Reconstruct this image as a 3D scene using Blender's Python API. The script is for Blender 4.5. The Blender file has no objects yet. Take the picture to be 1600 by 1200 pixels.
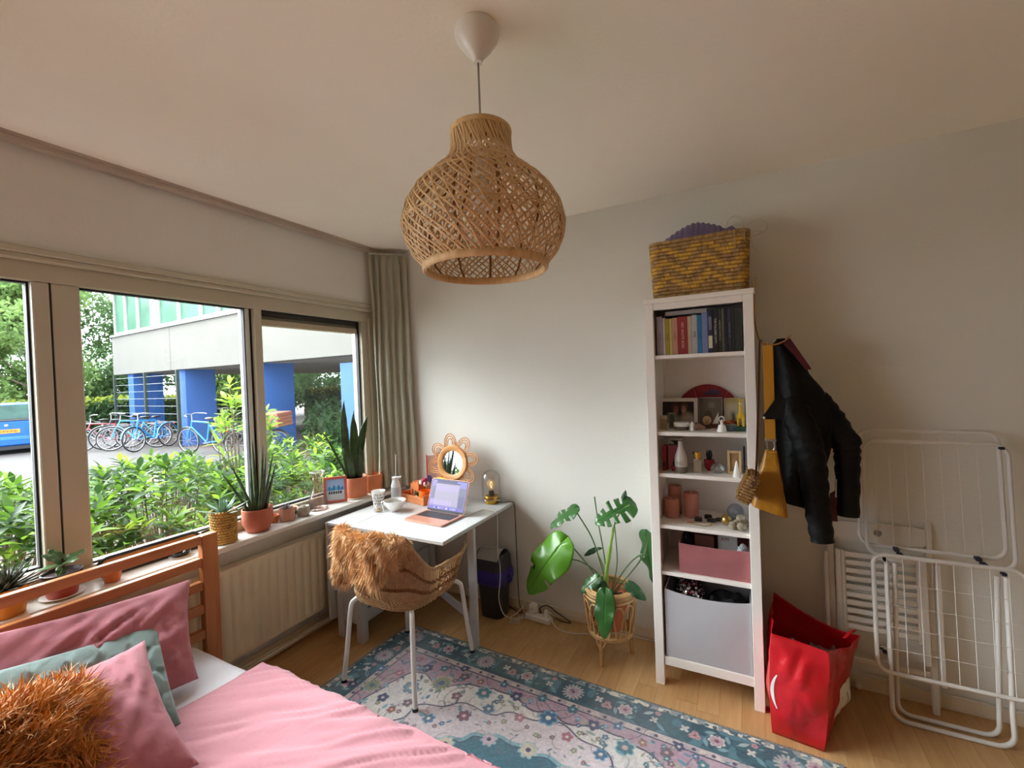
import bpy, bmesh, math, random
import numpy as np
from mathutils import Vector, Matrix, noise

S = bpy.context.scene
COL = S.collection
PI = math.pi
random.seed(7)
RNG = np.random.default_rng(7)

# ---------------------------------------------------------------- camera, sky, sun, exposure
cam_d = bpy.data.cameras.new('camera')
cam_d.sensor_width = 36.0
cam_d.lens = 36.0 * 691.905 / 1600.0
cam_d.clip_start = 0.05
cam_d.clip_end = 300
cam = bpy.data.objects.new('camera', cam_d)
COL.objects.link(cam)
_r = Vector((0.883607, 0.466774, -0.036902))
_u = Vector((0.025957, 0.029859, 0.999217))
_f = Vector((-0.46751, 0.883873, -0.014267))
cam.matrix_world = Matrix(((_r.x, _u.x, -_f.x, 2.52948), (_r.y, _u.y, -_f.y, -2.70275), (_r.z, _u.z, -_f.z, 1.59923), (0, 0, 0, 1)))
S.camera = cam

w = bpy.data.worlds.new('overcast_sky')
S.world = w
w.use_nodes = True
wn = w.node_tree.nodes
wl = w.node_tree.links
bg = wn['Background']
SKY = 7.5
tc = wn.new('ShaderNodeTexCoord')
sep = wn.new('ShaderNodeSeparateXYZ')
wl.new(tc.outputs['Generated'], sep.inputs[0])
ramp = wn.new('ShaderNodeValToRGB')
ramp.color_ramp.elements[0].position = 0.0
ramp.color_ramp.elements[0].color = (0.6, 0.67, 0.74, 1)
ramp.color_ramp.elements[1].position = 0.7
ramp.color_ramp.elements[1].color = (0.93, 0.965, 1.05, 1)
wl.new(sep.outputs[2], ramp.inputs[0])
wl.new(ramp.outputs[0], bg.inputs['Color'])
bg.inputs['Strength'].default_value = SKY

sun_d = bpy.data.lights.new('hazy_sun', 'SUN')
sun_d.energy = 12.5
sun_d.angle = math.radians(58)
sun_d.color = (0.915, 0.985, 1.0)
sun = bpy.data.objects.new('hazy_sun', sun_d)
COL.objects.link(sun)
sun.rotation_euler = Vector((0.74, 0.19, -0.62)).to_track_quat('-Z', 'Y').to_euler()

S.view_settings.view_transform = 'Standard'
S.view_settings.look = 'None'
S.view_settings.gamma = 1.0
S.view_settings.use_curve_mapping = False
S.view_settings.exposure = 0.66
cy = S.cycles
cy.max_bounces = 14
cy.diffuse_bounces = 8
cy.glossy_bounces = 4
cy.transmission_bounces = 8
cy.transparent_max_bounces = 24
cy.use_denoising = True
cy.sample_clamp_indirect = 8.0
cy.caustics_reflective = False
cy.caustics_refractive = False

# ---------------------------------------------------------------- colour + materials
def lin(h):
    if not isinstance(h, str):
        return tuple(h)
    h = h.lstrip('#')
    c = [int(h[i:i + 2], 16) / 255 for i in (0, 2, 4)]
    return tuple(x / 12.92 if x <= 0.04045 else ((x + 0.055) / 1.055) ** 2.4 for x in c)

_M = {}
def M(name, col, rough=0.55, var=0.06, scale=6.0, bump=0.0, bscale=120.0, metal=0.0, spec=0.5, coat=0.0, sheen=0.0,
      trans=0.0, emit=0.0, stretch=None, alpha=1.0, col2=None, sss=0.0):
    if name in _M:
        return _M[name]
    m = bpy.data.materials.new(name)
    m.use_nodes = True
    n, l = m.node_tree.nodes, m.node_tree.links
    b = n['Principled BSDF']
    c = lin(col)
    t = n.new('ShaderNodeTexCoord')
    mp = n.new('ShaderNodeMapping')
    if stretch:
        mp.inputs['Scale'].default_value = stretch
    l.new(t.outputs['Object'], mp.inputs[0])
    nz = n.new('ShaderNodeTexNoise')
    nz.inputs['Scale'].default_value = scale
    nz.inputs['Detail'].default_value = 5
    l.new(mp.outputs[0], nz.inputs['Vector'])
    mx = n.new('ShaderNodeMix')
    mx.data_type = 'RGBA'
    ca = tuple(max(0, x * (1 - var)) for x in c) if col2 is None else c
    cb = tuple(min(1, x * (1 + var)) for x in c) if col2 is None else lin(col2)
    mx.inputs[6].default_value = (*ca, 1)
    mx.inputs[7].default_value = (*cb, 1)
    rp = n.new('ShaderNodeMapRange')
    rp.inputs[1].default_value = 0.3
    rp.inputs[2].default_value = 0.7
    l.new(nz.outputs[0], rp.inputs[0])
    l.new(rp.outputs[0], mx.inputs[0])
    l.new(mx.outputs[2], b.inputs['Base Color'])
    b.inputs['Roughness'].default_value = rough
    b.inputs['Metallic'].default_value = metal
    b.inputs['Specular IOR Level'].default_value = spec
    b.inputs['Coat Weight'].default_value = coat
    b.inputs['Sheen Weight'].default_value = sheen
    b.inputs['Transmission Weight'].default_value = trans
    b.inputs['Alpha'].default_value = alpha
    if emit:
        l.new(mx.outputs[2], b.inputs['Emission Color'])
        b.inputs['Emission Strength'].default_value = emit
    if bump:
        nb = n.new('ShaderNodeTexNoise')
        nb.inputs['Scale'].default_value = bscale
        nb.inputs['Detail'].default_value = 4
        l.new(mp.outputs[0], nb.inputs['Vector'])
        bp = n.new('ShaderNodeBump')
        bp.inputs['Strength'].default_value = bump
        bp.inputs['Distance'].default_value = 0.01
        l.new(nb.outputs[0], bp.inputs['Height'])
        l.new(bp.outputs[0], b.inputs['Normal'])
    _M[name] = m
    return m

def MV(name, rough=0.8, bump=0.0, bscale=300, sheen=0.0, spec=0.3, emit=0.0):
    """material that takes its print from the 'print' colour attribute"""
    if name in _M:
        return _M[name]
    m = M(name, (0.5, 0.5, 0.5), rough, bump=bump, bscale=bscale, sheen=sheen, spec=spec)
    n, l = m.node_tree.nodes, m.node_tree.links
    a = n.new('ShaderNodeAttribute')
    a.attribute_name = 'print'
    b = n['Principled BSDF']
    if not emit:
        l.new(a.outputs['Color'], b.inputs['Base Color'])
    else:
        for k in list(b.inputs['Base Color'].links):
            l.remove(k)
        b.inputs['Base Color'].default_value = (0.02, 0.02, 0.03, 1)
        l.new(a.outputs['Color'], b.inputs['Emission Color'])
        b.inputs['Emission Strength'].default_value = emit
    return m

def leaf_mat(name, col, col2, rough=0.4, scale=4.0, transl=0.35, spec=0.5):
    """thin leaf: diffuse + light passing through"""
    m = M(name, col, rough, scale=scale, col2=col2, spec=spec)
    n, l = m.node_tree.nodes, m.node_tree.links
    b = n['Principled BSDF']
    o = n['Material Output']
    tr = n.new('ShaderNodeBsdfTranslucent')
    mx = n.new('ShaderNodeMixShader')
    mx.inputs[0].default_value = transl
    src = b.inputs['Base Color'].links[0].from_socket
    hs = n.new('ShaderNodeHueSaturation')
    hs.inputs['Hue'].default_value = 0.48
    hs.inputs['Value'].default_value = 1.5
    l.new(src, hs.inputs['Color'])
    l.new(hs.outputs[0], tr.inputs['Color'])
    l.new(b.outputs[0], mx.inputs[1])
    l.new(tr.outputs[0], mx.inputs[2])
    l.new(mx.outputs[0], o.inputs['Surface'])
    return m

def thin_glass(name, tint=(1, 1, 1), gloss=0.08, rough=0.0):
    if name in _M:
        return _M[name]
    m = bpy.data.materials.new(name)
    m.use_nodes = True
    n, l = m.node_tree.nodes, m.node_tree.links
    n.remove(n['Principled BSDF'])
    o = n['Material Output']
    t = n.new('ShaderNodeBsdfTransparent')
    t.inputs[0].default_value = (*tint, 1)
    g = n.new('ShaderNodeBsdfGlossy')
    g.inputs['Roughness'].default_value = rough
    fr = n.new('ShaderNodeLayerWeight')
    fr.inputs['Blend'].default_value = 0.25
    mu = n.new('ShaderNodeMath')
    mu.operation = 'MULTIPLY_ADD'
    mu.inputs[1].default_value = 0.55
    mu.inputs[2].default_value = gloss * 0.4
    l.new(fr.outputs['Fresnel'], mu.inputs[0])
    mx = n.new('ShaderNodeMixShader')
    l.new(mu.outputs[0], mx.inputs[0])
    l.new(t.outputs[0], mx.inputs[1])
    l.new(g.outputs[0], mx.inputs[2])
    l.new(mx.outputs[0], o.inputs['Surface'])
    _M[name] = m
    return m

def wood_mat(name, c1, c2, rough=0.45, axis='Y', scale=1.0, spec=0.4):
    if name in _M:
        return _M[name]
    s = {'X': (3, 40, 40), 'Y': (40, 3, 40), 'Z': (40, 40, 3)}[axis]
    return M(name, c1, rough, scale=scale, col2=c2, stretch=s, bump=0.08, bscale=3, spec=spec)

# ---------------------------------------------------------------- geometry builder
class G:
    def __init__(s):
        s.v, s.f, s.mi, s.cur = [], [], [], 0
    def add(s, vs, fs):
        o = len(s.v)
        s.v.extend([(float(a[0]), float(a[1]), float(a[2])) for a in vs])
        for f in fs:
            s.f.append(tuple(int(i) + o for i in f))
            s.mi.append(s.cur)
        return s
    def box(s, c, d, b=0.0, R=None):
        h = [x / 2 for x in d]
        b = min(b, *[x * 0.49 for x in h]) if b else 0
        c = Vector(c)
        vs, fs = [], []
        if not b:
            for sx in (-1, 1):
                for sy in (-1, 1):
                    for sz in (-1, 1):
                        vs.append(Vector((sx * h[0], sy * h[1], sz * h[2])))
            fs = [(0, 1, 3, 2), (4, 6, 7, 5), (0, 4, 5, 1), (2, 3, 7, 6), (0, 2, 6, 4), (1, 5, 7, 3)]
        else:
            ix = {}
            sg = [(x, y, z) for x in (-1, 1) for y in (-1, 1) for z in (-1, 1)]
            for q in sg:
                for a in range(3):
                    ix[(q, a)] = len(vs)
                    vs.append(Vector([q[k] * (h[k] if k == a else h[k] - b) for k in range(3)]))
            for a in range(3):
                o = [k for k in range(3) if k != a]
                for sa in (-1, 1):
                    qs = []
                    for (p, r) in ((-1, -1), (1, -1), (1, 1), (-1, 1)):
                        q = [0, 0, 0]
                        q[a], q[o[0]], q[o[1]] = sa, p, r
                        qs.append(ix[(tuple(q), a)])
                    fs.append(tuple(qs))
            for a in range(3):
                for e in range(a + 1, 3):
                    k = 3 - a - e
                    for sa in (-1, 1):
                        for se in (-1, 1):
                            q = [0, 0, 0]
                            q[a], q[e], q[k] = sa, se, -1
                            q2 = list(q)
                            q2[k] = 1
                            q, q2 = tuple(q), tuple(q2)
                            fs.append((ix[(q, a)], ix[(q2, a)], ix[(q2, e)], ix[(q, e)]))
            for q in sg:
                fs.append((ix[(q, 0)], ix[(q, 1)], ix[(q, 2)]))
            out = []
            for f in fs:
                n = (vs[f[1]] - vs[f[0]]).cross(vs[f[2]] - vs[f[0]])
                m = sum((vs[i] for i in f), Vector()) / len(f)
                out.append(f if n.dot(m) > 0 else f[::-1])
            fs = out
        vs = [(R @ x if R else x) + c for x in vs]
        return s.add(vs, fs)
    def bb(s, lo, hi, b=0.0):
        return s.box([(p + q) / 2 for p, q in zip(lo, hi)], [abs(q - p) for p, q in zip(lo, hi)], b)
    def bar(s, a, b, w, h, bev=0.0, up=(0, 0, 1)):
        """box from a to b, w wide, h high"""
        a, b = Vector(a), Vector(b)
        d = (b - a)
        L = d.length
        d.normalize()
        up = Vector(up)
        if abs(d.dot(up)) > 0.99:
            up = Vector((0, 1, 0))
        x = d.cross(up).normalized()
        z = x.cross(d)
        R = Matrix((x, d, z)).transposed()
        return s.box((a + b) / 2, (w, L, h), bev, R)
    def tube(s, pts, r, n=8, closed=False, cap=True, flat=1.0, up=None):
        P = [Vector(p) for p in pts]
        N = len(P)
        rr = r if hasattr(r, '__len__') else [r] * N
        vs, fs = [], []
        prev = None
        for i in range(N):
            if closed:
                t = P[(i + 1) % N] - P[i - 1]
            else:
                t = P[min(i + 1, N - 1)] - P[max(i - 1, 0)]
            if t.length < 1e-9:
                t = Vector((0, 0, 1))
            t.normalize()
            if up is not None:
                x = Vector(up(i) if callable(up) else up)
                x = (x - t * x.dot(t)).normalized()
            elif prev is None:
                x = t.orthogonal().normalized()
            else:
                x = prev - t * prev.dot(t)
                x = x.normalized() if x.length > 1e-6 else t.orthogonal().normalized()
            prev = x
            y = t.cross(x)
            for k in range(n):
                a = 2 * PI * k / n
                vs.append(P[i] + x * (rr[i] * math.cos(a)) + y * (rr[i] * flat * math.sin(a)))
        for i in range(N if closed else N - 1):
            j = (i + 1) % N
            for k in range(n):
                k2 = (k + 1) % n
                fs.append((i * n + k, i * n + k2, j * n + k2, j * n + k))
        if cap and not closed:
            fs.append(tuple(range(n))[::-1])
            fs.append(tuple((N - 1) * n + k for k in range(n)))
        return s.add(vs, fs)
    def lathe(s, prof, n=28, c=(0, 0, 0), cap0=False, cap1=False, wob=None):
        vs, fs = [], []
        for (r, z) in prof:
            for k in range(n):
                a = 2 * PI * k / n
                q = r * (wob(a, z) if wob else 1)
                vs.append((c[0] + q * math.cos(a), c[1] + q * math.sin(a), c[2] + z))
        m = len(prof)
        for i in range(m - 1):
            for k in range(n):
                k2 = (k + 1) % n
                fs.append((i * n + k, i * n + k2, (i + 1) * n + k2, (i + 1) * n + k))
        if cap0:
            fs.append(tuple(range(n))[::-1])
        if cap1:
            fs.append(tuple((m - 1) * n + k for k in range(n)))
        return s.add(vs, fs)
    def cyl(s, c, r, h, n=20):
        return s.lathe([(r, 0), (r, h)], n, c, True, True)
    def sph(s, c, r, nu=14, nv=9):
        rx, ry, rz = r if hasattr(r, '__len__') else (r, r, r)
        vs, fs = [], []
        for j in range(nv + 1):
            p = PI * j / nv
            for i in range(nu):
                a = 2 * PI * i / nu
                vs.append((c[0] + rx * math.sin(p) * math.cos(a), c[1] + ry * math.sin(p) * math.sin(a), c[2] - rz * math.cos(p)))
        for j in range(nv):
            for i in range(nu):
                k = (i + 1) % nu
                fs.append((j * nu + i, j * nu + k, (j + 1) * nu + k, (j + 1) * nu + i))
        return s.add(vs, fs)
    def grid(s, fn, nu, nv, wu=False):
        vs = [fn(i / nu, j / nv) for j in range(nv + 1) for i in range(nu + (0 if wu else 1))]
        W = nu if wu else nu + 1
        fs = []
        for j in range(nv):
            for i in range(nu):
                k = (i + 1) % W if wu else i + 1
                fs.append((j * W + i, j * W + k, (j + 1) * W + k, (j + 1) * W + i))
        return s.add(vs, fs)
    def prism(s, poly, t, mat4=None):
        """polygon in local xy extruded 0..t in z, mapped through mat4"""
        n = len(poly)
        vs = [Vector((x, y, 0)) for x, y in poly] + [Vector((x, y, t)) for x, y in poly]
        if mat4 is not None:
            vs = [mat4 @ q for q in vs]
        fs = [tuple(range(n))[::-1], tuple(range(n, 2 * n))]
        fs += [(i, (i + 1) % n, n + (i + 1) % n, n + i) for i in range(n)]
        return s.add(vs, fs)

def mesh_of(name, g, mats, smooth=True, ang=38):
    me = bpy.data.meshes.new(name)
    me.from_pydata(g.v, [], g.f)
    for m in (mats if isinstance(mats, (list, tuple)) else [mats]):
        me.materials.append(m)
    if isinstance(mats, (list, tuple)) and len(mats) > 1:
        me.polygons.foreach_set('material_index', g.mi)
    if smooth:
        me.polygons.foreach_set('use_smooth', [True] * len(me.polygons))
        me.set_sharp_from_angle(angle=math.radians(ang))
    me.update()
    return me

def link(name, me, parent=None, loc=None, rot=None):
    o = bpy.data.objects.new(name, me)
    COL.objects.link(o)
    if parent is not None:
        o.parent = parent
    if loc is not None:
        o.location = loc
    if rot is not None:
        o.rotation_euler = rot
    return o

def part(name, g, mat, parent=None, loc=None, rot=None, smooth=True, ang=38, stuff=False, label=None):
    o = link(name, mesh_of(name, g, mat, smooth, ang), parent, loc, rot)
    if stuff:
        o['kind'] = 'stuff'
    if label:
        o['label'] = label
    return o

def tag(o, label, cat, group=None, kind=None):
    o['label'] = label
    o['category'] = cat
    if group:
        o['group'] = group
    if kind:
        o['kind'] = kind
    return o

def thing(name, label, cat, loc=(0, 0, 0), rotz=0.0, group=None):
    o = bpy.data.objects.new(name, None)
    o.empty_display_size = 0.05
    COL.objects.link(o)
    o.location = loc
    o.rotation_euler = (0, 0, rotz)
    return tag(o, label, cat, group)

def structure(name, g=None, mat=None, **k):
    if g is None:
        o = bpy.data.objects.new(name, None)
        COL.objects.link(o)
    else:
        o = part(name, g, mat, **k)
    o['kind'] = 'structure'
    return o

def raw_mesh(name, V, F, mat, smooth=True):
    """numpy verts (n,3) + faces (m,k) -> mesh"""
    me = bpy.data.meshes.new(name)
    V = np.asarray(V, dtype=np.float32)
    F = np.asarray(F, dtype=np.int32)
    m, k = F.shape
    me.vertices.add(len(V))
    me.vertices.foreach_set('co', V.ravel())
    me.loops.add(m * k)
    me.loops.foreach_set('vertex_index', F.ravel())
    me.polygons.add(m)
    me.polygons.foreach_set('loop_start', np.arange(0, m * k, k, dtype=np.int32))
    if smooth:
        me.polygons.foreach_set('use_smooth', np.ones(m, dtype=bool))
    for q in (mat if isinstance(mat, (list, tuple)) else [mat]):
        me.materials.append(q)
    me.update(calc_edges=True)
    me.validate()
    return me

def scatter(base_v, base_f, pos, rot, scl):
    """copies of one small mesh: pos (n,3), rot (n,3,3), scl (n,) -> V, F"""
    bv = np.asarray(base_v, float)
    bf = np.asarray(base_f, int)
    V = np.einsum('nij,kj->nki', rot, bv) * np.asarray(scl)[:, None, None] + pos[:, None, :]
    F = bf[None] + (np.arange(len(pos)) * len(bv))[:, None, None]
    return V.reshape(-1, 3), F.reshape(-1, bf.shape[1])

def frames_from(d, roll):
    """rotation matrices whose local Y is d; roll about it"""
    d = d / np.linalg.norm(d, axis=1, keepdims=True)
    up = np.tile([0.0, 0.0, 1.0], (len(d), 1))
    up[np.abs(d[:, 2]) > 0.98] = [1, 0, 0]
    x = np.cross(d, up)
    x /= np.linalg.norm(x, axis=1, keepdims=True)
    z = np.cross(x, d)
    c, s = np.cos(roll)[:, None], np.sin(roll)[:, None]
    x2 = c * x + s * z
    z2 = -s * x + c * z
    return np.stack([x2, d, z2], axis=2)

def nz(x, y=0.0, z=0.0):
    return noise.noise(Vector((x, y, z)))

def bez(p0, p1, p2, n=10):
    p0, p1, p2 = Vector(p0), Vector(p1), Vector(p2)
    return [p0 * (1 - t) ** 2 + p1 * 2 * t * (1 - t) + p2 * t * t for t in [i / n for i in range(n + 1)]]

def spline(pts, n=6):
    """Catmull-Rom through pts"""
    P = [Vector(p) for p in pts]
    P = [P[0] * 2 - P[1]] + P + [P[-1] * 2 - P[-2]]
    out = []
    for i in range(1, len(P) - 2):
        for k in range(n):
            t = k / n
            a, b, c, d = P[i - 1], P[i], P[i + 1], P[i + 2]
            out.append(0.5 * ((2 * b) + (c - a) * t + (2 * a - 5 * b + 4 * c - d) * t * t + (3 * b - a - 3 * c + d) * t ** 3))
    out.append(P[-2])
    return out

def rrect(w, h, r, n=5):
    """rounded rectangle outline centred at 0"""
    out = []
    for cx, cy, a0 in ((w / 2 - r, h / 2 - r, 0), (-w / 2 + r, h / 2 - r, 90), (-w / 2 + r, -h / 2 + r, 180), (w / 2 - r, -h / 2 + r, 270)):
        for k in range(n + 1):
            a = math.radians(a0 + 90 * k / n)
            out.append((cx + r * math.cos(a), cy + r * math.sin(a)))
    return out

def text_mesh(txt, size, depth=0.0006):
    cu = bpy.data.curves.new('lettering', 'FONT')
    cu.body = txt
    cu.size = size
    cu.extrude = depth
    cu.align_x = 'CENTER'
    cu.align_y = 'CENTER'
    cu.resolution_u = 2
    o = bpy.data.objects.new('lettering', cu)
    COL.objects.link(o)
    dg = bpy.context.evaluated_depsgraph_get()
    me = bpy.data.meshes.new_from_object(o.evaluated_get(dg))
    bpy.data.objects.remove(o)
    return me

def lettering(txt, size, mat, parent, M4):
    me = text_mesh(txt, size)
    me.materials.clear()
    me.materials.append(mat)
    me.transform(M4)
    return link('lettering', me, parent)

def tree_copy(o, parent=None):
    c = o.copy()
    COL.objects.link(c)
    if parent is not None:
        c.parent = parent
    for ch in list(o.children):
        tree_copy(ch, c)
    return c
# ================================================================ materials shared
WALL = M('wall_paint', '#dddcd5', 0.9, var=0.02, scale=2, bump=0.12, bscale=60, spec=0.2)
CEIL = M('ceiling_paint', '#fbf8ee', 0.95, var=0.02, scale=2, bump=0.1, bscale=60, spec=0.1)
FRAME = M('cream_window_paint', '#bdb8a3', 0.45, var=0.03, scale=5)
TRIMP = M('cream_trim_paint', '#ddd2ba', 0.5, var=0.04, scale=4)
BLACK = M('black_rubber', '#141416', 0.6)
GLASS = thin_glass('window_glass', (0.99, 0.995, 0.985), 0.03)
FLOORW = [wood_mat('floor_oak_%d' % i, a, b, 0.38, 'Y', 1.0, 0.45) for i, (a, b) in enumerate((('#bb9160', '#c9a270'), ('#b88e5d', '#c69f6d'), ('#be9563', '#cca573'), ('#b58b5a', '#c39c6a')))]

RX, RY, H = 5.6, -5.4, 2.62
# floor: slab + single boards
floor = structure('floor', G().bb((0, RY, -0.14), (RX, 0, -0.006)), FLOORW[3], smooth=False)
bw, bl = 0.095, 0.96
bm_me = [mesh_of('floor_board', G().box((0, 0, -0.005), (bw - 0.0007, bl - 0.0007, 0.01), 0.0005), FLOORW[i], False) for i in range(4)]
rest = G()
nb = 0
x = bw / 2 + 0.002
while x < RX - 0.03:
    y1 = -0.006
    y = y1 - bl * (0.15 + 0.8 * random.random())
    while y1 > RY + 0.01:
        c, L = (y + y1) / 2, y1 - y
        if abs(L - bl) < 1e-6 and x < 3.95 and c > -2.35 and nb < 290:
            link('floor_board', bm_me[random.randrange(4)], floor, (x, c, 0))
            nb += 1
        elif y1 > -0.01:
            o = link('floor_board', bm_me[random.randrange(4)], floor, (x, c, 0))
            o.scale = (1, (L - .0012) / (bl - .0012), 1)
            nb += 1
        else:
            rest.bb((x - bw / 2 + .0006, y + .0006, -0.008), (x + bw / 2 - .0006, y1 - .0006, 0))
        y1 = y
        y = max(RY, y - bl)
        if y1 - y < bl:
            y = max(RY, y)
        else:
            y = y1 - bl
            L = bl
    x += bw
part('remaining_boards', rest, FLOORW[1], floor, smooth=False, stuff=True)

structure('ceiling', G().bb((-0.3, RY - .2, H), (RX + .2, 0.2, H + .2)), CEIL, smooth=False)
wb = structure('wall_back', G().bb((-0.3, 0, -0.14), (RX + .2, 0.18, H)), WALL, smooth=False)
structure('wall_right', G().bb((RX, RY - .2, -0.14), (RX + .2, 0, H)), M('unseen_wall_dark_taupe', '#7d7468', 0.9), smooth=False)  # unseen wall, made-up dark taupe so less light bounces back on the right
structure('wall_rear', G().bb((-0.3, RY - .2, -0.14), (RX, RY, H)), WALL, smooth=False)
WY0, WY1 = -4.35, -0.07          # window opening along y; unseen left end lengthened for more fill light
ZS, ZT = 0.765, 2.19
wl_ = G()
wl_.bb((-0.28, RY, -0.14), (0, 0, ZS - 0.02))
wl_.bb((-0.28, RY, ZT), (0, 0, H))
wl_.bb((-0.28, RY, ZS - 0.02), (0, WY0, ZT))
wl_.bb((-0.28, WY1, ZS - 0.02), (0, 0, ZT))
structure('wall_left', wl_, WALL, smooth=False)
# screw holes left in the plaster
HOLE = M('drilled_hole_dark', '#3a332b', 0.9)
FILL = M('bright_filler_paint', '#efece6', 0.9)
for (hx, hz) in ((0.5215, 1.803), (0.5205, 1.776), (0.5765, 1.806), (0.577, 1.778), (0.7665, 1.806), (0.768, 1.779), (0.9585, 1.812), (0.958, 1.783), (1.016, 1.8155), (1.016, 1.788)):
    part('screw_hole', G().lathe([(0.0001, -0.0012), (0.0032, -0.0012), (0.0034, 0)], 10, cap0=True), HOLE, wb, (hx, 0, hz), (PI / 2, 0, 0))
part('paint_dot', G().sph((0, 0, 0), (0.004, 0.004, 0.0015), 8, 5), HOLE, bpy.data.objects['ceiling'], (1.55, -0.28, H))

# baseboards
BBH = 0.066
structure('baseboard_back', G().bb((0.016, -0.013, 0), (RX, 0, BBH), 0.002), TRIMP, smooth=False)
structure('baseboard_left', G().bb((0, RY, 0), (0.014, -0.013, 0.075), 0.002), TRIMP, smooth=False)
door_stop = thing('door_stop', 'small cream door stop on the skirting right of the red bag', 'door stop', (2.975, -0.013, 0.035))
part('stop_plate', G().cyl((0, 0, 0), 0.016, 0.008, 14), TRIMP, door_stop, rot=(PI / 2, 0, 0))
part('stop_knob', G().lathe([(0.009, 0.006), (0.012, 0.03), (0.013, 0.045), (0.006, 0.05)], 14, cap1=True), TRIMP, door_stop, rot=(PI / 2, 0, 0))

# window 1 ----------------------------------------------------------------
win = structure('window_1')
GX = -0.075
def fr(name, lo, hi, m=FRAME, b=0.004):
    return part(name, G().bb(lo, hi, b), m, win, smooth=False)
# head: outer ledge, stepped beads
fr('head_ledge', (-0.02, WY0, 2.165), (0.022, -0.05, 2.192))
fr('head_bead', (-0.05, WY0, 2.143), (0.008, WY1, 2.166))
fr('head_rail', (-0.14, WY0, 2.066), (-0.03, WY1, 2.145))
fr('sill_rail', (-0.14, WY0, 0.765), (-0.035, WY1, 0.842))
fr('jamb', (-0.14, -0.262, 0.842), (-0.03, -0.20, 2.066))
fr('jamb', (-0.16, -0.205, 0.80), (-0.012, -0.145, 2.1))
fr('jamb', (-0.10, -0.15, 0.79), (0.004, WY1, 2.145))
fr('mullion', (-0.14, -1.955, 0.842), (-0.035, -1.862, 2.066))
fr('mullion', (-0.14, -1.09, 0.842), (-0.03, -1.042, 2.066))
ALU = M('pale_aluminium', '#cfd6cf', 0.4, metal=0.2)
fr('sliding_stile', (-0.125, -1.128, 0.862), (-0.058, -1.102, 2.062), ALU, 0.002)
part('gasket', G().bb((-0.11, -1.102, 0.85), (-0.06, -1.09, 2.064)), BLACK, win, smooth=False)
# casement sash at the left
fr('sash_stile', (-0.13, -2.012, 0.85), (-0.028, -1.96, 2.064))
fr('sash_rail', (-0.13, -4.28, 0.80), (-0.028, -2.012, 0.885))
part('gasket', G().bb((-0.12, -1.9605, 0.82), (-0.034, -1.9535, 2.066)), BLACK, win, smooth=False)
def ring(y0, y1, z0, z1, t=0.01, x0=-0.09, x1=-0.062):
    g = G()
    g.bb((x0, y0, z0), (x1, y0 + t, z1))
    g.bb((x0, y1 - t, z0), (x1, y1, z1))
    g.bb((x0, y0 + t, z0), (x1, y1 - t, z0 + t))
    g.bb((x0, y0 + t, z1 - t), (x1, y1 - t, z1))
    part('gasket', g, BLACK, win, smooth=False)
for (y0, y1, z0, z1) in ((-4.28, -2.012, 0.885, 2.066), (-1.862, -1.126, 0.842, 2.066), (-1.042, -0.262, 0.842, 2.066)):
    ring(y0, y1, z0, z1, 0.012 if y0 > -1.5 else 0.008)
    part('pane', G().bb((GX - 0.003, y0 + .004, z0 + .004), (GX + 0.003, y1 - .004, z1 - .004)), GLASS, win, smooth=False)
fr('jamb', (-0.14, WY0, 0.842), (-0.03, -4.28, 2.066))
# ventilation grille at the top of the right pane
vg = fr('vent_grille', (-0.12, -1.04, 1.975), (-0.066, -0.275, 2.012), M('vent_beige', '#b3a58c', 0.5), 0.003)
fr('vent_grille', (-0.12, -1.04, 2.03), (-0.07, -0.275, 2.056), M('vent_dark', '#2c2722', 0.5), 0.003)
fr('vent_grille', (-0.12, -1.04, 2.012), (-0.075, -0.275, 2.03), M('vent_grey', '#72705f', 0.5), 0.002)
part('window_stay', G().tube([(-0.02, -1.22, 0.845), (0.0, -1.24, 0.862), (0.004, -1.4, 0.858), (0.0, -1.44, 0.85)], 0.006, 8), M('dark_iron', '#2b2624', 0.5, metal=0.6), win)
# sill board
SILLP = M('white_sill_gloss', '#d6d3cc', 0.22, var=0.02, spec=0.6)
structure('trim_1', G().bb((-0.04, WY0, 0.752), (0.142, -0.03, 0.784), 0.006), SILLP)
# curtain rail on the ceiling
RAILG = M('curtain_rail_grey', '#b7ab9c', 0.5)
structure('trim_2', G().bb((0.012, RY, 2.585), (0.05, -0.02, 2.612), 0.003).bb((0.05, RY, 2.606), (0.056, -0.02, 2.62)), RAILG, smooth=False)
structure('trim_3', G().bb((0.0, RY, 2.598), (0.012, -0.02, 2.62)), WALL, smooth=False)
# ================================================================ radiator
WHITEM = M('white_lacquer', '#ebe9e4', 0.3, var=0.02, spec=0.5)
rad = thing('radiator', 'cream ribbed panel radiator below the window sill', 'radiator', (0.03, -1.5, 0.16))
RADM = M('radiator_enamel', '#dfd5bc', 0.4, var=0.02)
def radiator_face():
    g = G()
    y0, y1 = -0.98, 1.0
    pitch = 0.0545
    n = int((y1 - y0) / pitch)
    prof = []
    for i in range(n):
        b = y0 + i * pitch
        for t, d in ((0.0, 0), (0.30, 0), (0.38, -.006), (0.5, -.0085), (0.62, -.006), (0.70, 0)):
            prof.append((b + t * pitch, d))
    prof.append((y1, 0))
    zs = [(0, 0), (0.022, 0), (0.034, 1), (0.452, 1), (0.464, 0), (0.486, 0)]
    vs = [(0.07 + (0.0 if k == 0 else d * k) - 0.004 * (1 if zi in (0, 5) else 0), y, z) for zi, (z, k) in enumerate(zs) for (y, d) in prof]
    W = len(prof)
    fs = [(j * W + i, j * W + i + 1, (j + 1) * W + i + 1, (j + 1) * W + i) for j in range(5) for i in range(W - 1)]
    g.add(vs, fs)
    g.bb((0.0, y0, 0), (0.012, y1, 0.486), 0.004)
    return g
part('front_panel', radiator_face(), RADM, rad, ang=50)
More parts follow.
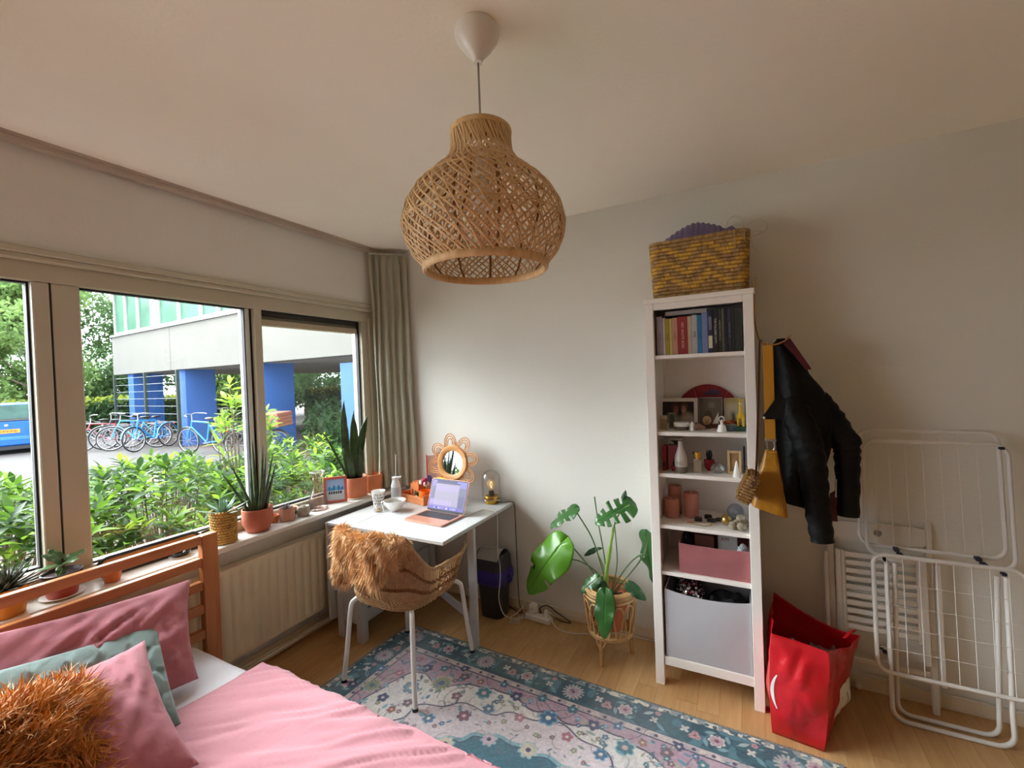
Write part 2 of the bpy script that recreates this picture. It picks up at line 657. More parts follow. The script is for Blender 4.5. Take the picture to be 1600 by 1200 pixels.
part('top_grille', G().bb((0.012, -0.98, 0.478), (0.069, 1.0, 0.488), 0.003), RADM, rad, smooth=False)
part('side_cover', G().bb((0.0, 0.99, 0.0), (0.07, 1.004, 0.488), 0.003), RADM, rad, smooth=False)
part('supply_pipe', G().tube([(0.02, -0.95, -0.10), (0.02, 1.1, -0.10)], 0.009, 8).tube([(0.045, -0.95, -0.10), (0.045, 1.1, -0.10)], 0.007, 8), RADM, rad)

# ================================================================ curtain
CURT = leaf_mat('curtain_linen', '#b9b7a5', '#afad9a', 0.9, 8.0, 0.12, 0.1)
cur = thing('curtain', 'grey beige pleated curtain gathered in the corner by the window', 'curtain', (0.06, -0.12, 0.80))
def curtain_surface():
    g = G()
    nu, nv = 150, 46
    nf = 5.5
    def fn(u, v):
        z = 0.0 + v * 1.785
        # plan: from the window side to the back wall
        low = 1 - v
        x = -0.015 + 0.19 * u ** 1.25 + 0.02 * low * u
        y = -0.115 + 0.2 * u - 0.0 * low
        amp = 0.021 * (0.85 + 0.35 * nz(u * 3, 1.3)) * (1.0 - 0.35 * max(0, v - .93) / .07)
        ph = 2 * PI * nf * (u + 0.012 * nz(u * 4, v * 2.2) + 0.006 * math.sin(v * 5))
        w_ = math.sin(ph) + 0.18 * math.sin(2 * ph + 1.2 + v) + 0.15 * math.sin(ph * .5 + 2)
        dx, dy = 0.80, -0.60
        x += dx * amp * w_
        y += dy * amp * w_ * 0.9
        # free leading edge swings towards the glass in the middle
        s = math.exp(-((u) / 0.13) ** 2) * math.exp(-((v - 0.42) / 0.3) ** 2)
        y -= 0.035 * s * 0 - 0.03 * s
        x += 0.015 * nz(v * 3, u * 5)
        if v > 0.955:   # pinched pleat heading
            k = (v - 0.955) / 0.045
            x += dx * 0.010 * math.sin(ph * 2) * k
        return (x, min(y, 0.1), z)
    g.grid(fn, nu, nv)
    return g
part('cloth', curtain_surface(), CURT, cur, ang=80)
part('heading_tape', G().tube([(-0.01, -0.12, 1.77), (0.06, -0.05, 1.772), (0.16, 0.06, 1.772)], 0.008, 6), CURT, cur)
for k in range(6):
    part('hook', G().tube([(0.0, 0, 0), (0, 0, 0.025)], 0.0025, 5), WHITEM, cur, (0.0 + 0.026 * k - .01, -0.115 + 0.035 * k, 1.765))

# ================================================================ desk (gate-leg table)
DESKW = M('desk_white_foil', '#bcbebe', 0.28, var=0.015, spec=0.5, coat=0.1)
desk = thing('desk', 'white gateleg desk with one leaf raised beside the window', 'desk', (0.19, -0.82, 0))
def dp(name, lo, hi, b=0.002, par=desk, **k):
    return part(name, G().bb(lo, hi, b), DESKW, par, smooth=False, **k)
dp('tabletop', (0.2, 0.0, 0.718), (0.895, 0.80, 0.74), 0.003, label='raised leaf of the top')
dp('fixed_top', (0.0, 0.0, 0.718), (0.1985, 0.80, 0.74), 0.003)
dp('hanging_leaf', (-0.022, 0.0, 0.12), (-0.004, 0.80, 0.735), 0.006)
for (lx, ly) in ((0.012, 0.04), (0.175, 0.04), (0.012, 0.72), (0.175, 0.72)):
    dp('leg', (lx, ly, 0), (lx + 0.05, ly + 0.05, 0.715))
dp('end_panel', (0.03, 0.05, 0.105), (0.205, 0.066, 0.715))
dp('end_panel', (0.03, 0.745, 0.105), (0.205, 0.76, 0.715))
dp('lower_rail', (0.185, 0.09, 0.105), (0.205, 0.72, 0.185))
dp('lower_rail', (0.015, 0.09, 0.105), (0.03, 0.72, 0.715))
for k in range(3):
    d_ = dp('drawer', (0.190, 0.092, 0.20 + k * 0.172), (0.208, 0.398, 0.365 + k * 0.172))
    part('knob', G().lathe([(0.006, 0), (0.006, 0.014), (0.014, 0.02), (0.013, 0.028), (0.0001, 0.031)], 12), DESKW, d_, (0.208, 0.245, 0.285 + k * 0.172), (0, PI / 2, 0))
    d_ = dp('drawer', (0.190, 0.404, 0.20 + k * 0.172), (0.208, 0.712, 0.365 + k * 0.172))
    part('knob', G().lathe([(0.006, 0), (0.006, 0.014), (0.014, 0.02), (0.013, 0.028), (0.0001, 0.031)], 12), DESKW, d_, (0.208, 0.56, 0.285 + k * 0.172), (0, PI / 2, 0))
gx, gy = 0.87, 0.305
ga = math.atan2(0.25 - 0.62, 0.87 - 0.22)
dp('gate_leg', (gx - 0.024, gy - 0.014, 0.0095), (gx + 0.024, gy + 0.014, 0.716), 0.003)
part('gate_rail', G().bar((0.22, 0.62, 0.17), (gx, gy, 0.17), 0.018, 0.05, 0.002), DESKW, desk, smooth=False)
part('gate_rail', G().bar((0.22, 0.62, 0.685), (gx, gy, 0.685), 0.018, 0.05, 0.002), DESKW, desk, smooth=False)
STEEL = M('brushed_steel', '#b9b9b6', 0.35, metal=0.9)
for z in (0.16, 0.66):
    part('bolt', G().lathe([(0.0001, .003), (0.006, .003), (0.007, 0)], 10), STEEL, desk, (gx, gy - 0.014, z), (PI / 2, 0, 0))
for (bx, by, bz) in ((0.2, 0.04, 0.16), (0.2, 0.04, 0.62)):
    part('bolt', G().lathe([(0.0001, .003), (0.006, .003), (0.007, 0)], 10), STEEL, desk, (bx, by, bz), (PI / 2, 0, 0))
for y in (0.1, 0.4, 0.7):
    part('hinge', G().bb((0.18, y - .03, 0.714), (0.22, y + .03, 0.718)), STEEL, desk, smooth=False)

# ================================================================ bookcase
CASEW = M('bookcase_white_paint', '#ece8e2', 0.35, var=0.02)
BX, BY = 2.079, -0.385
case = thing('bookcase', 'tall white open bookcase against the back wall', 'bookcase', (BX, BY, 0))
def cp(name, lo, hi, b=0.002, **k):
    return part(name, G().bb(lo, hi, b), CASEW, case, smooth=False, **k)
for px in (0.0, 0.446):
    cp('post', (px, 0, 0), (px + 0.044, 0.034, 1.945))
    cp('post', (px, 0.326, 0), (px + 0.044, 0.36, 1.945))
cp('side_panel', (0.008, 0.034, 0.1), (0.03, 0.326, 1.945))
cp('side_panel', (0.46, 0.034, 0.1), (0.482, 0.326, 1.945))
cp('top_panel', (-0.004, -0.004, 1.945), (0.494, 0.364, 1.97), 0.003)
cp('top_rail', (0.044, 0.004, 1.912), (0.446, 0.024, 1.945))
cp('bottom_rail', (0.044, 0.006, 0.105), (0.446, 0.026, 0.15))
cp('back_panel', (0.03, 0.345, 0.1), (0.46, 0.352, 1.945))
SHELF = [1.684, 1.297, 1.085, 0.823, 0.585, 0.150]
for z in SHELF:
    cp('shelf', (0.031, 0.012, z - 0.019), (0.459, 0.345, z))

# ================================================================ pendant lamp
LX, LY = 1.861, -1.577
lamp = thing('pendant_lamp', 'woven bamboo bell shaped pendant lamp on a white cord', 'lamp', (LX, LY, H))
WPLAS = M('white_plastic', '#e9e6e1', 0.35, var=0.01)
part('ceiling_rose', G().lathe([(0.0001, 0), (0.062, 0), (0.066, -0.012), (0.062, -0.03), (0.04, -0.062), (0.017, -0.085), (0.013, -0.098), (0.0001, -0.099)], 28), WPLAS, lamp)
part('cord', G().tube([(0, 0, -0.095), (0, 0, -0.4)], 0.0032, 8), M('cord_grey', '#a39d94', 0.7), lamp)
part('socket', G().lathe([(0.0001, 0.0), (0.014, 0.0), (0.02, -0.03), (0.021, -0.075), (0.0001, -0.076)], 18), WPLAS, lamp, (0, 0, -0.36))
part('bulb', G().lathe([(0.0001, 0.0), (0.014, -0.005), (0.018, -0.02), (0.032, -0.045), (0.036, -0.065), (0.03, -0.088), (0.0001, -0.1)], 20), M('opal_bulb', '#e6e2d8', 0.25), lamp, (0, 0, -0.43))
BAMB = wood_mat('bamboo_split', '#d0ab76', '#e6c696', 0.5, 'Z', 1.0)
BAMD = wood_mat('bamboo_dark', '#7a5129', '#94683a', 0.5, 'Z', 1.0)
prof_r = [(-0.30, 0.086), (-0.33, 0.086), (-0.365, 0.090), (-0.40, 0.112), (-0.44, 0.158), (-0.485, 0.203), (-0.53, 0.227), (-0.572, 0.236), (-0.61, 0.231), (-0.65, 0.213), (-0.685, 0.185), (-0.70, 0.176)]
def lamp_r(z):
    for (z0, r0), (z1, r1) in zip(prof_r, prof_r[1:]):
        if z0 >= z >= z1:
            t = (z - z0) / (z1 - z0)
            t = t * t * (3 - 2 * t) * 0.35 + t * 0.65
            return r0 + (r1 - r0) * t
    return prof_r[-1][1] if z < -0.5 else prof_r[0][1]
ZA, ZB = -0.305, -0.695
def strip_path(sgn, turn, off, n=34):
    out = []
    for i in range(n + 1):
        t = i / n
        z = ZA + (ZB - ZA) * t
        a = sgn * turn * t
        r = lamp_r(z) + off
        out.append((r * math.cos(a), r * math.sin(a), z))
    return out
def ribbon(pts, w, th):
    """flat split-bamboo strip lying on the shade surface"""
    return G().tube(pts, [w] * len(pts), 6, flat=th / w, up=lambda i: (-pts[i][1], pts[i][0], 0.0))
NS = 54
for sgn, off in ((1, 0.0012), (-1, -0.0012)):
    me = mesh_of('weave_strip', ribbon(strip_path(sgn, 1.9, off), 0.0029, 0.0011), BAMB, True, 60)
    for k in range(NS):
        link('weave_strip', me, lamp, None, (0, 0, 2 * PI * (k + random.uniform(-.22, .22)) / NS))
    # loosely woven extra strips
    me = mesh_of('weave_strip', ribbon(strip_path(sgn, 0.9, off * 2), 0.0024, 0.001), BAMB, True, 60)
    for k in range(20):
        link('weave_strip', me, lamp, None, (0, 0, 2 * PI * (k + random.uniform(-.4, .4)) / 20))
me = mesh_of('rib', ribbon(strip_path(1, 0.0, -0.004), 0.0036, 0.0022), BAMD, True, 60)
for k in range(13):
    link('rib', me, lamp, None, (0, 0, 2 * PI * k / 13 + 0.1))
def hoop(r, z, a, flat=0.5):
    return G().tube([(r * math.cos(2 * PI * i / 60), r * math.sin(2 * PI * i / 60), z) for i in range(60)], a, 8, closed=True, flat=flat, up=(0, 0, 1))
part('bottom_rim', hoop(0.180, -0.695, 0.0115, 0.42), BAMB, lamp)
part('bottom_rim', hoop(0.174, -0.697, 0.010, 0.35), BAMB, lamp)
part('neck_rim', hoop(0.087, -0.303, 0.008, 0.5), BAMB, lamp)
part('hoop', hoop(0.235, -0.575, 0.003, 0.8), BAMB, lamp)
part('hoop', hoop(0.180, -0.46, 0.003, 0.8), BAMB, lamp)
part('neck_weave', G().lathe([(0.0835, -0.306), (0.084, -0.335), (0.0875, -0.362)], 40), BAMB, lamp)
part('spider', G().tube([(-0.086, 0, -0.306), (0.086, 0, -0.306)], 0.003, 6).tube([(0, -0.086, -0.306), (0, 0.086, -0.306)], 0.003, 6).lathe([(0.024, -0.31), (0.024, -0.30)], 16), STEEL, lamp)

# ================================================================ bed
PINE = wood_mat('pine_bed', '#a9683a', '#bd7d4b', 0.4, 'Y', 1.0)
PINEZ = wood_mat('pine_post', '#a9683a', '#bd7d4b', 0.4, 'Z', 1.0)
bed = thing('bed', 'pine bed with a slatted headboard standing by the window', 'bed', (0.2, -2.3, 0))
for y in (-0.86, 0.739):
    part('post', G().bb((0, y, 0), (0.042, y + 0.07, 0.905), 0.003), PINEZ, bed, smooth=False)
for z in (0.905, 0.80, 0.69, 0.577, 0.46):
    part('rail', G().bb((0.003, -0.79, z - 0.041), (0.036, 0.739, z), 0.003), PINE, bed, smooth=False)
PINEX = wood_mat('pine_side', '#a9683a', '#bd7d4b', 0.4, 'X', 1.0)
for y in (-0.80, 0.66):
    part('side_rail', G().bb((0.042, y, 0.15), (2.05, y + 0.03, 0.255), 0.003), PINEX, bed, smooth=False)
for y in (-0.86, 0.64):
    part('foot_post', G().bb((2.05, y, 0.0095), (2.09, y + 0.06, 0.40), 0.003), PINEZ, bed, smooth=False)
part('foot_rail', G().bb((2.055, -0.8, 0.16), (2.085, 0.64, 0.36), 0.003), PINE, bed, smooth=False)
g = G()
for k in range(16):
    g.bb((0.1 + k * 0.12, -0.77, 0.242), (0.17 + k * 0.12, 0.66, 0.2575))
part('bed_slats', g, PINE, bed, smooth=False, stuff=True)
SHEET = M('white_sheet', '#dcdce2', 0.85, var=0.02, bump=0.15, bscale=25)
def soft_block(lo, hi, r, nx, ny, amp, sc):
    """soft box: top with rounded edges and sides, small ripples"""
    g = G()
    lx, ly = hi[0] - lo[0], hi[1] - lo[1]
    cx, cy_ = (hi[0] + lo[0]) / 2, (hi[1] + lo[1]) / 2
    h = hi[2] - lo[2]
    def fn(u, v):
        U_, V_ = 2 * u - 1, 2 * v - 1
        # profile parameter: outer 18% of the grid wraps down the side
        def wrap(q, L):
            a = abs(q)
            s = 1 if q >= 0 else -1
            if a <= 0.8:
                return s * (a / 0.8) * (L / 2 - r), 0.0
            t = (a - 0.8) / 0.2
            if t < 0.5:
                th = t / 0.5 * PI / 2
                return s * (L / 2 - r + r * math.sin(th)), r * (1 - math.cos(th))
            return s * L / 2, r + (t - 0.5) / 0.5 * (h - r)
        X_, dx = wrap(U_, lx)
        Y_, dy = wrap(V_, ly)
        z = hi[2] - max(dx, dy)
        k = amp * nz((cx + X_) * sc, (cy_ + Y_) * sc, z * sc)
        return (cx + X_ + k * .3, cy_ + Y_ + k * .3, max(lo[2], z + k))
    return g.grid(fn, nx, ny)
matt = part('mattress', soft_block((0.245, -3.06, 0.262), (2.04, -1.612, 0.435), 0.05, 50, 40, 0.004, 6), SHEET, None, ang=70)
tag(matt, 'mattress under a white fitted sheet on the pine bed', 'mattress')
PINK = M('pink_cotton', '#ba818b', 0.9, var=0.05, scale=5, bump=0.25, bscale=40, sheen=0.2, spec=0.2)
PINKD = M('pink_cotton_deep', '#b8757f', 0.9, var=0.05, scale=5, bump=0.25, bscale=40, sheen=0.2, spec=0.2)
def duvet_fn(u, v):
    # u along the bed, v from the far side to the near side
    x0 = 0.70 - 0.09 * v + 0.02 * math.sin(v * 9)
    x = x0 + u * (2.10 - x0)
    t = v * 1.75 - 0.16          # metres across, starting below the edge
    ye, R = -1.588, 0.045
    if t < 0:
        y, z = ye, 0.438 + t
    elif t < R * PI / 2:
        a = t / R
        y, z = ye - R * (1 - math.cos(a)), 0.438 + R * math.sin(a) * 0.6
    else:
        y, z = ye - R - (t - R * PI / 2), 0.438 + R * 0.6
    # creases radiating from the side, plus soft undulation
    d = (x - 0.7)
    q = d * 0.85 + (ye - y) * 1.1
    edge = math.exp(-max(0, ye - y) * 2.4)
    w1 = 0.5 * abs(nz(q * 8 + 1.8 * nz(x * 2, y * 2), (x - y) * 1.2, 2.0)) + 0.35 * abs(nz(q * 19 + nz(x * 3, y * 3), (x - y) * 2, 5.0)) + 0.2 * edge * abs(nz(q * 36, (x - y) * 4, 8.0))
    amp = 0.016 + 0.050 * edge * min(1, 0.3 + d * .8)
    z += amp * (w1 - 0.25) + 0.018 * nz(x * 2.1, y * 2.3, 1.0)
    if t < 0.02:
        y += 0.02 * nz(x * 7, z * 3, 4) + 0.012 * (1 if t < 0 else 0)
    if u < 0.06:
        z -= 0.014 * (1 - u / 0.06) ** 2
    return (x, y, max(z, 0.29 if t < 0 else 0.447))
duv = part('duvet', G().grid(duvet_fn, 190, 150), PINK, None, ang=80)
m_ = duv.modifiers.new('thick', 'SOLIDIFY'); m_.thickness = 0.008; m_.offset = 1.0
tag(duv, 'pink duvet spread over the bed, creased along its near side', 'duvet')

def pillow(name, TL, TR, BR, BL, thick, mat, seam=0.0, wr=0.012, pw=0.45, nu=44, nv=36, seed=0.0, pinch=0.08, quilt=None, parent=None):
    TL, TR, BR, BL = map(Vector, (TL, TR, BR, BL))
    n = (TR - TL).cross(BL - TL).normalized()
    if n.dot(Vector((1, -0.3, 0.6))) < 0:
        n = -n
    g = G()
    def base(u, v):
        U_, V_ = 2 * u - 1, 2 * v - 1
        # sides pull inwards between the corners
        uu = 0.5 + 0.5 * U_ * (1 - pinch * (1 - V_ * V_))
        vv = 0.5 + 0.5 * V_ * (1 - pinch * (1 - U_ * U_))
        return (TL * (1 - uu) + TR * uu) * (1 - vv) + (BL * (1 - uu) + BR * uu) * vv
    def fn(s):
        def q(u, v):
            U_, V_ = 2 * u - 1, 2 * v - 1
            e = max(0.0, (1 - U_ ** 2) * (1 - V_ ** 2)) ** pw
            h = s * (thick / 2) * e
            p = base(u, v)
            # creases running from the corners and edges
            d1 = abs(nz((U_ + V_) * 3.2 + seed, (U_ - V_) * 1.1, seed)) - 0.2
            d2 = abs(nz(U_ * 5 + seed, V_ * 2, 3 + seed)) - 0.2
            c = wr * (d1 + 0.7 * d2) * (0.35 + e)
            if quilt:
                c += quilt(u, v) * min(1, e * 2.0)
            return p + n * (h + s * c * (0.3 + 0.7 * e))
        return q
    g.grid(fn(1), nu, nv)
    k = len(g.v)
    g2 = G().grid(fn(-1), nu, nv)
    g.add(g2.v, [f[::-1] for f in g2.f])
    o = part(name, g, mat, parent, ang=80)
    # weld the two skins
    bm = bmesh.new()
    bm.from_mesh(o.data)
    bmesh.ops.remove_doubles(bm, verts=bm.verts, dist=0.002)
    bmesh.ops.recalc_face_normals(bm, faces=bm.faces)
    bm.to_mesh(o.data)
    bm.free()
    return o
p1 = pillow('pillow', (0.285, -2.27, 0.815), (0.29, -1.638, 0.745), (0.60, -1.775, 0.465), (0.56, -2.38, 0.475), 0.13, PINKD, wr=0.034, seed=1.7, pinch=0.07)
tag(p1, 'large pink pillow leaning against the wooden headboard', 'pillow')
def hexq(u, v):
    x, y = u * 6.2, v * 4.2
    x += 0.5 * (int(y) % 2)
    fx, fy = x - math.floor(x) - .5, y - math.floor(y) - .5
    d = max(abs(fx) + 0.5 * abs(fy), abs(fy))
    return -0.006 * max(0, (d - 0.40) / 0.10)
GREEN = M('sage_velvet', '#6f8884', 0.85, var=0.08, scale=14, bump=0.2, bscale=60, sheen=0.5)
p2 = pillow('cushion', (0.44, -2.36, 0.765), (0.44, -1.835, 0.672), (0.80, -1.93, 0.462), (0.72, -2.44, 0.49), 0.09, GREEN, wr=0.006, seed=4.2, quilt=hexq, nu=90, nv=70, pinch=0.03)
tag(p2, 'sage green quilted cushion between two pink pillows', 'cushion')
p3 = pillow('cushion', (0.60, -2.36, 0.72), (0.56, -1.925, 0.69), (1.05, -2.0, 0.475), (0.98, -2.50, 0.50), 0.15, PINKD, wr=0.016, seed=8.8, pinch=0.1)
tag(p3, 'smaller plain pink cushion in front of the green cushion', 'cushion')

def fur(name, base_pts, dirs, length, mat, parent, width=0.0022, droop=0.6, jitter=0.45, seg=4, curl=0.3, label=None):
    """tapered ribbons of hair growing from base_pts along dirs, drooping"""
    n = len(base_pts)
    P = np.asarray(base_pts, float)
    D = np.asarray(dirs, float) + RNG.normal(0, jitter, (n, 3))
    D /= np.linalg.norm(D, axis=1, keepdims=True)
    L = np.asarray(length) * RNG.uniform(0.55, 1.15, n)
    side = np.cross(D, RNG.normal(0, 1, (n, 3)))
    side /= np.linalg.norm(side, axis=1, keepdims=True)
    rows = []
    p = P.copy()
    d = D.copy()
    cv = RNG.normal(0, curl, (n, 3))
    for k in range(seg + 1):
        wd = width * (1 - k / seg) ** 0.7 + 0.0002
        rows.append(p - side * wd)
        rows.append(p + side * wd)
        d = d + (np.array([0, 0, -1.0]) * droop + cv) / seg
        d /= np.linalg.norm(d, axis=1, keepdims=True)
        p = p + d * (L / seg)[:, None]
    V = np.stack(rows, axis=1).reshape(-1, 3)
    st = 2 * (seg + 1)
    f = np.array([(2 * k, 2 * k + 1, 2 * k + 3, 2 * k + 2) for k in range(seg)])
    F = (f[None] + (np.arange(n) * st)[:, None, None]).reshape(-1, 4)
    o = link(name, raw_mesh(name, V, F, mat), parent)
    o['kind'] = 'stuff'
    if label:
        o['label'] = label
    return o
def clump_dirs(P, cell, amp):
    """hair in the same small cell leans the same way, so that it falls in tufts"""
    q = np.floor(np.asarray(P) / cell + RNG.normal(0, .18, (len(P), 3))).astype(np.int64)
    h = (q[:, 0] * 73856093) ^ (q[:, 1] * 19349663) ^ (q[:, 2] * 83492791)
    out = np.stack([np.sin(h * 1.13), np.sin(h * 2.37 + 1), np.sin(h * 0.71 + 2)], 1)
    return out * amp
FURO = M('amber_fur', '#b8701c', 0.6, scale=14, col2='#e0a040', sheen=0.3)
FURT = M('tan_fur', '#c58f52', 0.6, scale=14, col2='#efca92', sheen=0.3)
p4 = thing('cushion', 'shaggy amber faux fur cushion at the front of the pillows', 'cushion', (0, 0, 0))
core = pillow('core', (0.72, -2.48, 0.80), (0.655, -2.13, 0.70), (0.96, -2.16, 0.50), (1.0, -2.55, 0.545), 0.16, M('amber_backing', '#a5671f', 0.9), seed=12, pinch=0.06, nu=24, nv=20, parent=p4)
cv_ = np.array([v.co for v in core.data.vertices])
cn_ = np.array([v.normal for v in core.data.vertices])
NF_ = 14000
ii = RNG.integers(0, len(cv_), NF_)
fur('pile', cv_[ii] + RNG.normal(0, 0.006, (NF_, 3)), cn_[ii] * 0.75 + clump_dirs(cv_[ii], 0.07, 0.75) + np.array([0.1, 0, 0.15]), 0.068, FURO, p4, width=0.0021, droop=0.5, jitter=0.16)
# ================================================================ rattan chair
RATT = M('rattan_cane', '#a57e54', 0.55, scale=40, col2='#bd986c', bump=0.1, bscale=200)
RATD = M('rattan_twist_brown', '#7a4a26', 0.6, scale=40, col2='#93602f')
chair = thing('armchair', 'woven rattan armchair on white metal legs pulled up to the desk', 'chair', (0.832, -0.825, 0.009))
WMET = M('white_powder_coat', '#e6e4df', 0.35, var=0.02)
def sel(phi, a, b, e=0.62):
    c, s = math.cos(phi), math.sin(phi)
    return a * math.copysign(abs(c) ** e, c), b * math.copysign(abs(s) ** e, s)
PH0, PH1 = math.radians(48), math.radians(-228)
def rimh(phi):
    d = abs(math.degrees(phi) + 90)          # 0 at the back, 138 at the arm tips
    if d < 38:
        return 0.815
    if d < 82:
        t = (d - 38) / 44
        t = t * t * (3 - 2 * t)
        return 0.815 - 0.185 * t
    return 0.63 - 0.012 * math.sin((d - 82) / 56 * PI)
def shell(t, h, off=0.0):
    phi = PH0 + (PH1 - PH0) * t
    k = 0.80 + 0.20 * h ** 0.8
    bx, by = sel(phi, (0.272 + off) * k, (0.285 + off) * k)
    d = abs(math.degrees(phi) + 90)
    lean = 0.04 * h * max(0, 1 - d / 70)
    by -= lean
    tipf = max(0, (d - 100) / 38)
    by += 0.02 * h * tipf
    z = 0.452 + (rimh(phi) - 0.452) * h + 0.02 * (1 - h) * tipf
    return (bx, by, z)
g_b, g_a = G(), G()
NC = 128
for i in range(NC + 1):
    t = i / NC
    d = abs(math.degrees(PH0 + (PH1 - PH0) * t) + 90)
    if d < 92:
        pts = [shell(t, h / 7) for h in range(8)]
        g_b.tube(pts, 0.0046, 6, cap=False)
part('back_canes', g_b, RATT, chair, stuff=True, label='upright canes of the back')
for sgn in (-1, 1):
    for k in range(-14, 150):
        s0 = k / 105 * 1.0
        pts = []
        for j in range(13):
            h = j / 12
            t = s0 + sgn * h * 0.055
            d = abs(math.degrees(PH0 + (PH1 - PH0) * t) + 90)
            if 0 <= t <= 1 and 86 < d <= 138:
                pts.append(shell(t, 0.06 + h * 0.92, 0.002 * sgn))
        if len(pts) > 2:
            g_a.tube(pts, 0.003, 5, cap=False)
part('arm_lattice', g_a, RATT, chair, stuff=True, label='open lattice of the arms')
def ringpath(h, off, t0=0.0, t1=1.0, n=130):
    return [shell(t0 + (t1 - t0) * i / n, h, off) for i in range(n + 1)]
def twisted(path, r, pitch, amp, ph=0.0):
    out = []
    for i, p in enumerate(path):
        a = i * pitch + ph
        q = Vector(p)
        out.append((q.x * (1 + amp * 3.2 * math.cos(a)), q.y * (1 + amp * 3.2 * math.cos(a)), q.z + amp * math.sin(a)))
    return G().tube(out, r, 6)
part('rim', G().tube(ringpath(1.0, 0.0), 0.0095, 8), RATT, chair)
part('rim_binding', twisted(ringpath(1.0, 0.0, n=420), 0.0035, 0.55, 0.009), RATT, chair)
for h in (0.30, 0.60):
    g = G()
    for ph in (0, PI):
        pth = ringpath(h, 0.004, 0.10, 0.90, 330)
        gg = twisted(pth, 0.0042, 0.5, 0.0065, ph)
        g.add(gg.v, gg.f)
    part('twisted_band', g, RATD, chair, label='darker twisted cane band')
for k, h in enumerate((0.0, 0.045, 0.09)):
    g = G()
    for ph in (0, PI):
        pth = ringpath(h, 0.006, 0, 1, 380)
        gg = twisted(pth, 0.0052, 0.42, 0.006, ph)
        g.add(gg.v, gg.f)
    part('base_plait', g, RATT, chair)
def seat_fn(u, v):
    a = -2 * PI * u
    bx, by = sel(a, 0.218 * v, 0.228 * v, 0.62 + 0.38 * (1 - v))
    return (bx, by, 0.462 - 0.02 * math.sin(PI * min(1, v)) * (1 - v) + 0.0018 * math.sin(v * 75))
part('seat', G().grid(seat_fn, 48, 34, True), RATT, chair, ang=60)
part('under_frame', G().tube([(*sel(2 * PI * i / 48, 0.16, 0.16), 0.440) for i in range(48)], 0.011, 8, closed=True), WMET, chair)
for sx in (-1, 1):
    for sy in (-1, 1):
        pts = spline([(sx * 0.10, sy * 0.10, 0.44), (sx * 0.165, sy * 0.165, 0.44), (sx * 0.198, sy * 0.198, 0.425), (sx * 0.212, sy * 0.214, 0.385), (sx * 0.226, sy * 0.232, 0.2), (sx * 0.243, sy * 0.252, 0.012)], 6)
        lg = part('leg', G().tube(pts, 0.0125, 12), WMET, chair)
        part('foot_cap', G().cyl((sx * 0.2435, sy * 0.2525, 0.0), 0.0145, 0.013, 14), BLACK, lg)

# fur throw hanging over the chair back
throw = thing('fur_throw', 'tan long haired fur throw hung over the chair back', 'throw', (0.832, -0.825, 0.009))
def t_of_x(xl):
    """shell parameter whose rim x equals xl on the back"""
    best = min(range(20, 181), key=lambda i: (abs(shell(i / 200, 1.0)[0] - xl) + (0 if shell(i / 200, 1.0)[1] < -0.15 else 9)))
    return best / 200
T0, T1 = 0.335, 0.665
def drop(u):
    return 0.23 + 0.09 * math.exp(-((u - 0.70) / 0.13) ** 2) + 0.04 * math.exp(-((u - 0.42) / 0.12) ** 2) - 0.15 * max(0, 0.28 - u) / 0.28 - 0.01 * max(0, u - 0.9) / 0.1 + 0.012 * math.sin(u * 40)
def throw_fn(u, v, off=0.012):
    t = T0 + (T1 - T0) * u
    p = Vector(shell(t, 1.0))
    out = Vector((p.x * 0.35, p.y, 0)).normalized()
    s = -0.10 + v * (0.10 + drop(u))       # <0 inside, >0 outside
    fold = 0.016 * math.sin(u * 17 + 1.0) * max(0, s) / 0.2 + 0.012 * nz(u * 6, v * 3)
    R = 0.026
    if s < 0:
        q = p - out * (R * 0.9) + Vector((0, 0, s + 0.005))
    elif s < R * PI:
        a = s / R
        q = p - out * (R * math.cos(a)) + Vector((0, 0, R * math.sin(a)))
    else:
        q = p + out * (R + fold - 0.02 * min(1, (s - R * PI) / .2)) - Vector((0, 0, s - R * PI))
    return q
gb = G().grid(throw_fn, 40, 24)
part('hide', gb, M('tan_hide', '#b07a40', 0.9), throw, ang=80)
TP, TD, TL_ = [], [], []
for k in range(17000):
    u, v = random.random(), random.random() ** 0.9
    p = throw_fn(u, v)
    e = 0.01
    du = throw_fn(min(1, u + e), v) - throw_fn(max(0, u - e), v)
    dv = throw_fn(u, min(1, v + e)) - throw_fn(u, max(0, v - e))
    n = dv.cross(du)
    if n.length < 1e-9:
        continue
    n.normalize()
    cen = Vector((0, -0.25, 0.74))
    if v > 0.45 and n.dot(Vector((p.x * .35, p.y, 0))) < 0:
        n = -n
    if v <= 0.45 and n.z < -0.2:
        n = -n
    TP.append(p)
    TD.append(n * 0.55 + dv.normalized() * 0.55)
    TL_.append(0.055 if v > 0.5 else 0.04)
TD = np.array([tuple(d) for d in TD]) + clump_dirs([tuple(q) for q in TP], 0.045, 0.55)
fur('long_hair', TP, TD, np.array(TL_), FURT, throw, width=0.0017, droop=0.8, jitter=0.12, curl=0.18)

# ================================================================ things on the desk
DT = 0.7405
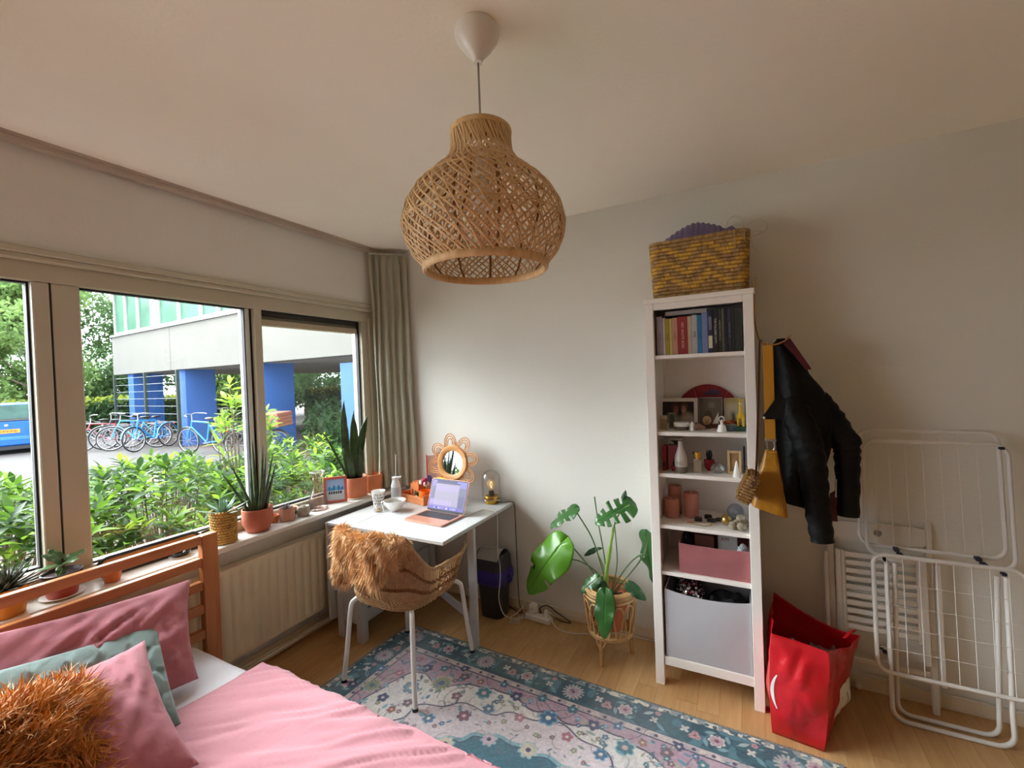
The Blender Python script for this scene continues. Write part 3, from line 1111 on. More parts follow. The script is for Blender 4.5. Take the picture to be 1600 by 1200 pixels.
# laptop ------------------------------------------------
lap = thing('laptop', 'rose gold laptop open on the white desk', 'laptop', (0.792, -0.52, DT), math.radians(-3))
ROSE = M('rose_gold_aluminium', '#d79c86', 0.35, var=0.02, metal=0.55)
LW, LD = 0.304, 0.212
deck = part('base', G().prism(rrect(LW, LD, 0.012), 0.0105), ROSE, lap, (0, 0, 0.0015), ang=30)
part('rubber_feet', G().cyl((-.12, -.08, 0), 0.006, 0.0016).cyl((.12, -.08, 0), 0.006, 0.0016).cyl((-.12, .08, 0), 0.006, 0.0016).cyl((.12, .08, 0), 0.006, 0.0016), BLACK, lap)
part('keyboard_well', G().prism(rrect(0.272, 0.104, 0.004), 0.0006), M('keyboard_black', '#1b1719', 0.5), lap, (0, 0.034, 0.0118))
KEYM = M('key_black', '#2a2427', 0.45)
k_me = mesh_of('key', G().box((0, 0, 0.0007), (0.0158, 0.0148, 0.0014), 0.0006), KEYM, False)
k_sp = mesh_of('key', G().box((0, 0, 0.0007), (0.09, 0.0148, 0.0014), 0.0006), KEYM, False)
for r_ in range(5):
    for c_ in range(14):
        if r_ == 0 and 4 <= c_ <= 8:
            continue
        link('key', k_me, lap, (-0.1245 + c_ * 0.0191, -0.0055 + r_ * 0.0186, 0.0122))
link('key', k_sp, lap, (-0.010, -0.0055, 0.0122))
part('trackpad', G().prism(rrect(0.112, 0.068, 0.004), 0.0004), ROSE, lap, (0, -0.062, 0.0119))
lid = thing('lid', '', '', (0, 0, 0))
del lid['category'], lid['label']
lid.parent = lap
lid.location = (0, LD / 2 - 0.004, 0.011)
lid.rotation_euler = (math.radians(90 - 20), 0, 0)
part('lid_shell', G().prism(rrect(LW, 0.208, 0.012), 0.0045), ROSE, lid, (0, 0.104, -0.005), ang=30)
part('bezel', G().prism(rrect(LW - 0.004, 0.204, 0.010), 0.0006), BLACK, lid, (0, 0.104, -0.0006))
def desktop(W=180, Hh=112):
    xx, yy = np.meshgrid(np.linspace(0, 1, W), np.linspace(0, 1, Hh))
    c = np.zeros((Hh, W, 3))
    c[:] = lin('#9a93e0')
    def rect(x0, y0, x1, y1, col, a=1.0):
        m = (xx >= x0) & (xx < x1) & (yy >= y0) & (yy < y1)
        c[m] = c[m] * (1 - a) + np.array(lin(col)) * a
    rect(0.03, 0.36, 0.98, 0.78, '#807e9a')
    rect(0.82, 0.05, 0.98, 0.5, '#6f6e92')
    rect(0.13, 0.14, 0.80, 0.88, '#b9b2c8')
    rect(0.13, 0.88, 0.80, 0.93, '#545378')
    rect(0.14, 0.94, 0.72, 0.985, '#2a2540')
    for k in range(9):
        x0 = 0.16 + k * 0.068
        rect(x0, 0.62, x0 + 0.045, 0.82, '#c9b5ef', 0.75)
        rect(x0 - .12, 0.16, x0 - .075, 0.32, '#d2bdf3', 0.75)
    rect(0.0, 0.0, 1.0, 0.10, '#8079cf')
    dockc = ['#b9a7ff', '#5050a0', '#e7c6ff', '#7fb0ff', '#d97fd0', '#a07be8', '#f0e8ff', '#6a78e0', '#c7a0f5', '#9fd0ff', '#d0a0ff', '#8060c0']
    for k, q in enumerate(dockc):
        rect(0.16 + k * 0.058, 0.025, 0.16 + k * 0.058 + 0.045, 0.085, q)
    return c
def printed_grid(name, c, w_, h_, mat, parent, loc=None, rot=None):
    Hh, W = c.shape[:2]
    xs, ys = np.linspace(-w_ / 2, w_ / 2, W), np.linspace(-h_ / 2, h_ / 2, Hh)
    X_, Y_ = np.meshgrid(xs, ys)
    V = np.stack([X_.ravel(), Y_.ravel(), np.zeros(X_.size)], 1)
    idx = np.arange(W * Hh).reshape(Hh, W)
    F = np.stack([idx[:-1, :-1].ravel(), idx[:-1, 1:].ravel(), idx[1:, 1:].ravel(), idx[1:, :-1].ravel()], 1)
    me = raw_mesh(name, V, F, mat, False)
    at = me.color_attributes.new('print', 'FLOAT_COLOR', 'POINT')
    buf = np.ones((W * Hh, 4), np.float32)
    buf[:, :3] = c.reshape(-1, 3)
    at.data.foreach_set('color', buf.ravel())
    return link(name, me, parent, loc, rot)
SCR = MV('screen_glow', 0.35, emit=0.62)
printed_grid('screen', desktop(), LW - 0.016, 0.186, SCR, lid, (0, 0.107, 0.0003))
part('hinge_bar', G().tube([(-0.11, 0, 0.004), (0.11, 0, 0.004)], 0.0045, 10), BLACK, lid)

# cup, seed bag, bowl ------------------------------------
CER = M('white_ceramic', '#eceae6', 0.25, var=0.02)
INK = M('dark_print_ink', '#2b2422', 0.6)
cup = thing('cup', 'white paper cup with dark handwriting print beside the bowl', 'cup', (0.285, -0.475, DT))
part('body', G().lathe([(0.0001, 0.0), (0.029, 0.0), (0.031, 0.004), (0.045, 0.118), (0.047, 0.12), (0.043, 0.118), (0.03, 0.008), (0.0001, 0.008)], 30), CER, cup)
rows_txt = ('love the', 'who you', 'are now', 'today')
for i, tx in enumerate(('LIFE IS', 'my kind', 'of happy', 'always')):
    z = 0.098 - i * 0.019
    r = 0.031 + (z - 0.004) / 0.114 * 0.014 + 0.0006
    me = text_mesh(tx, 0.021, 0.0002)
    me.materials.clear(); me.materials.append(INK)
    for a0 in (-0.95, 0.55):
        m2 = me.copy()
        for v in m2.vertices:
            a = a0 + v.co.x / r
            v.co = Vector(((r + v.co.z) * math.cos(a), (r + v.co.z) * math.sin(a), z + v.co.y))
        link('lettering', m2, cup)
seed = thing('seed_bag', 'small clear bag of pale seeds leaning by the cup', 'bag', (0.345, -0.53, DT))
g = G()
for k in range(150):
    a, q = random.random() * 6.28, random.random() ** .5
    zz = 0.004 + random.random() * 0.03 * (1 - q)
    g.sph((0.026 * q * math.cos(a), 0.02 * q * math.sin(a), zz), (0.0035, 0.0025, 0.0022), 6, 4)
part('seeds', g, M('oat_seed', '#b9a27c', 0.7, var=0.25, scale=200), seed, stuff=True)
part('film', G().lathe([(0.030, 0.0), (0.034, 0.012), (0.028, 0.034), (0.018, 0.052), (0.022, 0.062)], 18, wob=lambda a, z: 1 + .08 * math.sin(3 * a + z * 60)), thin_glass('plastic_film', (0.97, 0.97, 0.97), 0.12, 0.1), seed)
bowl = thing('bowl', 'white ceramic bowl of grey muesli on the desk', 'bowl', (0.43, -0.475, DT))
part('body', G().lathe([(0.0001, 0.0), (0.03, 0.0), (0.032, 0.006), (0.05, 0.022), (0.068, 0.05), (0.074, 0.07), (0.0715, 0.07), (0.064, 0.05), (0.045, 0.024), (0.0001, 0.014)], 36), CER, bowl)
g = G().lathe([(0.0001, 0.053), (0.03, 0.054), (0.05, 0.0525), (0.0635, 0.05)], 26)
for k in range(70):
    a, q = random.random() * 6.28, random.random() ** .5 * 0.055
    g.sph((q * math.cos(a), q * math.sin(a), 0.054), (0.005, 0.004, 0.003), 6, 4)
part('muesli', g, M('grey_muesli', '#8d8a80', 0.8, var=0.3, scale=90), bowl, stuff=True)

# spray bottle
spray = thing('water_bottle', 'clear bottle with a frosted white pourer on the desk', 'bottle', (0.288, -0.305, DT))
FROST = M('frosted_plastic', '#e3e6ea', 0.4, var=0.01, alpha=0.85)
part('body', G().lathe([(0.0001, 0.0), (0.034, 0.0), (0.036, 0.006), (0.036, 0.10), (0.034, 0.108)], 26), M('clear_plastic_milky', '#e9edf0', 0.2, alpha=0.45), spray)
part('water', G().lathe([(0.0001, 0.003), (0.033, 0.003), (0.033, 0.075), (0.0001, 0.075)], 22), thin_glass('water_clear', (0.93, 0.96, 0.97), 0.1), spray)
part('shoulder', G().lathe([(0.034, 0.108), (0.031, 0.125), (0.023, 0.152), (0.0215, 0.162), (0.027, 0.172), (0.026, 0.178), (0.0001, 0.18)], 24), FROST, spray)
part('spout', G().tube([(0.02, 0, 0.172), (0.04, 0, 0.180), (0.045, 0, 0.182)], [0.008, 0.006, 0.005], 8), FROST, spray, rot=(0, 0, 0.3))
part('straw', G().tube([(0.0, 0, 0.15), (0.012, 0.0, 0.34)], 0.0022, 6), WPLAS, spray)

# tray with its contents
TERR = M('terracotta', '#c0714f', 0.8, var=0.08, scale=12, bump=0.1, bscale=80)
ORNG = M('orange_card', '#d2793f', 0.7, var=0.06)
tray = thing('desk_tray', 'low orange wooden organiser tray behind the laptop', 'tray', (0.445, -0.215, DT), math.radians(-14))
TW = wood_mat('orange_stained_wood', '#c7703f', '#d98b58', 0.5, 'X')
part('bottom', G().bb((-0.125, -0.075, 0), (0.125, 0.075, 0.0075), 0.001), TW, tray, smooth=False)
part('front_wall', G().bb((-0.125, -0.081, 0.0), (0.125, -0.073, 0.052), 0.001), TW, tray, smooth=False)
part('back_wall', G().bb((-0.125, 0.073, 0.0), (0.125, 0.081, 0.075), 0.001), TW, tray, smooth=False)
for s_ in (-1, 1):
    part('end_wall', G().bb((s_ * 0.125 - 0.004, -0.081, 0.0), (s_ * 0.125 + 0.004, 0.081, 0.065), 0.001), TW, tray, smooth=False)
hh = thing('paper_house', 'brown orange card box with a zigzag top in the tray', 'box', (0.395, -0.190, DT + 0.008), math.radians(-14))
part('card', G().prism([(-0.05, 0), (0.045, 0), (0.045, 0.10), (0.035, 0.13), (0.01, 0.115), (-0.02, 0.125), (-0.035, 0.10), (-0.05, 0.11)], 0.06, Matrix.Rotation(PI / 2, 4, 'X')), ORNG, hh, (0, 0.03, 0), smooth=False)
part('window_slot', G().bb((-0.035, -0.032, 0.03), (-0.02, -0.0295, 0.07)).bb((0.0, -0.032, 0.02), (0.02, -0.0295, 0.06)), M('slot_dark', '#7d3f1a', 0.9), hh, smooth=False)
op = thing('orange_pot', 'round bright orange pot in the desk tray', 'pot', (0.508, -0.250, DT + 0.0085))
part('body', G().lathe([(0.0001, 0), (0.03, 0), (0.042, 0.02), (0.045, 0.05), (0.04, 0.08), (0.037, 0.08), (0.04, 0.05), (0.0001, 0.03)], 26), M('bright_orange_glaze', '#ec7420', 0.35), op)
cp_ = thing('succulent', 'tiny succulent in a white cup in the desk tray', 'plant', (0.448, -0.253, DT + 0.0085))
part('pot', G().lathe([(0.0001, 0), (0.018, 0), (0.024, 0.035), (0.021, 0.035), (0.0001, 0.028)], 18), CER, cp_)
SUCC = leaf_mat('succulent_dark', '#2f4a2c', '#4a6b3e', 0.45, 20, 0.1)
def rosette(parent, n, L, wd, z0, tilt0, tilt1, mat, thick=0.35, taper=1.2, name='leaf', turns=2.39996, curl=0.0):
    """spiral of pointed leaves; each leaf its own object, mesh shared by three sizes"""
    mes = []
    for q in range(3):
        f = 0.75 + 0.2 * q
        pts, rad_ = [], []
        for k in range(8):
            t = k / 7
            pts.append((0, L * f * t, L * f * curl * t * t))
            rad_.append(max(0.0004, wd * f * (math.sin(PI * min(1, t * 0.8 + 0.16)) ** 0.8) * (1 - t ** 4)))
        mes.append(mesh_of(name, G().tube(pts, rad_, 8, flat=thick, up=(1, 0, 0)), mat, True, 80))
    for i in range(n):
        t = i / max(1, n - 1)
        o = link(name, mes[2 - min(2, int(t * 3))], parent, (0, 0, z0 + 0.004 * t))
        R_ = Matrix.Rotation(i * turns, 3, 'Z') @ Matrix.Rotation(tilt0 + (tilt1 - tilt0) * t + random.uniform(-.08, .08), 3, 'X')
        o.rotation_euler = R_.to_euler()
rosette(cp_, 14, 0.042, 0.008, 0.032, 0.5, 1.35, SUCC)
fl = thing('paper_flower', 'crimson and white striped flower ball standing in the tray', 'ornament', (0.468, -0.205, DT + 0.0085))
part('stem', G().tube([(0, 0, 0), (0, 0, 0.11)], 0.003, 6), SUCC, fl)
g = G()
for k in range(14):
    a = k * 2.4
    t = k / 13
    g.sph((0.02 * (1 - t * .5) * math.cos(a), 0.02 * (1 - t * .5) * math.sin(a), 0.118 + 0.026 * t), (0.015, 0.015, 0.012), 8, 6)
part('petals', g, M('crimson_petal', '#a32448', 0.6), fl, stuff=True)
g = G()
for k in range(7):
    a = k * 0.9
    g.sph((0.032 * math.cos(a), 0.032 * math.sin(a), 0.116 + 0.006 * (k % 3)), (0.009, 0.009, 0.016), 8, 6)
part('white_petals', g, M('white_petal', '#efe4e6', 0.6), fl, stuff=True)
pf = thing('lavender', 'sprig of dark violet flowers behind the crimson flower ball', 'flower', (0.505, -0.195, DT + 0.0085))
g = G().tube([(0, 0, 0), (0.004, 0, 0.13)], 0.002, 5)
part('stem', g, SUCC, pf)
g = G()
for k in range(16):
    g.sph((0.004 + 0.012 * math.cos(k * 2.4), 0.012 * math.sin(k * 2.4), 0.125 + 0.003 * k), (0.006, 0.006, 0.007), 7, 5)
part('florets', g, M('violet_floret', '#3d2f80', 0.7), pf, stuff=True)
fs = thing('file_stand', 'upright clear coral edged letter stand left of the mirror', 'letter stand', (0.468, -0.085, DT), math.radians(-38))
CORAL = M('coral_acrylic', '#cf5a48', 0.3)
part('edge', G().bb((-0.006, -0.06, 0), (0.004, -0.052, 0.315), 0.001), CORAL, fs, smooth=False)
part('edge', G().bb((-0.006, 0.052, 0), (0.004, 0.06, 0.315), 0.001), CORAL, fs, smooth=False)
part('base', G().bb((-0.03, -0.06, 0), (0.03, 0.06, 0.006), 0.001), CORAL, fs, smooth=False)
part('sheet', G().bb((-0.003, -0.052, 0.006), (0.001, 0.052, 0.305)), M('pale_pink_sheet', '#e0b3a6', 0.5, alpha=0.55), fs, smooth=False)

# rattan flower mirror leaning on the wall
mir = thing('mirror', 'round mirror in a rattan flower petal frame leaning on the wall', 'mirror', (0.665, -0.135, DT + 0.006), 0.0)
mtilt = thing('petal_frame', '', '', (0, 0, 0))
del mtilt['category'], mtilt['label']
mtilt.parent = mir
mtilt.location = (0, 0.01, 0.262)
mtilt.rotation_euler = (math.radians(90 - 8), 0, math.radians(3))
CANE = M('honey_cane', '#c48752', 0.5, scale=30, col2='#d49b66')
g = G().lathe([(0.082, -0.004), (0.084, 0.009), (0.092, 0.014), (0.118, 0.014), (0.126, 0.006), (0.122, -0.006), (0.082, -0.008)], 48)
part('ring', g, wood_mat('honey_ring', '#c58a50', '#d49f66', 0.45, 'X'), mtilt)
part('glass', G().lathe([(0.0001, 0.002), (0.084, 0.002)], 40), M('mirror_silver', '#eef2f2', 0.02, var=0.0, metal=1.0), mtilt)
for k in range(8):
    a = 2 * PI * k / 8 + 0.2
    for (w_, L_) in ((0.055, 0.10), (0.041, 0.083), (0.027, 0.064)):
        pts = [(0.108 + L_ * math.sin(PI * i / 18) ** 0.75, w_ * math.cos(PI * i / 18) * 0.92, 0.0) for i in range(19)]
        part('petal', G().tube([(p[0] * math.cos(a) - p[1] * math.sin(a), p[0] * math.sin(a) + p[1] * math.cos(a), 0) for p in pts], 0.0042, 6), CANE, mtilt)
for k in range(30):
    if k % 4 != 1:
        a = 2 * PI * k / 30
        part('spoke', G().tube([(0.118 * math.cos(a), 0.118 * math.sin(a), -0.003), ((0.150 + .012 * (k % 3)) * math.cos(a), (0.150 + .012 * (k % 3)) * math.sin(a), -0.003)], 0.0026, 6), CANE, mtilt)
yb = thing('banana_case', 'yellow banana shaped case lying behind the laptop screen', 'case', (0.645, -0.245, DT + 0.1505), math.radians(-8))
# it stands on a small stack of books hidden by the laptop
part('body', G().tube([(-0.06, 0, 0.014), (-0.03, 0, 0.02), (0.0, 0, 0.022), (0.04, 0, 0.02), (0.068, 0, 0.012)], [0.006, 0.017, 0.019, 0.016, 0.005], 12, flat=0.7), M('yellow_plastic', '#e5ac1c', 0.4), yb)
part('mark', G().box((0.005, -0.013, 0.026), (0.02, 0.004, 0.006), 0.001), M('brown_mark', '#7d4a12', 0.6), yb)
sb = thing('storage_box', 'small wooden storage box standing behind the laptop screen', 'box', (0.655, -0.245, DT), math.radians(-8))
part('body', G().bb((-0.055, -0.035, 0), (0.06, 0.035, 0.138), 0.002), TW, sb, smooth=False)
part('lid', G().bb((-0.057, -0.038, 0.138), (0.062, 0.038, 0.15), 0.002), TW, sb, smooth=False)

# glass cloche lamp
gl = thing('table_lamp', 'small glass dome table lamp on a brass base at the desk edge', 'lamp', (0.952, -0.085, DT))
BRASS = M('brushed_brass', '#c59a3e', 0.3, metal=0.9)
part('base', G().lathe([(0.0001, 0), (0.048, 0), (0.05, 0.003), (0.05, 0.046), (0.047, 0.05), (0.0001, 0.05)], 32), BRASS, gl)
part('socket', G().lathe([(0.019, 0.05), (0.019, 0.085), (0.0001, 0.085)], 18), M('dark_nickel', '#5a564f', 0.35, metal=0.8), gl)
part('bulb', G().lathe([(0.013, 0.085), (0.016, 0.095), (0.029, 0.117), (0.032, 0.132), (0.027, 0.15), (0.0001, 0.165)], 20), M('amber_bulb_glass', '#e7c394', 0.1, alpha=0.3), gl)
part('filament', G().tube(spline([(0, 0, 0.10), (0.008, 0, 0.13), (0, 0.006, 0.145), (-0.008, 0, 0.13), (0, 0, 0.10)], 4), 0.0012, 5), M('filament_glow', '#ffcf80', 0.5, emit=3.0), gl)
part('dome', G().lathe([(0.062, 0.03), (0.066, 0.06), (0.066, 0.16), (0.061, 0.19), (0.046, 0.212), (0.024, 0.224), (0.0001, 0.227)], 36), thin_glass('clear_dome_glass', (0.985, 0.985, 0.985), 0.07), gl)
part('dome_rim', G().lathe([(0.0645, 0.028), (0.0665, 0.03), (0.0645, 0.032), (0.0625, 0.03), (0.0645, 0.028)], 36), thin_glass('rim_glass', (0.85, 0.87, 0.87), 0.3), gl)
CORDD = M('brown_cord', '#3a3029', 0.7)
CORDW = M('white_cord', '#d8d4cc', 0.6)
lc = part('lamp_cable', G().tube(spline([(0.995, -0.10, DT + 0.012), (1.04, -0.075, DT + 0.009), (1.085, -0.04, DT + 0.007), (1.0995, -0.03, 0.725), (1.102, -0.03, 0.6), (1.104, -0.03, 0.35), (1.125, -0.06, 0.08), (1.16, -0.075, 0.012), (1.20, -0.09, 0.01), (1.24, -0.075, 0.02)], 8), 0.0028, 6), CORDD)
tag(lc, 'thin brown lamp cable hanging off the desk end', 'cable')
ch = part('charger_cable', G().tube(spline([(0.935, -0.455, DT + 0.006), (0.97, -0.36, DT + 0.006), (0.985, -0.27, DT + 0.006), (1.03, -0.255, DT + 0.006), (1.085, -0.27, DT + 0.005), (1.098, -0.27, 0.72), (1.10, -0.27, 0.62), (1.09, -0.265, 0.48), (1.10, -0.258, 0.40), (1.10, -0.262, 0.30), (1.085, -0.262, 0.18), (1.115, -0.255, 0.08), (1.14, -0.16, 0.012), (1.165, -0.13, 0.01), (1.20, -0.13, 0.012), (1.225, -0.115, 0.02)], 8), 0.003, 6), CORDW)
tag(ch, 'white laptop charging cable hanging in front of the bin', 'cable')
# ================================================================ rug
RW, RH = 2.30, 1.62
def paint_rug():
    W, Hh = 640, 450
    xs = np.linspace(-RW / 2, RW / 2, W)
    ys = np.linspace(-RH / 2, RH / 2, Hh)
    X_, Y_ = np.meshgrid(xs, ys)
    C = np.zeros((Hh, W, 3))
    L = lambda h: np.array(lin(h))
    rng = np.random.default_rng(3)
    def noise2(sc, seed):
        r = np.random.default_rng(seed)
        gx, gy = int(RW * sc) + 3, int(RH * sc) + 3
        gr = r.random((gy, gx))
        fx, fy = (X_ + RW / 2) * sc, (Y_ + RH / 2) * sc
        ix, iy = fx.astype(int), fy.astype(int)
        tx, ty = fx - ix, fy - iy
        tx, ty = tx * tx * (3 - 2 * tx), ty * ty * (3 - 2 * ty)
        return (gr[iy, ix] * (1 - tx) + gr[iy, ix + 1] * tx) * (1 - ty) + (gr[iy + 1, ix] * (1 - tx) + gr[iy + 1, ix + 1] * tx) * ty
    def mix(m, col, a=1.0):
        k = (np.clip(m, 0, 1) * a)[..., None]
        C[:] = C * (1 - k) + L(col) * k
    def ss(d, w_=0.003):
        return np.clip(0.5 - d / w_, 0, 1)
    e = np.minimum(RW / 2 - np.abs(X_), RH / 2 - np.abs(Y_))
    # scalloped field boundary
    ang = np.arctan2(Y_ / RH, X_ / RW)
    ax, ay = np.abs(X_), np.abs(Y_)
    fieldx, fieldy = RW / 2 - 0.205, RH / 2 - 0.205
    C[:] = L('#ddd9d4')
    mix(noise2(9, 1), '#c9c4c6', .6)
    # mauve spandrels: edge depth varies along the border with lobes
    s = np.where(fieldx - ax < fieldy - ay, ay * 1.0, ax * 1.0)
    lobe = 0.035 + 0.050 * np.abs(np.sin(s * 8.2 + .4)) + 0.02 * np.sin(s * 23)
    cornerx = np.clip(1 - (fieldx - ax) / 0.62, 0, 1)
    cornery = np.clip(1 - (fieldy - ay) / 0.42, 0, 1)
    dep = e - 0.205
    bd = dep - lobe - 0.20 * cornerx * cornery * (1 + .35 * np.sin(10 * (ax - ay)))
    mix(ss(bd), '#ae96a4')
    mix(ss(bd) * (noise2(14, 5) > .55), '#a9869a', .5)
    mix(ss(np.abs(bd) - 0.0045), '#3a3550')
    # central medallion
    rr = np.sqrt((X_ / 0.44) ** 2 + (Y_ / 0.30) ** 2)
    th = np.arctan2(Y_ / 0.30, X_ / 0.44)
    med = rr - (1.0 + 0.09 * np.abs(np.sin(4 * th)) + 0.02 * np.sin(24 * th))
    scr = rr - (1.45 + 0.17 * np.abs(np.sin(3 * th + .5)) + 0.05 * np.sin(18 * th))
    mix(ss(scr, 0.01), '#cfc2ca', .8)
    mix(ss(np.abs(scr) * 0.42 - 0.0055), '#35345a')
    mix(ss(med, 0.01), '#7fa6b4')
    mix(ss(med + 0.07, 0.01), '#3f6d7e')
    mix(ss(np.abs(med + 0.07) * 0.4 - 0.003), '#24405a')
    mix(ss(rr - 0.42 - .05 * np.abs(np.sin(6 * th)), 0.01), '#b9a3b0')
    def local(cx, cy, r):
        i0, i1 = np.searchsorted(xs, cx - r), np.searchsorted(xs, cx + r)
        j0, j1 = np.searchsorted(ys, cy - r), np.searchsorted(ys, cy + r)
        return slice(max(0, j0), max(0, j1)), slice(max(0, i0), max(0, i1))
    def lmix(sl, m, col, a=1.0):
        k = (np.clip(m, 0, 1) * a)[..., None]
        C[sl] = C[sl] * (1 - k) + L(col) * k
    def flower(cx, cy, r, n, col, cen, rot=0.0, ring_=None, sharp=0.3):
        sl = local(cx, cy, r * 1.3)
        x, y = X_[sl] - cx, Y_[sl] - cy
        if x.size == 0:
            return
        d, a = np.hypot(x, y), np.arctan2(y, x) + rot
        edge = r * ((1 - sharp) + sharp * np.abs(np.cos(n * a / 2)))
        if ring_:
            lmix(sl, ss(d - edge), ring_)
            edge = edge * 0.82
        lmix(sl, ss(d - edge), col)
        lmix(sl, ss(np.abs(np.sin(n * a / 2)) * d - 0.0022) * (d < edge) * (d > r * .3), '#2f3a55', .45)
        lmix(sl, ss(d - r * 0.26), cen)
    def leaf(cx, cy, r, rot, col):
        sl = local(cx, cy, r * 1.1)
        x, y = X_[sl] - cx, Y_[sl] - cy
        if x.size == 0:
            return
        u, v = x * math.cos(rot) + y * math.sin(rot), -x * math.sin(rot) + y * math.cos(rot)
        lmix(sl, ss(np.abs(v) - 0.34 * r * np.clip(1 - (u / r) ** 2, 0, 1)), col)
        lmix(sl, ss(np.abs(v) - 0.0012) * (np.abs(u) < r * .8), '#3b4f66', .5)
    def curve(pts, col, wd=0.0022):
        for p in pts:
            sl = local(p[0], p[1], wd * 2.5)
            x, y = X_[sl] - p[0], Y_[sl] - p[1]
            if x.size:
                lmix(sl, ss(np.hypot(x, y) - wd), col)
    def sym(fn, cx, cy, *a):
        for sx in (1, -1):
            for sy in (1, -1):
                fn(cx * sx, cy * sy, *a)
    # guard stripe + teal border
    def band(a, b, col, k=1.0):
        mix(((e >= a) & (e < b)).astype(float), col, k)
    band(0.166, 0.205, '#c3b7b4')
    mix(((e >= 0.166) & (e < 0.205)) * (noise2(30, 8) > .62), '#9a93a0', .6)
    band(0.201, 0.206, '#454059')
    band(0.163, 0.168, '#39405a')
    band(0.035, 0.163, '#2d5a66')
    mk = ((e >= 0.035) & (e < 0.163))
    mix(mk * (noise2(16, 11) > .55), '#24495a', .8)
    mix(mk * (noise2(22, 17) > .66), '#4d7f8d', .7)
    band(0.0, 0.035, '#8d9799')
    mix((e < 0.035) * (noise2(55, 21) > .52), '#d8d3c6')
    mix((e < 0.035) * (noise2(60, 25) > .6), '#3a5a66')
    band(0.0, 0.006, '#6f7f84')
    # dots in the guard
    def along(step, off, depth):
        out = []
        n = int((RW - 2 * depth) / step)
        for k in range(n + 1):
            x = -RW / 2 + depth + (k + off) * (RW - 2 * depth) / n
            out += [(x, RH / 2 - depth, 0), (x, -RH / 2 + depth, 0)]
        n = int((RH - 2 * depth) / step)
        for k in range(n + 1):
            y = -RH / 2 + depth + (k + off) * (RH - 2 * depth) / n
            out += [(RW / 2 - depth, y, 1), (-RW / 2 + depth, y, 1)]
        return out
    for (x, y, k) in along(0.075, 0.5, 0.186):
        flower(x, y, 0.0095, 5, '#3b3556', '#5a5070')
    # border flowers: cream daisies, pink tulips, white stars, light leaves
    for i, (x, y, k) in enumerate(along(0.125, 0.3, 0.098)):
        if i % 2 == 0 and abs(abs(x) - RW / 2) > .0:
            pass
        q = (int(round((x if k == 0 else y) / 0.125)) % 4)
        if q == 0:
            flower(x, y, 0.056, 16, '#b3aeb0', '#6f4f72', 0, None, .42)
            flower(x, y, 0.030, 10, '#a994a8', '#53334f')
        elif q == 1:
            flower(x, y + .01, 0.022, 4, '#dcd6cf', '#9fb0b5', .78, None, .8)
            flower(x + (.045 if k == 0 else 0.02), y - (.01 if k == 0 else .045), 0.027, 3, '#bb8f93', '#7b5560', .5, None, .45)
        elif q == 2:
            flower(x, y, 0.036, 7, '#b39aa4', '#813f56', .3, '#d5ccc6')
            for a in range(4):
                leaf(x + .05 * math.cos(a * 1.57 + .6), y + .045 * math.sin(a * 1.57 + .6), 0.024, a * 1.57 + 1.9, '#7fa5b0')
        else:
            flower(x, y, 0.020, 4, '#d8d2cc', '#a7b4b8', .78, None, .8)
            leaf(x - .03, y + .03, 0.026, .6, '#a8b9bd')
            leaf(x + .035, y - .03, 0.028, 2.4, '#6f98a6')
            flower(x + .01, y + .045, 0.014, 5, '#c48f94', '#8a5060')
    for k in range(520):
        x, y = rng.uniform(-RW / 2, RW / 2), rng.uniform(-RH / 2, RH / 2)
        ee = min(RW / 2 - abs(x), RH / 2 - abs(y))
        if 0.042 < ee < 0.155:
            leaf(x, y, rng.uniform(.009, .018), rng.uniform(0, 3.14), ['#86aab2', '#15384a', '#4f8290', '#b4c1bf', '#1d4656'][k % 5])
    # vines in the field
    def vine(x, y, a, n, bend, col='#5b5566'):
        pts = []
        for k in range(n):
            pts.append((x, y))
            x += 0.003 * math.cos(a)
            y += 0.003 * math.sin(a)
            a += bend * (1 + 1.5 * k / n)
        return pts
    for (x, y, a, b) in ((.30, .52, .3, .012), (.62, .44, 2.0, -.014), (.85, .25, .7, .016), (.2, .56, 2.6, .012), (.7, .15, 1.3, .02), (.9, .05, 2.2, -.02), (.45, .5, -.4, -.02), (.05, .52, .6, .02), (.55, .36, 1.1, .024), (.82, .42, -1.2, .02), (.95, .18, 1.5, -.03)):
        p_ = vine(x, y, a, 70, b)
        for sx in (1, -1):
            for sy in (1, -1):
                curve([(px * sx, py * sy) for px, py in p_[::1]], '#5b5566', 0.0019)
    # field flowers (mirrored four ways)
    BL, NV, TE, BR_, OL, PK, LB = '#3f6b8f', '#39436b', '#3d7480', '#6d5560', '#8f8f78', '#a9707c', '#6fa0ba'
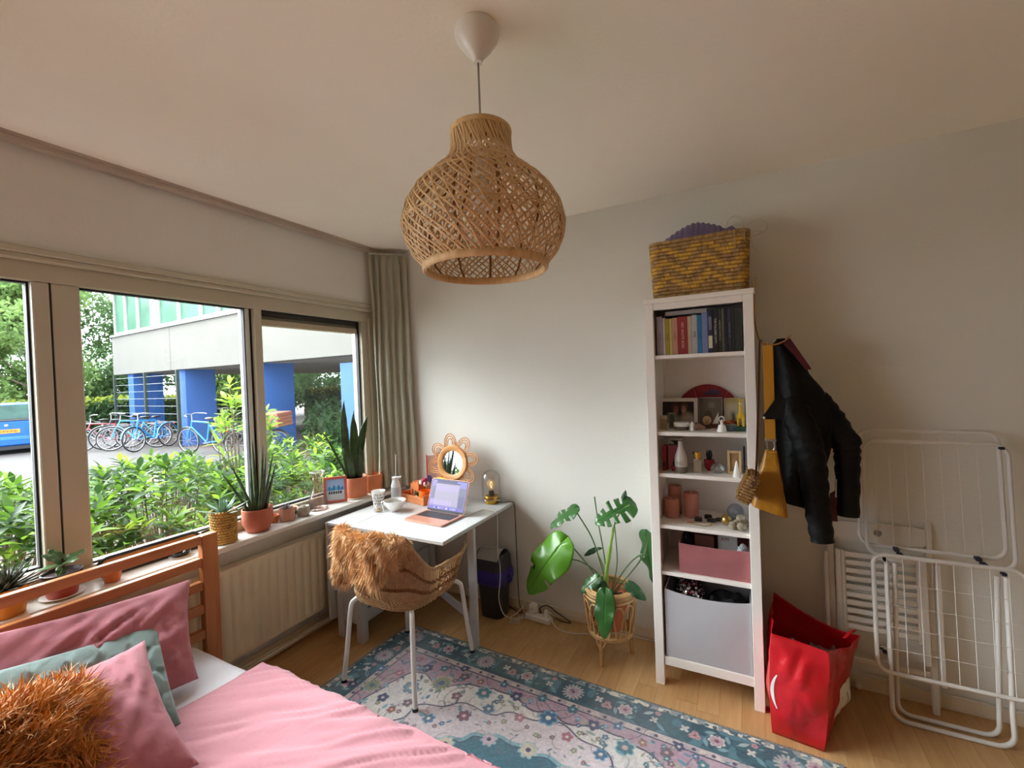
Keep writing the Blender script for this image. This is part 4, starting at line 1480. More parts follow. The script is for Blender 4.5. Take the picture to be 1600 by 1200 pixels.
    for (x, y, r, n, c1, c2, rg) in ((.0, .50, .05, 6, BL, '#d8d2c8', LB), (.20, .555, .034, 5, NV, '#c9b9b0', None), (.36, .50, .048, 6, TE, '#c9a9a9', '#9dbcc4'),
            (.52, .555, .030, 5, BR_, '#bda59f', None), (.60, .46, .062, 14, OL, BL, '#b5b3a2'), (.47, .42, .030, 5, '#7b5a66', '#c6b3ac', None),
            (.75, .52, .036, 6, NV, '#bdb3b5', None), (.72, .36, .045, 6, LB, '#dfd8cf', BL), (.86, .42, .030, 5, PK, '#d9c6c0', None),
            (.92, .28, .055, 12, OL, TE, '#b9b7a6'), (.80, .24, .032, 5, NV, '#cfc3bd', None), (.93, .12, .042, 6, BL, '#d8cfc8', '#8fb4c4'), (.80, .07, .030, 5, BR_, '#c7b1a8', None),
            (.88, .0, .050, 6, TE, '#d0bfb8', LB), (.12, .44, .028, 5, PK, '#ddd0c8', None), (.28, .42, .034, 6, BL, '#e0d8ce', LB), (.66, .27, .028, 5, BR_, '#cbb', None) if False else (.66, .27, .028, 5, BR_, '#ccbbbb', None),
            (.58, .14, .040, 6, LB, '#e5ded6', BL), (.64, .03, .032, 5, PK, '#d6c4be', None), (.36, .33, .036, 6, '#8a4a62', '#d8c4c4', NV),
            (.50, .24, .034, 6, BL, '#dcd4ca', LB), (.12, .36, .0, 5, BL, BL, None), (.70, .20, .024, 5, '#96604f', '#d8c4b4', None), (.42, .56, .022, 5, '#97725f', '#d5c2b3', None),
            (.66, .56, .026, 5, TE, '#cfc7bf', None), (.98, .40, .030, 5, BL, '#b9c7cf', None), (.84, .56, .028, 5, PK, '#d6c2c2', None), (1.02, .24, .028, 5, NV, '#c9c0c0', None), (.3, .60, .024, 5, BL, '#cfd4d8', None), (.08, .60, .026, 5, TE, '#cfd4d8', None), (.56, .61, .026, 5, NV, '#cbbcc0', None)):
        if r > 0:
            sym(flower, x, y, r, n, c1, c2, x * 7, rg)
    for k in range(62):
        x, y = rng.uniform(0.0, 0.92), rng.uniform(0.0, 0.60)
        if (x / 0.52) ** 2 + (y / 0.40) ** 2 < 1.25:
            continue
        q = rng.integers(0, 6)
        sym(leaf, x, y, rng.uniform(.014, .027), rng.uniform(0, 3.14), ['#5f94a6', '#8fa39c', '#b48f97', '#3e5d78', '#a9a793', '#7fb0bf'][q])
    for k in range(150):
        x, y = rng.uniform(0.0, 0.95), rng.uniform(0.0, 0.62)
        if (x / 0.44) ** 2 + (y / 0.30) ** 2 < 1.3:
            continue
        q = rng.integers(0, 7)
        sym(leaf, x, y, rng.uniform(.008, .019), rng.uniform(0, 3.14), ['#4f86a0', '#7d9490', '#a9838d', '#33546f', '#a5a08a', '#6ba6ba', '#2f5f72'][q])
    for k in range(26):
        x, y, a0, bnd = rng.uniform(0.0, 0.9), rng.uniform(0.1, 0.6), rng.uniform(0, 6.28), rng.choice([-1, 1]) * rng.uniform(.04, .09)
        p_ = vine(x, y, a0, 34, bnd)
        for sx in (1, -1):
            for sy in (1, -1):
                curve([(px * sx, py * sy) for px, py in p_], ['#5b5566', '#4f6a80', '#7a6a6e'][k % 3], 0.0016)
    for k in range(70):
        x, y = rng.uniform(0.0, 0.93), rng.uniform(0.0, 0.60)
        if (x / 0.44) ** 2 + (y / 0.30) ** 2 > 1.3:
            sym(flower, x, y, rng.uniform(.010, .017), 5, ['#3f6b8f', '#7b5a66', '#3d7480', '#8f8f78', '#6fa0ba'][k % 5], '#d6cec6', x * 9, None)
    # medallion flowers
    for (x, y, r, n, c1, c2, rg) in ((.0, .30, .046, 8, '#cfc6b4', '#4a4a6a', '#9fb9bf'), (.18, .27, .040, 8, '#c3b1bb', '#3c3c5c', '#8fb0ba'), (.34, .16, .046, 8, '#cfc6b4', '#5a3a56', '#9fb9bf'), (.42, .0, .04, 8, '#bda7b5', '#3c3c5c', None), (.0, .0, .09, 12, '#47708a', '#cdbfb8', '#8aa9b7'), (.14, .08, .032, 5, '#8c5a72', '#d6c6c4', None)):
        sym(flower, x, y, r, n, c1, c2, .2, rg)
    # wear: faded abrash
    mix(noise2(5, 31), '#b9b4b4', .22)
    C[:] *= (0.86 + 0.28 * noise2(120, 40))[..., None]
    C[:] *= (0.93 + 0.14 * noise2(7, 41))[..., None]
    return np.clip(C, 0, 1)
RUGM = MV('rug_pile', 0.95, bump=0.25, bscale=400, sheen=0.3, spec=0.1)
rug_c = paint_rug()
rug = thing('rug', 'teal bordered vintage floral rug on the wooden floor', 'rug', (1.655, -1.345, 0.0005), math.radians(-2.1))
top = printed_grid('pile', rug_c, RW, RH, RUGM, rug, (0, 0, 0.007))
co = np.empty(len(top.data.vertices) * 3, np.float32)
top.data.vertices.foreach_get('co', co)
co = co.reshape(-1, 3)
edge = np.minimum(RW / 2 - np.abs(co[:, 0]), RH / 2 - np.abs(co[:, 1]))
co[:, 2] += RNG.normal(0, 0.0003, len(co)) + 0.0015 * np.clip(edge / 0.01, 0, 1) - 0.001
top.data.vertices.foreach_set('co', co.ravel())
part('backing', G().bb((-RW / 2, -RH / 2, 0), (RW / 2, RH / 2, 0.006)), M('rug_backing', '#8d8a80', 0.95), rug, smooth=False)
part('binding', G().bb((RW / 2 - 0.002, -RH / 2, 0), (RW / 2 + 0.012, RH / 2, 0.007), 0.002), M('rug_binding_plum', '#5a3a45', 0.9), rug, smooth=False)
g = G()
for k in range(520):
    x = -RW / 2 + RW * (k + random.random()) / 520
    g.box((x, RH / 2 + 0.004, 0.004), (0.003, 0.010 + random.random() * .006, 0.003))
for k in range(360):
    y = -RH / 2 + RH * (k + random.random()) / 360
    g.box((-RW / 2 - 0.004, y, 0.004), (0.010 + random.random() * .006, 0.003, 0.003))
part('fringe', g, M('rug_fringe', '#7d8a88', 0.95, var=0.4, scale=60), rug, smooth=False, stuff=True)
# ================================================================ books on the top shelf
PAPER = M('book_paper', '#d9cfb8', 0.9)
bz = SHELF[0] + 0.0006
BK = [  # x0, x1, height, colour, depth, label, title, title colour
    (2.124, 2.1305, .190, '#4a2b2f', .13, 'thin maroon book at the far left of the book row', None, None),
    (2.1315, 2.1615, .197, '#9b96a3', .14, 'thick lilac grey book near the left end of the book row', 'STILTE', '#6c6875'),
    (2.1625, 2.1735, .188, '#b9b4ab', .13, 'thin off white book left of the olive yellow book', None, None),
    (2.1745, 2.1925, .181, '#9c8c22', .13, 'olive yellow book in the book row', 'LIEFDE', '#6a5c12'),
    (2.1935, 2.2055, .181, '#b3a35e', .13, 'pale straw book between the yellow and salmon books', None, None),
    (2.2065, 2.2315, .184, '#b0826a', .13, 'salmon and sand book left of the thick red book', 'WERELD', '#8c5a30'),
    (2.2325, 2.2785, .187, '#8a2423', .14, 'thick dark red book in the middle of the book row', 'HET GROTE BOEK', '#c9a89a'),
    (2.2795, 2.2975, .186, '#a89880', .13, 'beige book right of the thick red book', None, None),
    (2.2985, 2.3235, .190, '#a3a0a3', .14, 'grey book with small black letters down its spine', 'JESSIE', '#1f1d1d'),
    (2.3245, 2.3435, .188, '#1e6f98', .14, 'bright blue book in the book row', 'ZOMER', '#12506f'),
    (2.3445, 2.3705, .196, '#6d7aa6', .14, 'lilac blue book right of the bright blue book', None, None),
    (2.3715, 2.3925, .208, '#20233f', .15, 'navy book with a cream block on its spine', None, None),
    (2.3935, 2.4165, .208, '#16161a', .15, 'black book with bold white title on its spine', 'THE FULLNESS NOW', '#d8d4cc'),
    (2.4175, 2.4305, .210, '#26251f', .15, 'very dark olive book with thin grey title', 'SOMETHING TO KEEP YOU', '#a7a89f'),
    (2.4315, 2.4435, .208, '#4c5044', .15, 'grey green book right of the olive book with thin title', None, None),
    (2.4445, 2.4565, .209, '#121316', .15, 'slim black book left of the slate titled book', None, None),
    (2.4575, 2.4735, .208, '#1d2233', .15, 'dark book with a slate grey title band', 'THE OTHER LIFE', '#76809a'),
    (2.4745, 2.4865, .207, '#101116', .15, 'slim black book right of the slate titled book', None, None),
    (2.4875, 2.5200, .206, '#1f231d', .16, 'wide black green book at the right end of the book row', None, None),
]
for i, (x0, x1, h, col, dep, lab, title, tcol) in enumerate(BK):
    bk = thing('book', lab, 'book', ((x0 + x1) / 2, -0.352, bz), 0, 'books on the top shelf')
    w_ = x1 - x0
    m = M('book_cover_%d' % i, col, 0.55, var=0.10, scale=18)
    g = G()
    g.bb((-w_ / 2, 0, 0), (w_ / 2, 0.0025, h), 0.0008)
    g.bb((-w_ / 2, 0.002, 0), (-w_ / 2 + 0.0018, dep, h))
    g.bb((w_ / 2 - 0.0018, 0.002, 0), (w_ / 2, dep, h))
    part('cover', g, m, bk, smooth=False)
    part('pages', G().bb((-w_ / 2 + 0.0018, 0.0025, 0.003), (w_ / 2 - 0.0018, dep - 0.004, h - 0.003)), PAPER, bk, smooth=False)
    if title:
        big = 0.013 if title == 'THE FULLNESS NOW' else min(0.0115, w_ * 0.62)
        if title == 'HET GROTE BOEK':
            big = 0.016
        R4 = Matrix.Translation((0, -0.0006, h * 0.5)) @ Matrix.Rotation(PI / 2, 4, 'X') @ Matrix.Rotation(-PI / 2, 4, 'Z')
        lettering(title, big, M('title_%s' % tcol, tcol, 0.6), bk, R4)
    if i == 11:
        part('spine_block', G().bb((-w_ / 2 + .002, -0.0006, 0.022), (w_ / 2 - .002, 0.0004, 0.082)), M('cream_block', '#c3c4a6', 0.6), bk, smooth=False)
        part('spine_block', G().bb((-w_ / 2 + .004, -0.0006, 0.11), (w_ / 2 - .004, 0.0004, 0.175)), M('slate_block', '#666c8a', 0.6), bk, smooth=False)
bk = thing('book', 'lilac grey book lying flat on top of the book row', 'book', (2.272, -0.345, bz + 0.1978), 0, 'books on the top shelf')
part('cover', G().bb((-0.098, 0, 0), (0.098, 0.14, 0.0018)).bb((-0.098, 0, 0.0182), (0.098, 0.14, 0.020)).bb((-0.098, 0, 0), (-0.0965, 0.14, 0.02)), M('book_flat', '#8f8a93', 0.55), bk, smooth=False)
part('pages', G().bb((-0.096, 0.003, 0.0018), (0.095, 0.137, 0.0182)), M('page_edges_grey', '#a09a98', 0.9), bk, smooth=False)

# ================================================================ second shelf
z2 = SHELF[1] + 0.0006
fan = thing('hand_fan', 'red half round fan standing at the back of the shelf', 'fan', (2.338, -0.060, z2))
REDL = M('red_lacquer', '#8f0f1c', 0.45)
nf_ = 30
g = G()
for k in range(nf_):
    a0, a1 = PI * k / nf_, PI * (k + 1) / nf_
    for (a, b, y0, y1) in ((a0, (a0 + a1) / 2, 0.0, 0.004), ((a0 + a1) / 2, a1, 0.004, 0.0)):
        p = [(0.03 * math.cos(a), y0, 0.03 * math.sin(a)), (0.184 * math.cos(a), y0, 0.226 * math.sin(a)), (0.184 * math.cos(b), y1, 0.226 * math.sin(b)), (0.03 * math.cos(b), y1, 0.03 * math.sin(b))]
        o = len(g.v)
        g.add(p + [(q[0], q[1] + 0.0015, q[2]) for q in p], [(0, 1, 2, 3), (7, 6, 5, 4), (1, 5, 6, 2)])
part('leaf', g, REDL, fan, smooth=False)
part('blue_print', G().prism([(-0.03, 0), (0.0, 0.012), (0.045, 0.006), (0.05, -0.012), (0.01, -0.02), (-0.035, -0.014)], 0.0008, Matrix.Translation((0.02, -0.001, 0.185)) @ Matrix.Rotation(PI / 2, 4, 'X')), M('dusk_blue_print', '#4a3350', 0.6), fan, smooth=False)
part('handle', G().lathe([(0.0001, 0), (0.02, 0), (0.02, 0.006), (0.0001, 0.006)], 16), REDL, fan, (0, -0.002, 0.021), (PI / 2, 0, 0))

def picture(name, lab, x, y, z, w_, h_, fw_, tilt, fmat, paint, group=None, rotz=0.0, mount=None):
    t = thing(name, lab, 'picture frame', (x, y, z + 0.0018), rotz, group)
    fr_ = link('tilted', None, None)
    bpy.data.objects.remove(fr_)
    R_ = Matrix.Rotation(-tilt, 4, 'X')
    g = G()
    for (a, b) in (((-w_ / 2, 0, 0), (-w_ / 2 + fw_, 0.012, h_)), ((w_ / 2 - fw_, 0, 0), (w_ / 2, 0.012, h_)), ((-w_ / 2 + fw_, 0, 0), (w_ / 2 - fw_, 0.012, fw_)), ((-w_ / 2 + fw_, 0, h_ - fw_), (w_ / 2 - fw_, 0.012, h_))):
        g.bb(a, b, 0.001)
    g.v = [tuple(R_ @ Vector(q)) for q in g.v]
    part('frame', g, fmat, t, smooth=False)
    c = paint
    o = printed_grid('picture', c, w_ - 2 * fw_ + .002, h_ - 2 * fw_ + .002, MV('photo_print', 0.5), t)
    o.data.transform(R_ @ Matrix.Translation((0, 0.006, h_ / 2)) @ Matrix.Rotation(PI / 2, 4, 'X'))
    g = G().bb((-w_ / 2 + .001, 0.010, 0.001), (w_ / 2 - .001, 0.0125, h_ - .001))
    g.v = [tuple(R_ @ Vector(q)) for q in g.v]
    part('backing', g, M('frame_backing', '#5c4b3a', 0.9), t, smooth=False)
    # strut
    p0 = R_ @ Vector((0, 0.013, h_ * 0.6))
    part('strut', G().bar(p0, (0, p0.y + h_ * 0.10 + .012, 0.003), 0.02, 0.003), M('frame_backing', '#5c4b3a', 0.9), t, smooth=False)
    return t
def canvas(W, Hh, base):
    xx, yy = np.meshgrid(np.linspace(0, 1, W), np.linspace(0, 1, Hh))
    c = np.zeros((Hh, W, 3)); c[:] = lin(base)
    return xx, yy, c
def blob(xx, yy, c, cx, cy, rx, ry, col, soft=0.25):
    d = np.sqrt(((xx - cx) / rx) ** 2 + ((yy - cy) / ry) ** 2)
    k = np.clip((1 - d) / soft, 0, 1)[..., None]
    c[:] = c * (1 - k) + np.array(lin(col)) * k
xx, yy, c = canvas(84, 62, '#2a231f')
blob(xx, yy, c, .30, .12, .36, .42, '#8f8378', .5); blob(xx, yy, c, .80, .14, .30, .46, '#a0968c', .5)
blob(xx, yy, c, .41, .74, .16, .27, '#4b2f25', .4); blob(xx, yy, c, .43, .60, .10, .25, '#9a6660', .6); blob(xx, yy, c, .38, .36, .08, .12, '#8f5f58', .6)
blob(xx, yy, c, .70, .78, .15, .24, '#50392a', .4); blob(xx, yy, c, .68, .62, .10, .24, '#b08a74', .6); blob(xx, yy, c, .72, .38, .08, .12, '#a47f6c', .6)
blob(xx, yy, c, .55, .46, .05, .16, '#2a231f', .8); blob(xx, yy, c, .42, .66, .05, .02, '#5b332c'); blob(xx, yy, c, .67, .69, .05, .02, '#6b4a3a')
WFR = M('white_frame', '#d9d6cd', 0.4)
picture('photo_frame', 'white photo frame with two people close together on the shelf', 2.196, -0.16, z2, 0.200, 0.156, 0.019, 0.12, WFR, c)
xx, yy, c = canvas(50, 62, '#6d675c')
blob(xx, yy, c, .5, .6, .6, .5, '#787266', 1); blob(xx, yy, c, .55, .75, .18, .12, '#8d877d'); blob(xx, yy, c, .4, .3, .2, .3, '#5a5349')
picture('photo_frame', 'thin silver frame with a faded grey picture behind the sail boat', 2.356, -0.12, z2, 0.118, 0.156, 0.004, 0.10, STEEL, c)
xx, yy, c = canvas(50, 64, '#cfc6a8')
blob(xx, yy, c, .5, .95, .9, .22, '#b59a55', 1); blob(xx, yy, c, .42, .42, .2, .2, '#8f8d80', .8); blob(xx, yy, c, .45, .30, .08, .2, '#6d675a'); blob(xx, yy, c, .7, .15, .6, .14, '#a19a80', .8)
picture('canvas_print', 'small pale painting of a tree behind the yellow giraffe', 2.470, -0.10, z2, 0.100, 0.150, 0.003, 0.10, M('canvas_edge', '#d4cba9', 0.8), c)
jar = thing('cork_jar', 'small beige cork topped jar at the left of the second shelf', 'jar', (2.142, -0.285, z2))
part('body', G().lathe([(0.0001, 0), (0.014, 0), (0.015, 0.004), (0.015, 0.055), (0.013, 0.058), (0.0001, 0.058)], 18), M('beige_jar', '#a08c6c', 0.5), jar)
part('stopper', G().lathe([(0.0165, 0.056), (0.017, 0.074), (0.0001, 0.075)], 18), M('cork', '#c3b192', 0.8), jar)
tile = thing('trinket_frame', 'tiny grey green frame behind the cork jar', 'frame', (2.176, -0.235, z2))
part('frame', G().bb((-0.017, 0, 0), (0.017, 0.008, 0.085), 0.001), M('grey_green_frame', '#7d8a80', 0.5), tile, smooth=False)
part('picture', G().bb((-0.012, -0.001, 0.008), (0.012, 0.0005, 0.075)), M('mossy_picture', '#4e5a50', 0.6), tile, smooth=False)
tin = thing('tin', 'round wooden tin with a white lid on the second shelf', 'tin', (2.226, -0.265, z2))
part('body', G().lathe([(0.0001, 0), (0.034, 0), (0.036, 0.003), (0.036, 0.018)], 26), M('tin_brown', '#6f5d49', 0.5), tin)
part('lid', G().lathe([(0.038, 0.018), (0.039, 0.020), (0.039, 0.036), (0.036, 0.039), (0.0001, 0.039)], 26), CER, tin)
ghost = thing('figurine', 'tiny white house shaped figurine right of the white lidded tin', 'figurine', (2.281, -0.285, z2))
part('body', G().lathe([(0.0001, 0), (0.011, 0), (0.009, 0.028), (0.0001, 0.028)], 12), CER, ghost)
part('roof', G().lathe([(0.015, 0.026), (0.009, 0.036), (0.0001, 0.046)], 12, cap0=True), CER, ghost)
shl = thing('seashell', 'pinkish brown seashell on the second shelf', 'shell', (2.316, -0.275, z2 + 0.002), 0.4)
def shellfn(u, v):
    a = u * 2 * PI
    r = 0.022 * (1 - v) ** 0.8 * (1 + 0.07 * math.cos(8 * a)) + 0.0005
    return (v * 0.05 - 0.02, r * math.cos(a), 0.020 + r * math.sin(a) * .9 - 0.010 * v)
part('whorl', G().grid(shellfn, 26, 14, True), M('shell_pink', '#9d7463', 0.5, var=.2, scale=60), shl)
part('lip', G().sph((-0.018, 0, 0.0165), (0.012, 0.018, 0.016), 14, 9), M('shell_lip', '#7a5749', 0.5), shl)
head = thing('ornament', 'small smiling sandstone face ornament beside the sail boat', 'ornament', (2.345, -0.205, z2))
part('plinth', G().bb((-0.018, -0.012, 0), (0.018, 0.012, 0.018), 0.002), M('dark_walnut', '#4f3929', 0.5), head, smooth=False)
part('face', G().sph((0, 0, 0.042), (0.021, 0.014, 0.025), 18, 12), M('sandstone', '#b08a63', 0.8), head)
part('features', G().sph((-0.007, -0.0125, 0.047), 0.003, 8, 5).sph((0.007, -0.0125, 0.047), 0.003, 8, 5).tube([(-0.008, -0.0118, 0.034), (0, -0.0145, 0.031), (0.008, -0.0118, 0.034)], 0.0014, 5).sph((0, -0.015, 0.041), (0.0025, 0.003, 0.004), 8, 5), M('carved_dark', '#5e4128', 0.8), head)
boat = thing('sail_boat', 'small wooden sail boat with a white sail on the shelf', 'boat', (2.395, -0.20, z2))
part('hull', G().grid(lambda u, v: ((u - .5) * 0.085, (v - .5) * 2 * 0.012 * math.sin(PI * min(1, max(0, u * .9 + .05))) ** .6, 0.002 + 0.020 * abs(2 * v - 1) ** 1.5 + .006 * abs(2 * u - 1) ** 2), 18, 10), M('boat_brown', '#5a3d2a', 0.5), boat)
part('deck', G().bb((-0.036, -0.009, 0.015), (0.036, 0.009, 0.018), 0.001), M('boat_deck', '#7b5a3c', 0.5), boat, smooth=False)
part('mast', G().tube([(0.004, 0, 0.015), (0.006, 0, 0.095)], 0.0018, 6), M('boat_brown', '#5a3d2a', 0.5), boat)
part('sail', G().prism([(-0.026, 0.024), (0.004, 0.026), (0.006, 0.090)], 0.0012, Matrix.Rotation(PI / 2, 4, 'X')), M('sail_cloth', '#cfc6bd', 0.8), boat, smooth=False)
bell = thing('bell', 'small white porcelain bell with a looped handle', 'bell', (2.418, -0.315, z2))
part('body', G().lathe([(0.021, 0), (0.022, 0.002), (0.018, 0.022), (0.014, 0.034), (0.0001, 0.036)], 22), CER, bell)
part('handle', G().lathe([(0.007, 0.034), (0.005, 0.042), (0.008, 0.050), (0.004, 0.056), (0.0001, 0.06)], 12).tube([(0.012 * math.cos(k / 14 * 2 * PI), 0, 0.062 + 0.012 * math.sin(k / 14 * 2 * PI)) for k in range(14)], 0.0022, 5, closed=True), CER, bell)
posy = thing('flower_bowl', 'grey bowl filled with orange paper flowers on the shelf', 'bowl', (2.452, -0.19, z2))
part('bowl', G().lathe([(0.0001, 0), (0.022, 0), (0.034, 0.022), (0.032, 0.022), (0.0001, 0.014)], 22), M('grey_bowl', '#77786f', 0.5), posy)
for i, (nm, col) in enumerate((('orange', '#b8622c'), ('red', '#97392b'), ('peach', '#c08a4e'))):
    g = G()
    for k in range(6):
        a = k * 1.05 + i * .35
        q = 0.006 + 0.008 * i
        g.sph((q * math.cos(a) * 2, q * math.sin(a) * 2, 0.034 - 0.004 * i + .004 * (k % 2)), (0.008, 0.008, 0.007), 8, 6)
    part('blossoms', g, M('blossom_' + nm, col, 0.7), posy, stuff=True)
blue = thing('tin', 'low blue grey tin in front of the flower bowl', 'tin', (2.452, -0.265, z2))
part('body', G().lathe([(0.0001, 0), (0.029, 0), (0.03, 0.002), (0.03, 0.016)], 24), M('blue_grey_tin', '#59656f', 0.45, metal=.3), blue)
part('lid', G().lathe([(0.031, 0.016), (0.0315, 0.026), (0.029, 0.028), (0.0001, 0.028)], 24), M('blue_grey_lid', '#667480', 0.45, metal=.3), blue)
gbx = thing('box', 'flat dark green box under the yellow giraffe', 'box', (2.500, -0.215, z2))
part('body', G().bb((-0.024, -0.075, 0), (0.022, 0.05, 0.010), 0.001), M('green_box', '#23513d', 0.6), gbx, smooth=False)
part('lid', G().bb((-0.025, -0.076, 0.010), (0.023, 0.051, 0.018), 0.001), M('green_lid', '#2c5f48', 0.6), gbx, smooth=False)
gir = thing('giraffe', 'yellow toy giraffe standing on the flat green box', 'toy', (2.500, -0.225, z2 + 0.0185))
YEL = M('toy_yellow', '#d8b416', 0.4)
def skin_blob(nm, balls, mat, parent, res=0.004):
    mb = bpy.data.metaballs.new(nm); mb.resolution = res; mb.threshold = 0.12
    for (x, y, z, r) in balls:
        e_ = mb.elements.new(); e_.co = (x, y, z); e_.radius = r * 1.75
    o = bpy.data.objects.new(nm, mb); COL.objects.link(o)
    me = bpy.data.meshes.new_from_object(o.evaluated_get(bpy.context.evaluated_depsgraph_get()))
    bpy.data.objects.remove(o)
    me.materials.clear(); me.materials.append(mat)
    me.polygons.foreach_set('use_smooth', [True] * len(me.polygons))
    return link(nm, me, parent)
part('body', G().sph((0, 0, 0.048), (0.020, 0.026, 0.018), 16, 10).tube([(0, -0.016, 0.052), (0, -0.022, 0.08), (-.001, -0.026, 0.112)], [0.013, 0.0075, 0.006], 12).sph((-0.001, -0.032, 0.117), (0.0075, 0.014, 0.0085), 14, 9), YEL, gir)
for sx in (-1, 1):
    for sy in (-1, 1):
        part('leg', G().tube([(sx * 0.010, sy * 0.015, 0.045), (sx * 0.012, sy * 0.017, 0.016), (sx * 0.012, sy * 0.018, 0.0)], [0.008, 0.005, 0.006], 10), YEL, gir)
    part('horn', G().tube([(sx * 0.004, -0.026, 0.122), (sx * 0.005, -0.025, 0.133)], 0.0016, 6).sph((sx * 0.005, -0.025, 0.134), 0.0025, 8, 5), YEL, gir)
part('face', G().sph((-0.001, -0.041, 0.1145), (0.006, 0.006, 0.006), 12, 8), M('toy_cream', '#d9cf9b', 0.5), gir)

# ================================================================ third shelf
z3 = SHELF[2] + 0.0006
RED = M('red_card', '#8e1220', 0.5)
PNK = M('pink_card', '#a9616c', 0.5)
rb = thing('perfume_box', 'tall red carton at the left end of the third shelf', 'box', (2.141, -0.27, z3))
part('carton', G().bb((-0.010, -0.03, 0), (0.010, 0.03, 0.128), 0.001), RED, rb, smooth=False)
part('label', G().bb((-0.007, -0.0306, 0.02), (0.007, -0.0298, 0.045)), M('carton_dark', '#3c0d14', 0.5), rb, smooth=False)
pb = thing('perfume_box', 'pink carton with a red corner behind the white bottle', 'box', (2.180, -0.24, z3))
part('carton', G().bb((-0.026, -0.02, 0), (0.026, 0.02, 0.128), 0.001), PNK, pb, smooth=False)
part('panel', G().bb((0.0, -0.0206, 0.0), (0.0255, -0.0198, 0.055)), RED, pb, smooth=False)
rbt = thing('perfume', 'tiny red bottle with a black cap in front of the pink carton', 'perfume', (2.188, -0.295, z3))
part('bottle', G().bb((-0.012, -0.008, 0), (0.012, 0.008, 0.028), 0.003), M('red_glass', '#8d1526', 0.15), rbt)
part('cap', G().cyl((0, 0, 0.028), 0.007, 0.02, 14), BLACK, rbt)
dec = thing('bowl_stack', 'round white dish on a dark stand at the back of the third shelf', 'dish', (2.178, -0.12, z3))
part('stand', G().lathe([(0.0001, 0), (0.035, 0), (0.012, 0.02), (0.012, 0.12), (0.036, 0.138)], 20), M('dark_stand', '#4b4238', 0.5), dec)
part('dish', G().lathe([(0.0001, 0.138), (0.036, 0.138), (0.04, 0.15), (0.037, 0.15), (0.0001, 0.144)], 24), CER, dec)
bot = thing('bottle', 'white painted glass bottle with a clear grey foot', 'bottle', (2.224, -0.31, z3))
part('glass_foot', G().lathe([(0.0001, 0), (0.029, 0), (0.031, 0.004), (0.031, 0.028), (0.0305, 0.030)], 28), M('smoke_glass', '#6f665a', 0.15), bot)
part('white_body', G().lathe([(0.0305, 0.030), (0.031, 0.06), (0.027, 0.085), (0.017, 0.115), (0.0125, 0.132), (0.012, 0.158), (0.0001, 0.159)], 28), M('white_bottle_paint', '#c9c4bb', 0.3), bot)
me = text_mesh('N2', 0.026, 0.0002)
me.materials.clear(); me.materials.append(M('grey_mark', '#8b8378', 0.5))
for v in me.vertices:
    a = -PI / 2 + v.co.x / 0.0315
    v.co = Vector((0.0315 * math.cos(a), 0.0315 * math.sin(a), 0.05 + v.co.y))
link('lettering', me, bot)
pf1 = thing('perfume', 'clear perfume bottle with a gold cap', 'perfume', (2.303, -0.305, z3))
part('bottle', G().bb((-0.018, -0.011, 0), (0.018, 0.011, 0.07), 0.004), M('perfume_glass', '#b5a592', 0.08, alpha=0.4), pf1)
part('cap', G().lathe([(0.010, 0.07), (0.010, 0.078), (0.0155, 0.08), (0.0165, 0.104), (0.0001, 0.105)], 18), BRASS, pf1)
part('tag', G().bb((-0.023, -0.004, 0.094), (-0.016, 0.002, 0.108), 0.002), BLACK, pf1)
pf2 = thing('perfume', 'red glass perfume bottle with a tall black rounded stopper', 'perfume', (2.352, -0.235, z3))
RG = M('ruby_glass', '#8c0c1e', 0.08)
part('bottle', G().lathe([(0.0001, 0.0), (0.012, 0.0), (0.024, 0.018), (0.027, 0.045), (0.023, 0.058), (0.0001, 0.06)], 8), RG, pf2, ang=20)
part('shoulder', G().box((0, 0, 0.05), (0.05, 0.03, 0.02), 0.006), RG, pf2, ang=20)
part('stopper', G().lathe([(0.010, 0.06), (0.013, 0.066), (0.0155, 0.082), (0.012, 0.102), (0.0001, 0.107)], 18), M('black_gloss', '#160f10', 0.15), pf2)
cry = thing('crystal', 'faceted clear glass heart shaped crystal lying on the shelf', 'crystal', (2.392, -0.285, z3 + 0.03), 0.3)
g = G()
bm_ = bmesh.new()
bmesh.ops.create_icosphere(bm_, subdivisions=2, radius=0.034)
for v in bm_.verts:
    v.co = Vector((v.co.x, v.co.y * 0.6, v.co.z * 0.86))
    for ax in (Vector((.6, .5, .62)), Vector((-.5, -.6, .6)), Vector((.2, -.8, -.5)), Vector((0, 0, -1))):
        ax = ax.normalized()
        d_ = v.co.dot(ax) - 0.023
        if d_ > 0:
            v.co -= ax * d_
g.add([v.co.copy() for v in bm_.verts], [[v.index for v in f.verts] for f in bm_.faces])
bm_.free()
part('facets', g, thin_glass('crystal_glass', (0.86, 0.88, 0.88), 0.55, 0.05), cry, (0, 0, -0.007), smooth=False)
part('core', G().sph((0, 0, -0.007), (0.012, 0.008, 0.012), 6, 4), M('crystal_core', '#c9ccca', 0.05, alpha=.4), cry, smooth=False)
xx, yy, c = canvas(40, 60, '#8d6e4a')
blob(xx, yy, c, .5, .45, .35, .3, '#a58458', .9)
picture('photo_frame', 'bare wooden photo frame right of the crystal', 2.468, -0.285, z3, 0.062, 0.112, 0.011, 0.08, wood_mat('light_oak_frame', '#b39a72', '#c4ab83', 0.6, 'Z'), c)
cone = thing('cone_ornament', 'slim white cone ornament in front of the wooden frame', 'ornament', (2.478, -0.345, z3))
part('cone', G().lathe([(0.0001, 0), (0.0155, 0), (0.0165, 0.002), (0.012, 0.032), (0.0035, 0.072), (0.0001, 0.080)], 24), CER, cone)
drk = thing('phone_case', 'dark rounded case leaning at the right side of the third shelf', 'case', (2.517, -0.20, z3), 0.0)
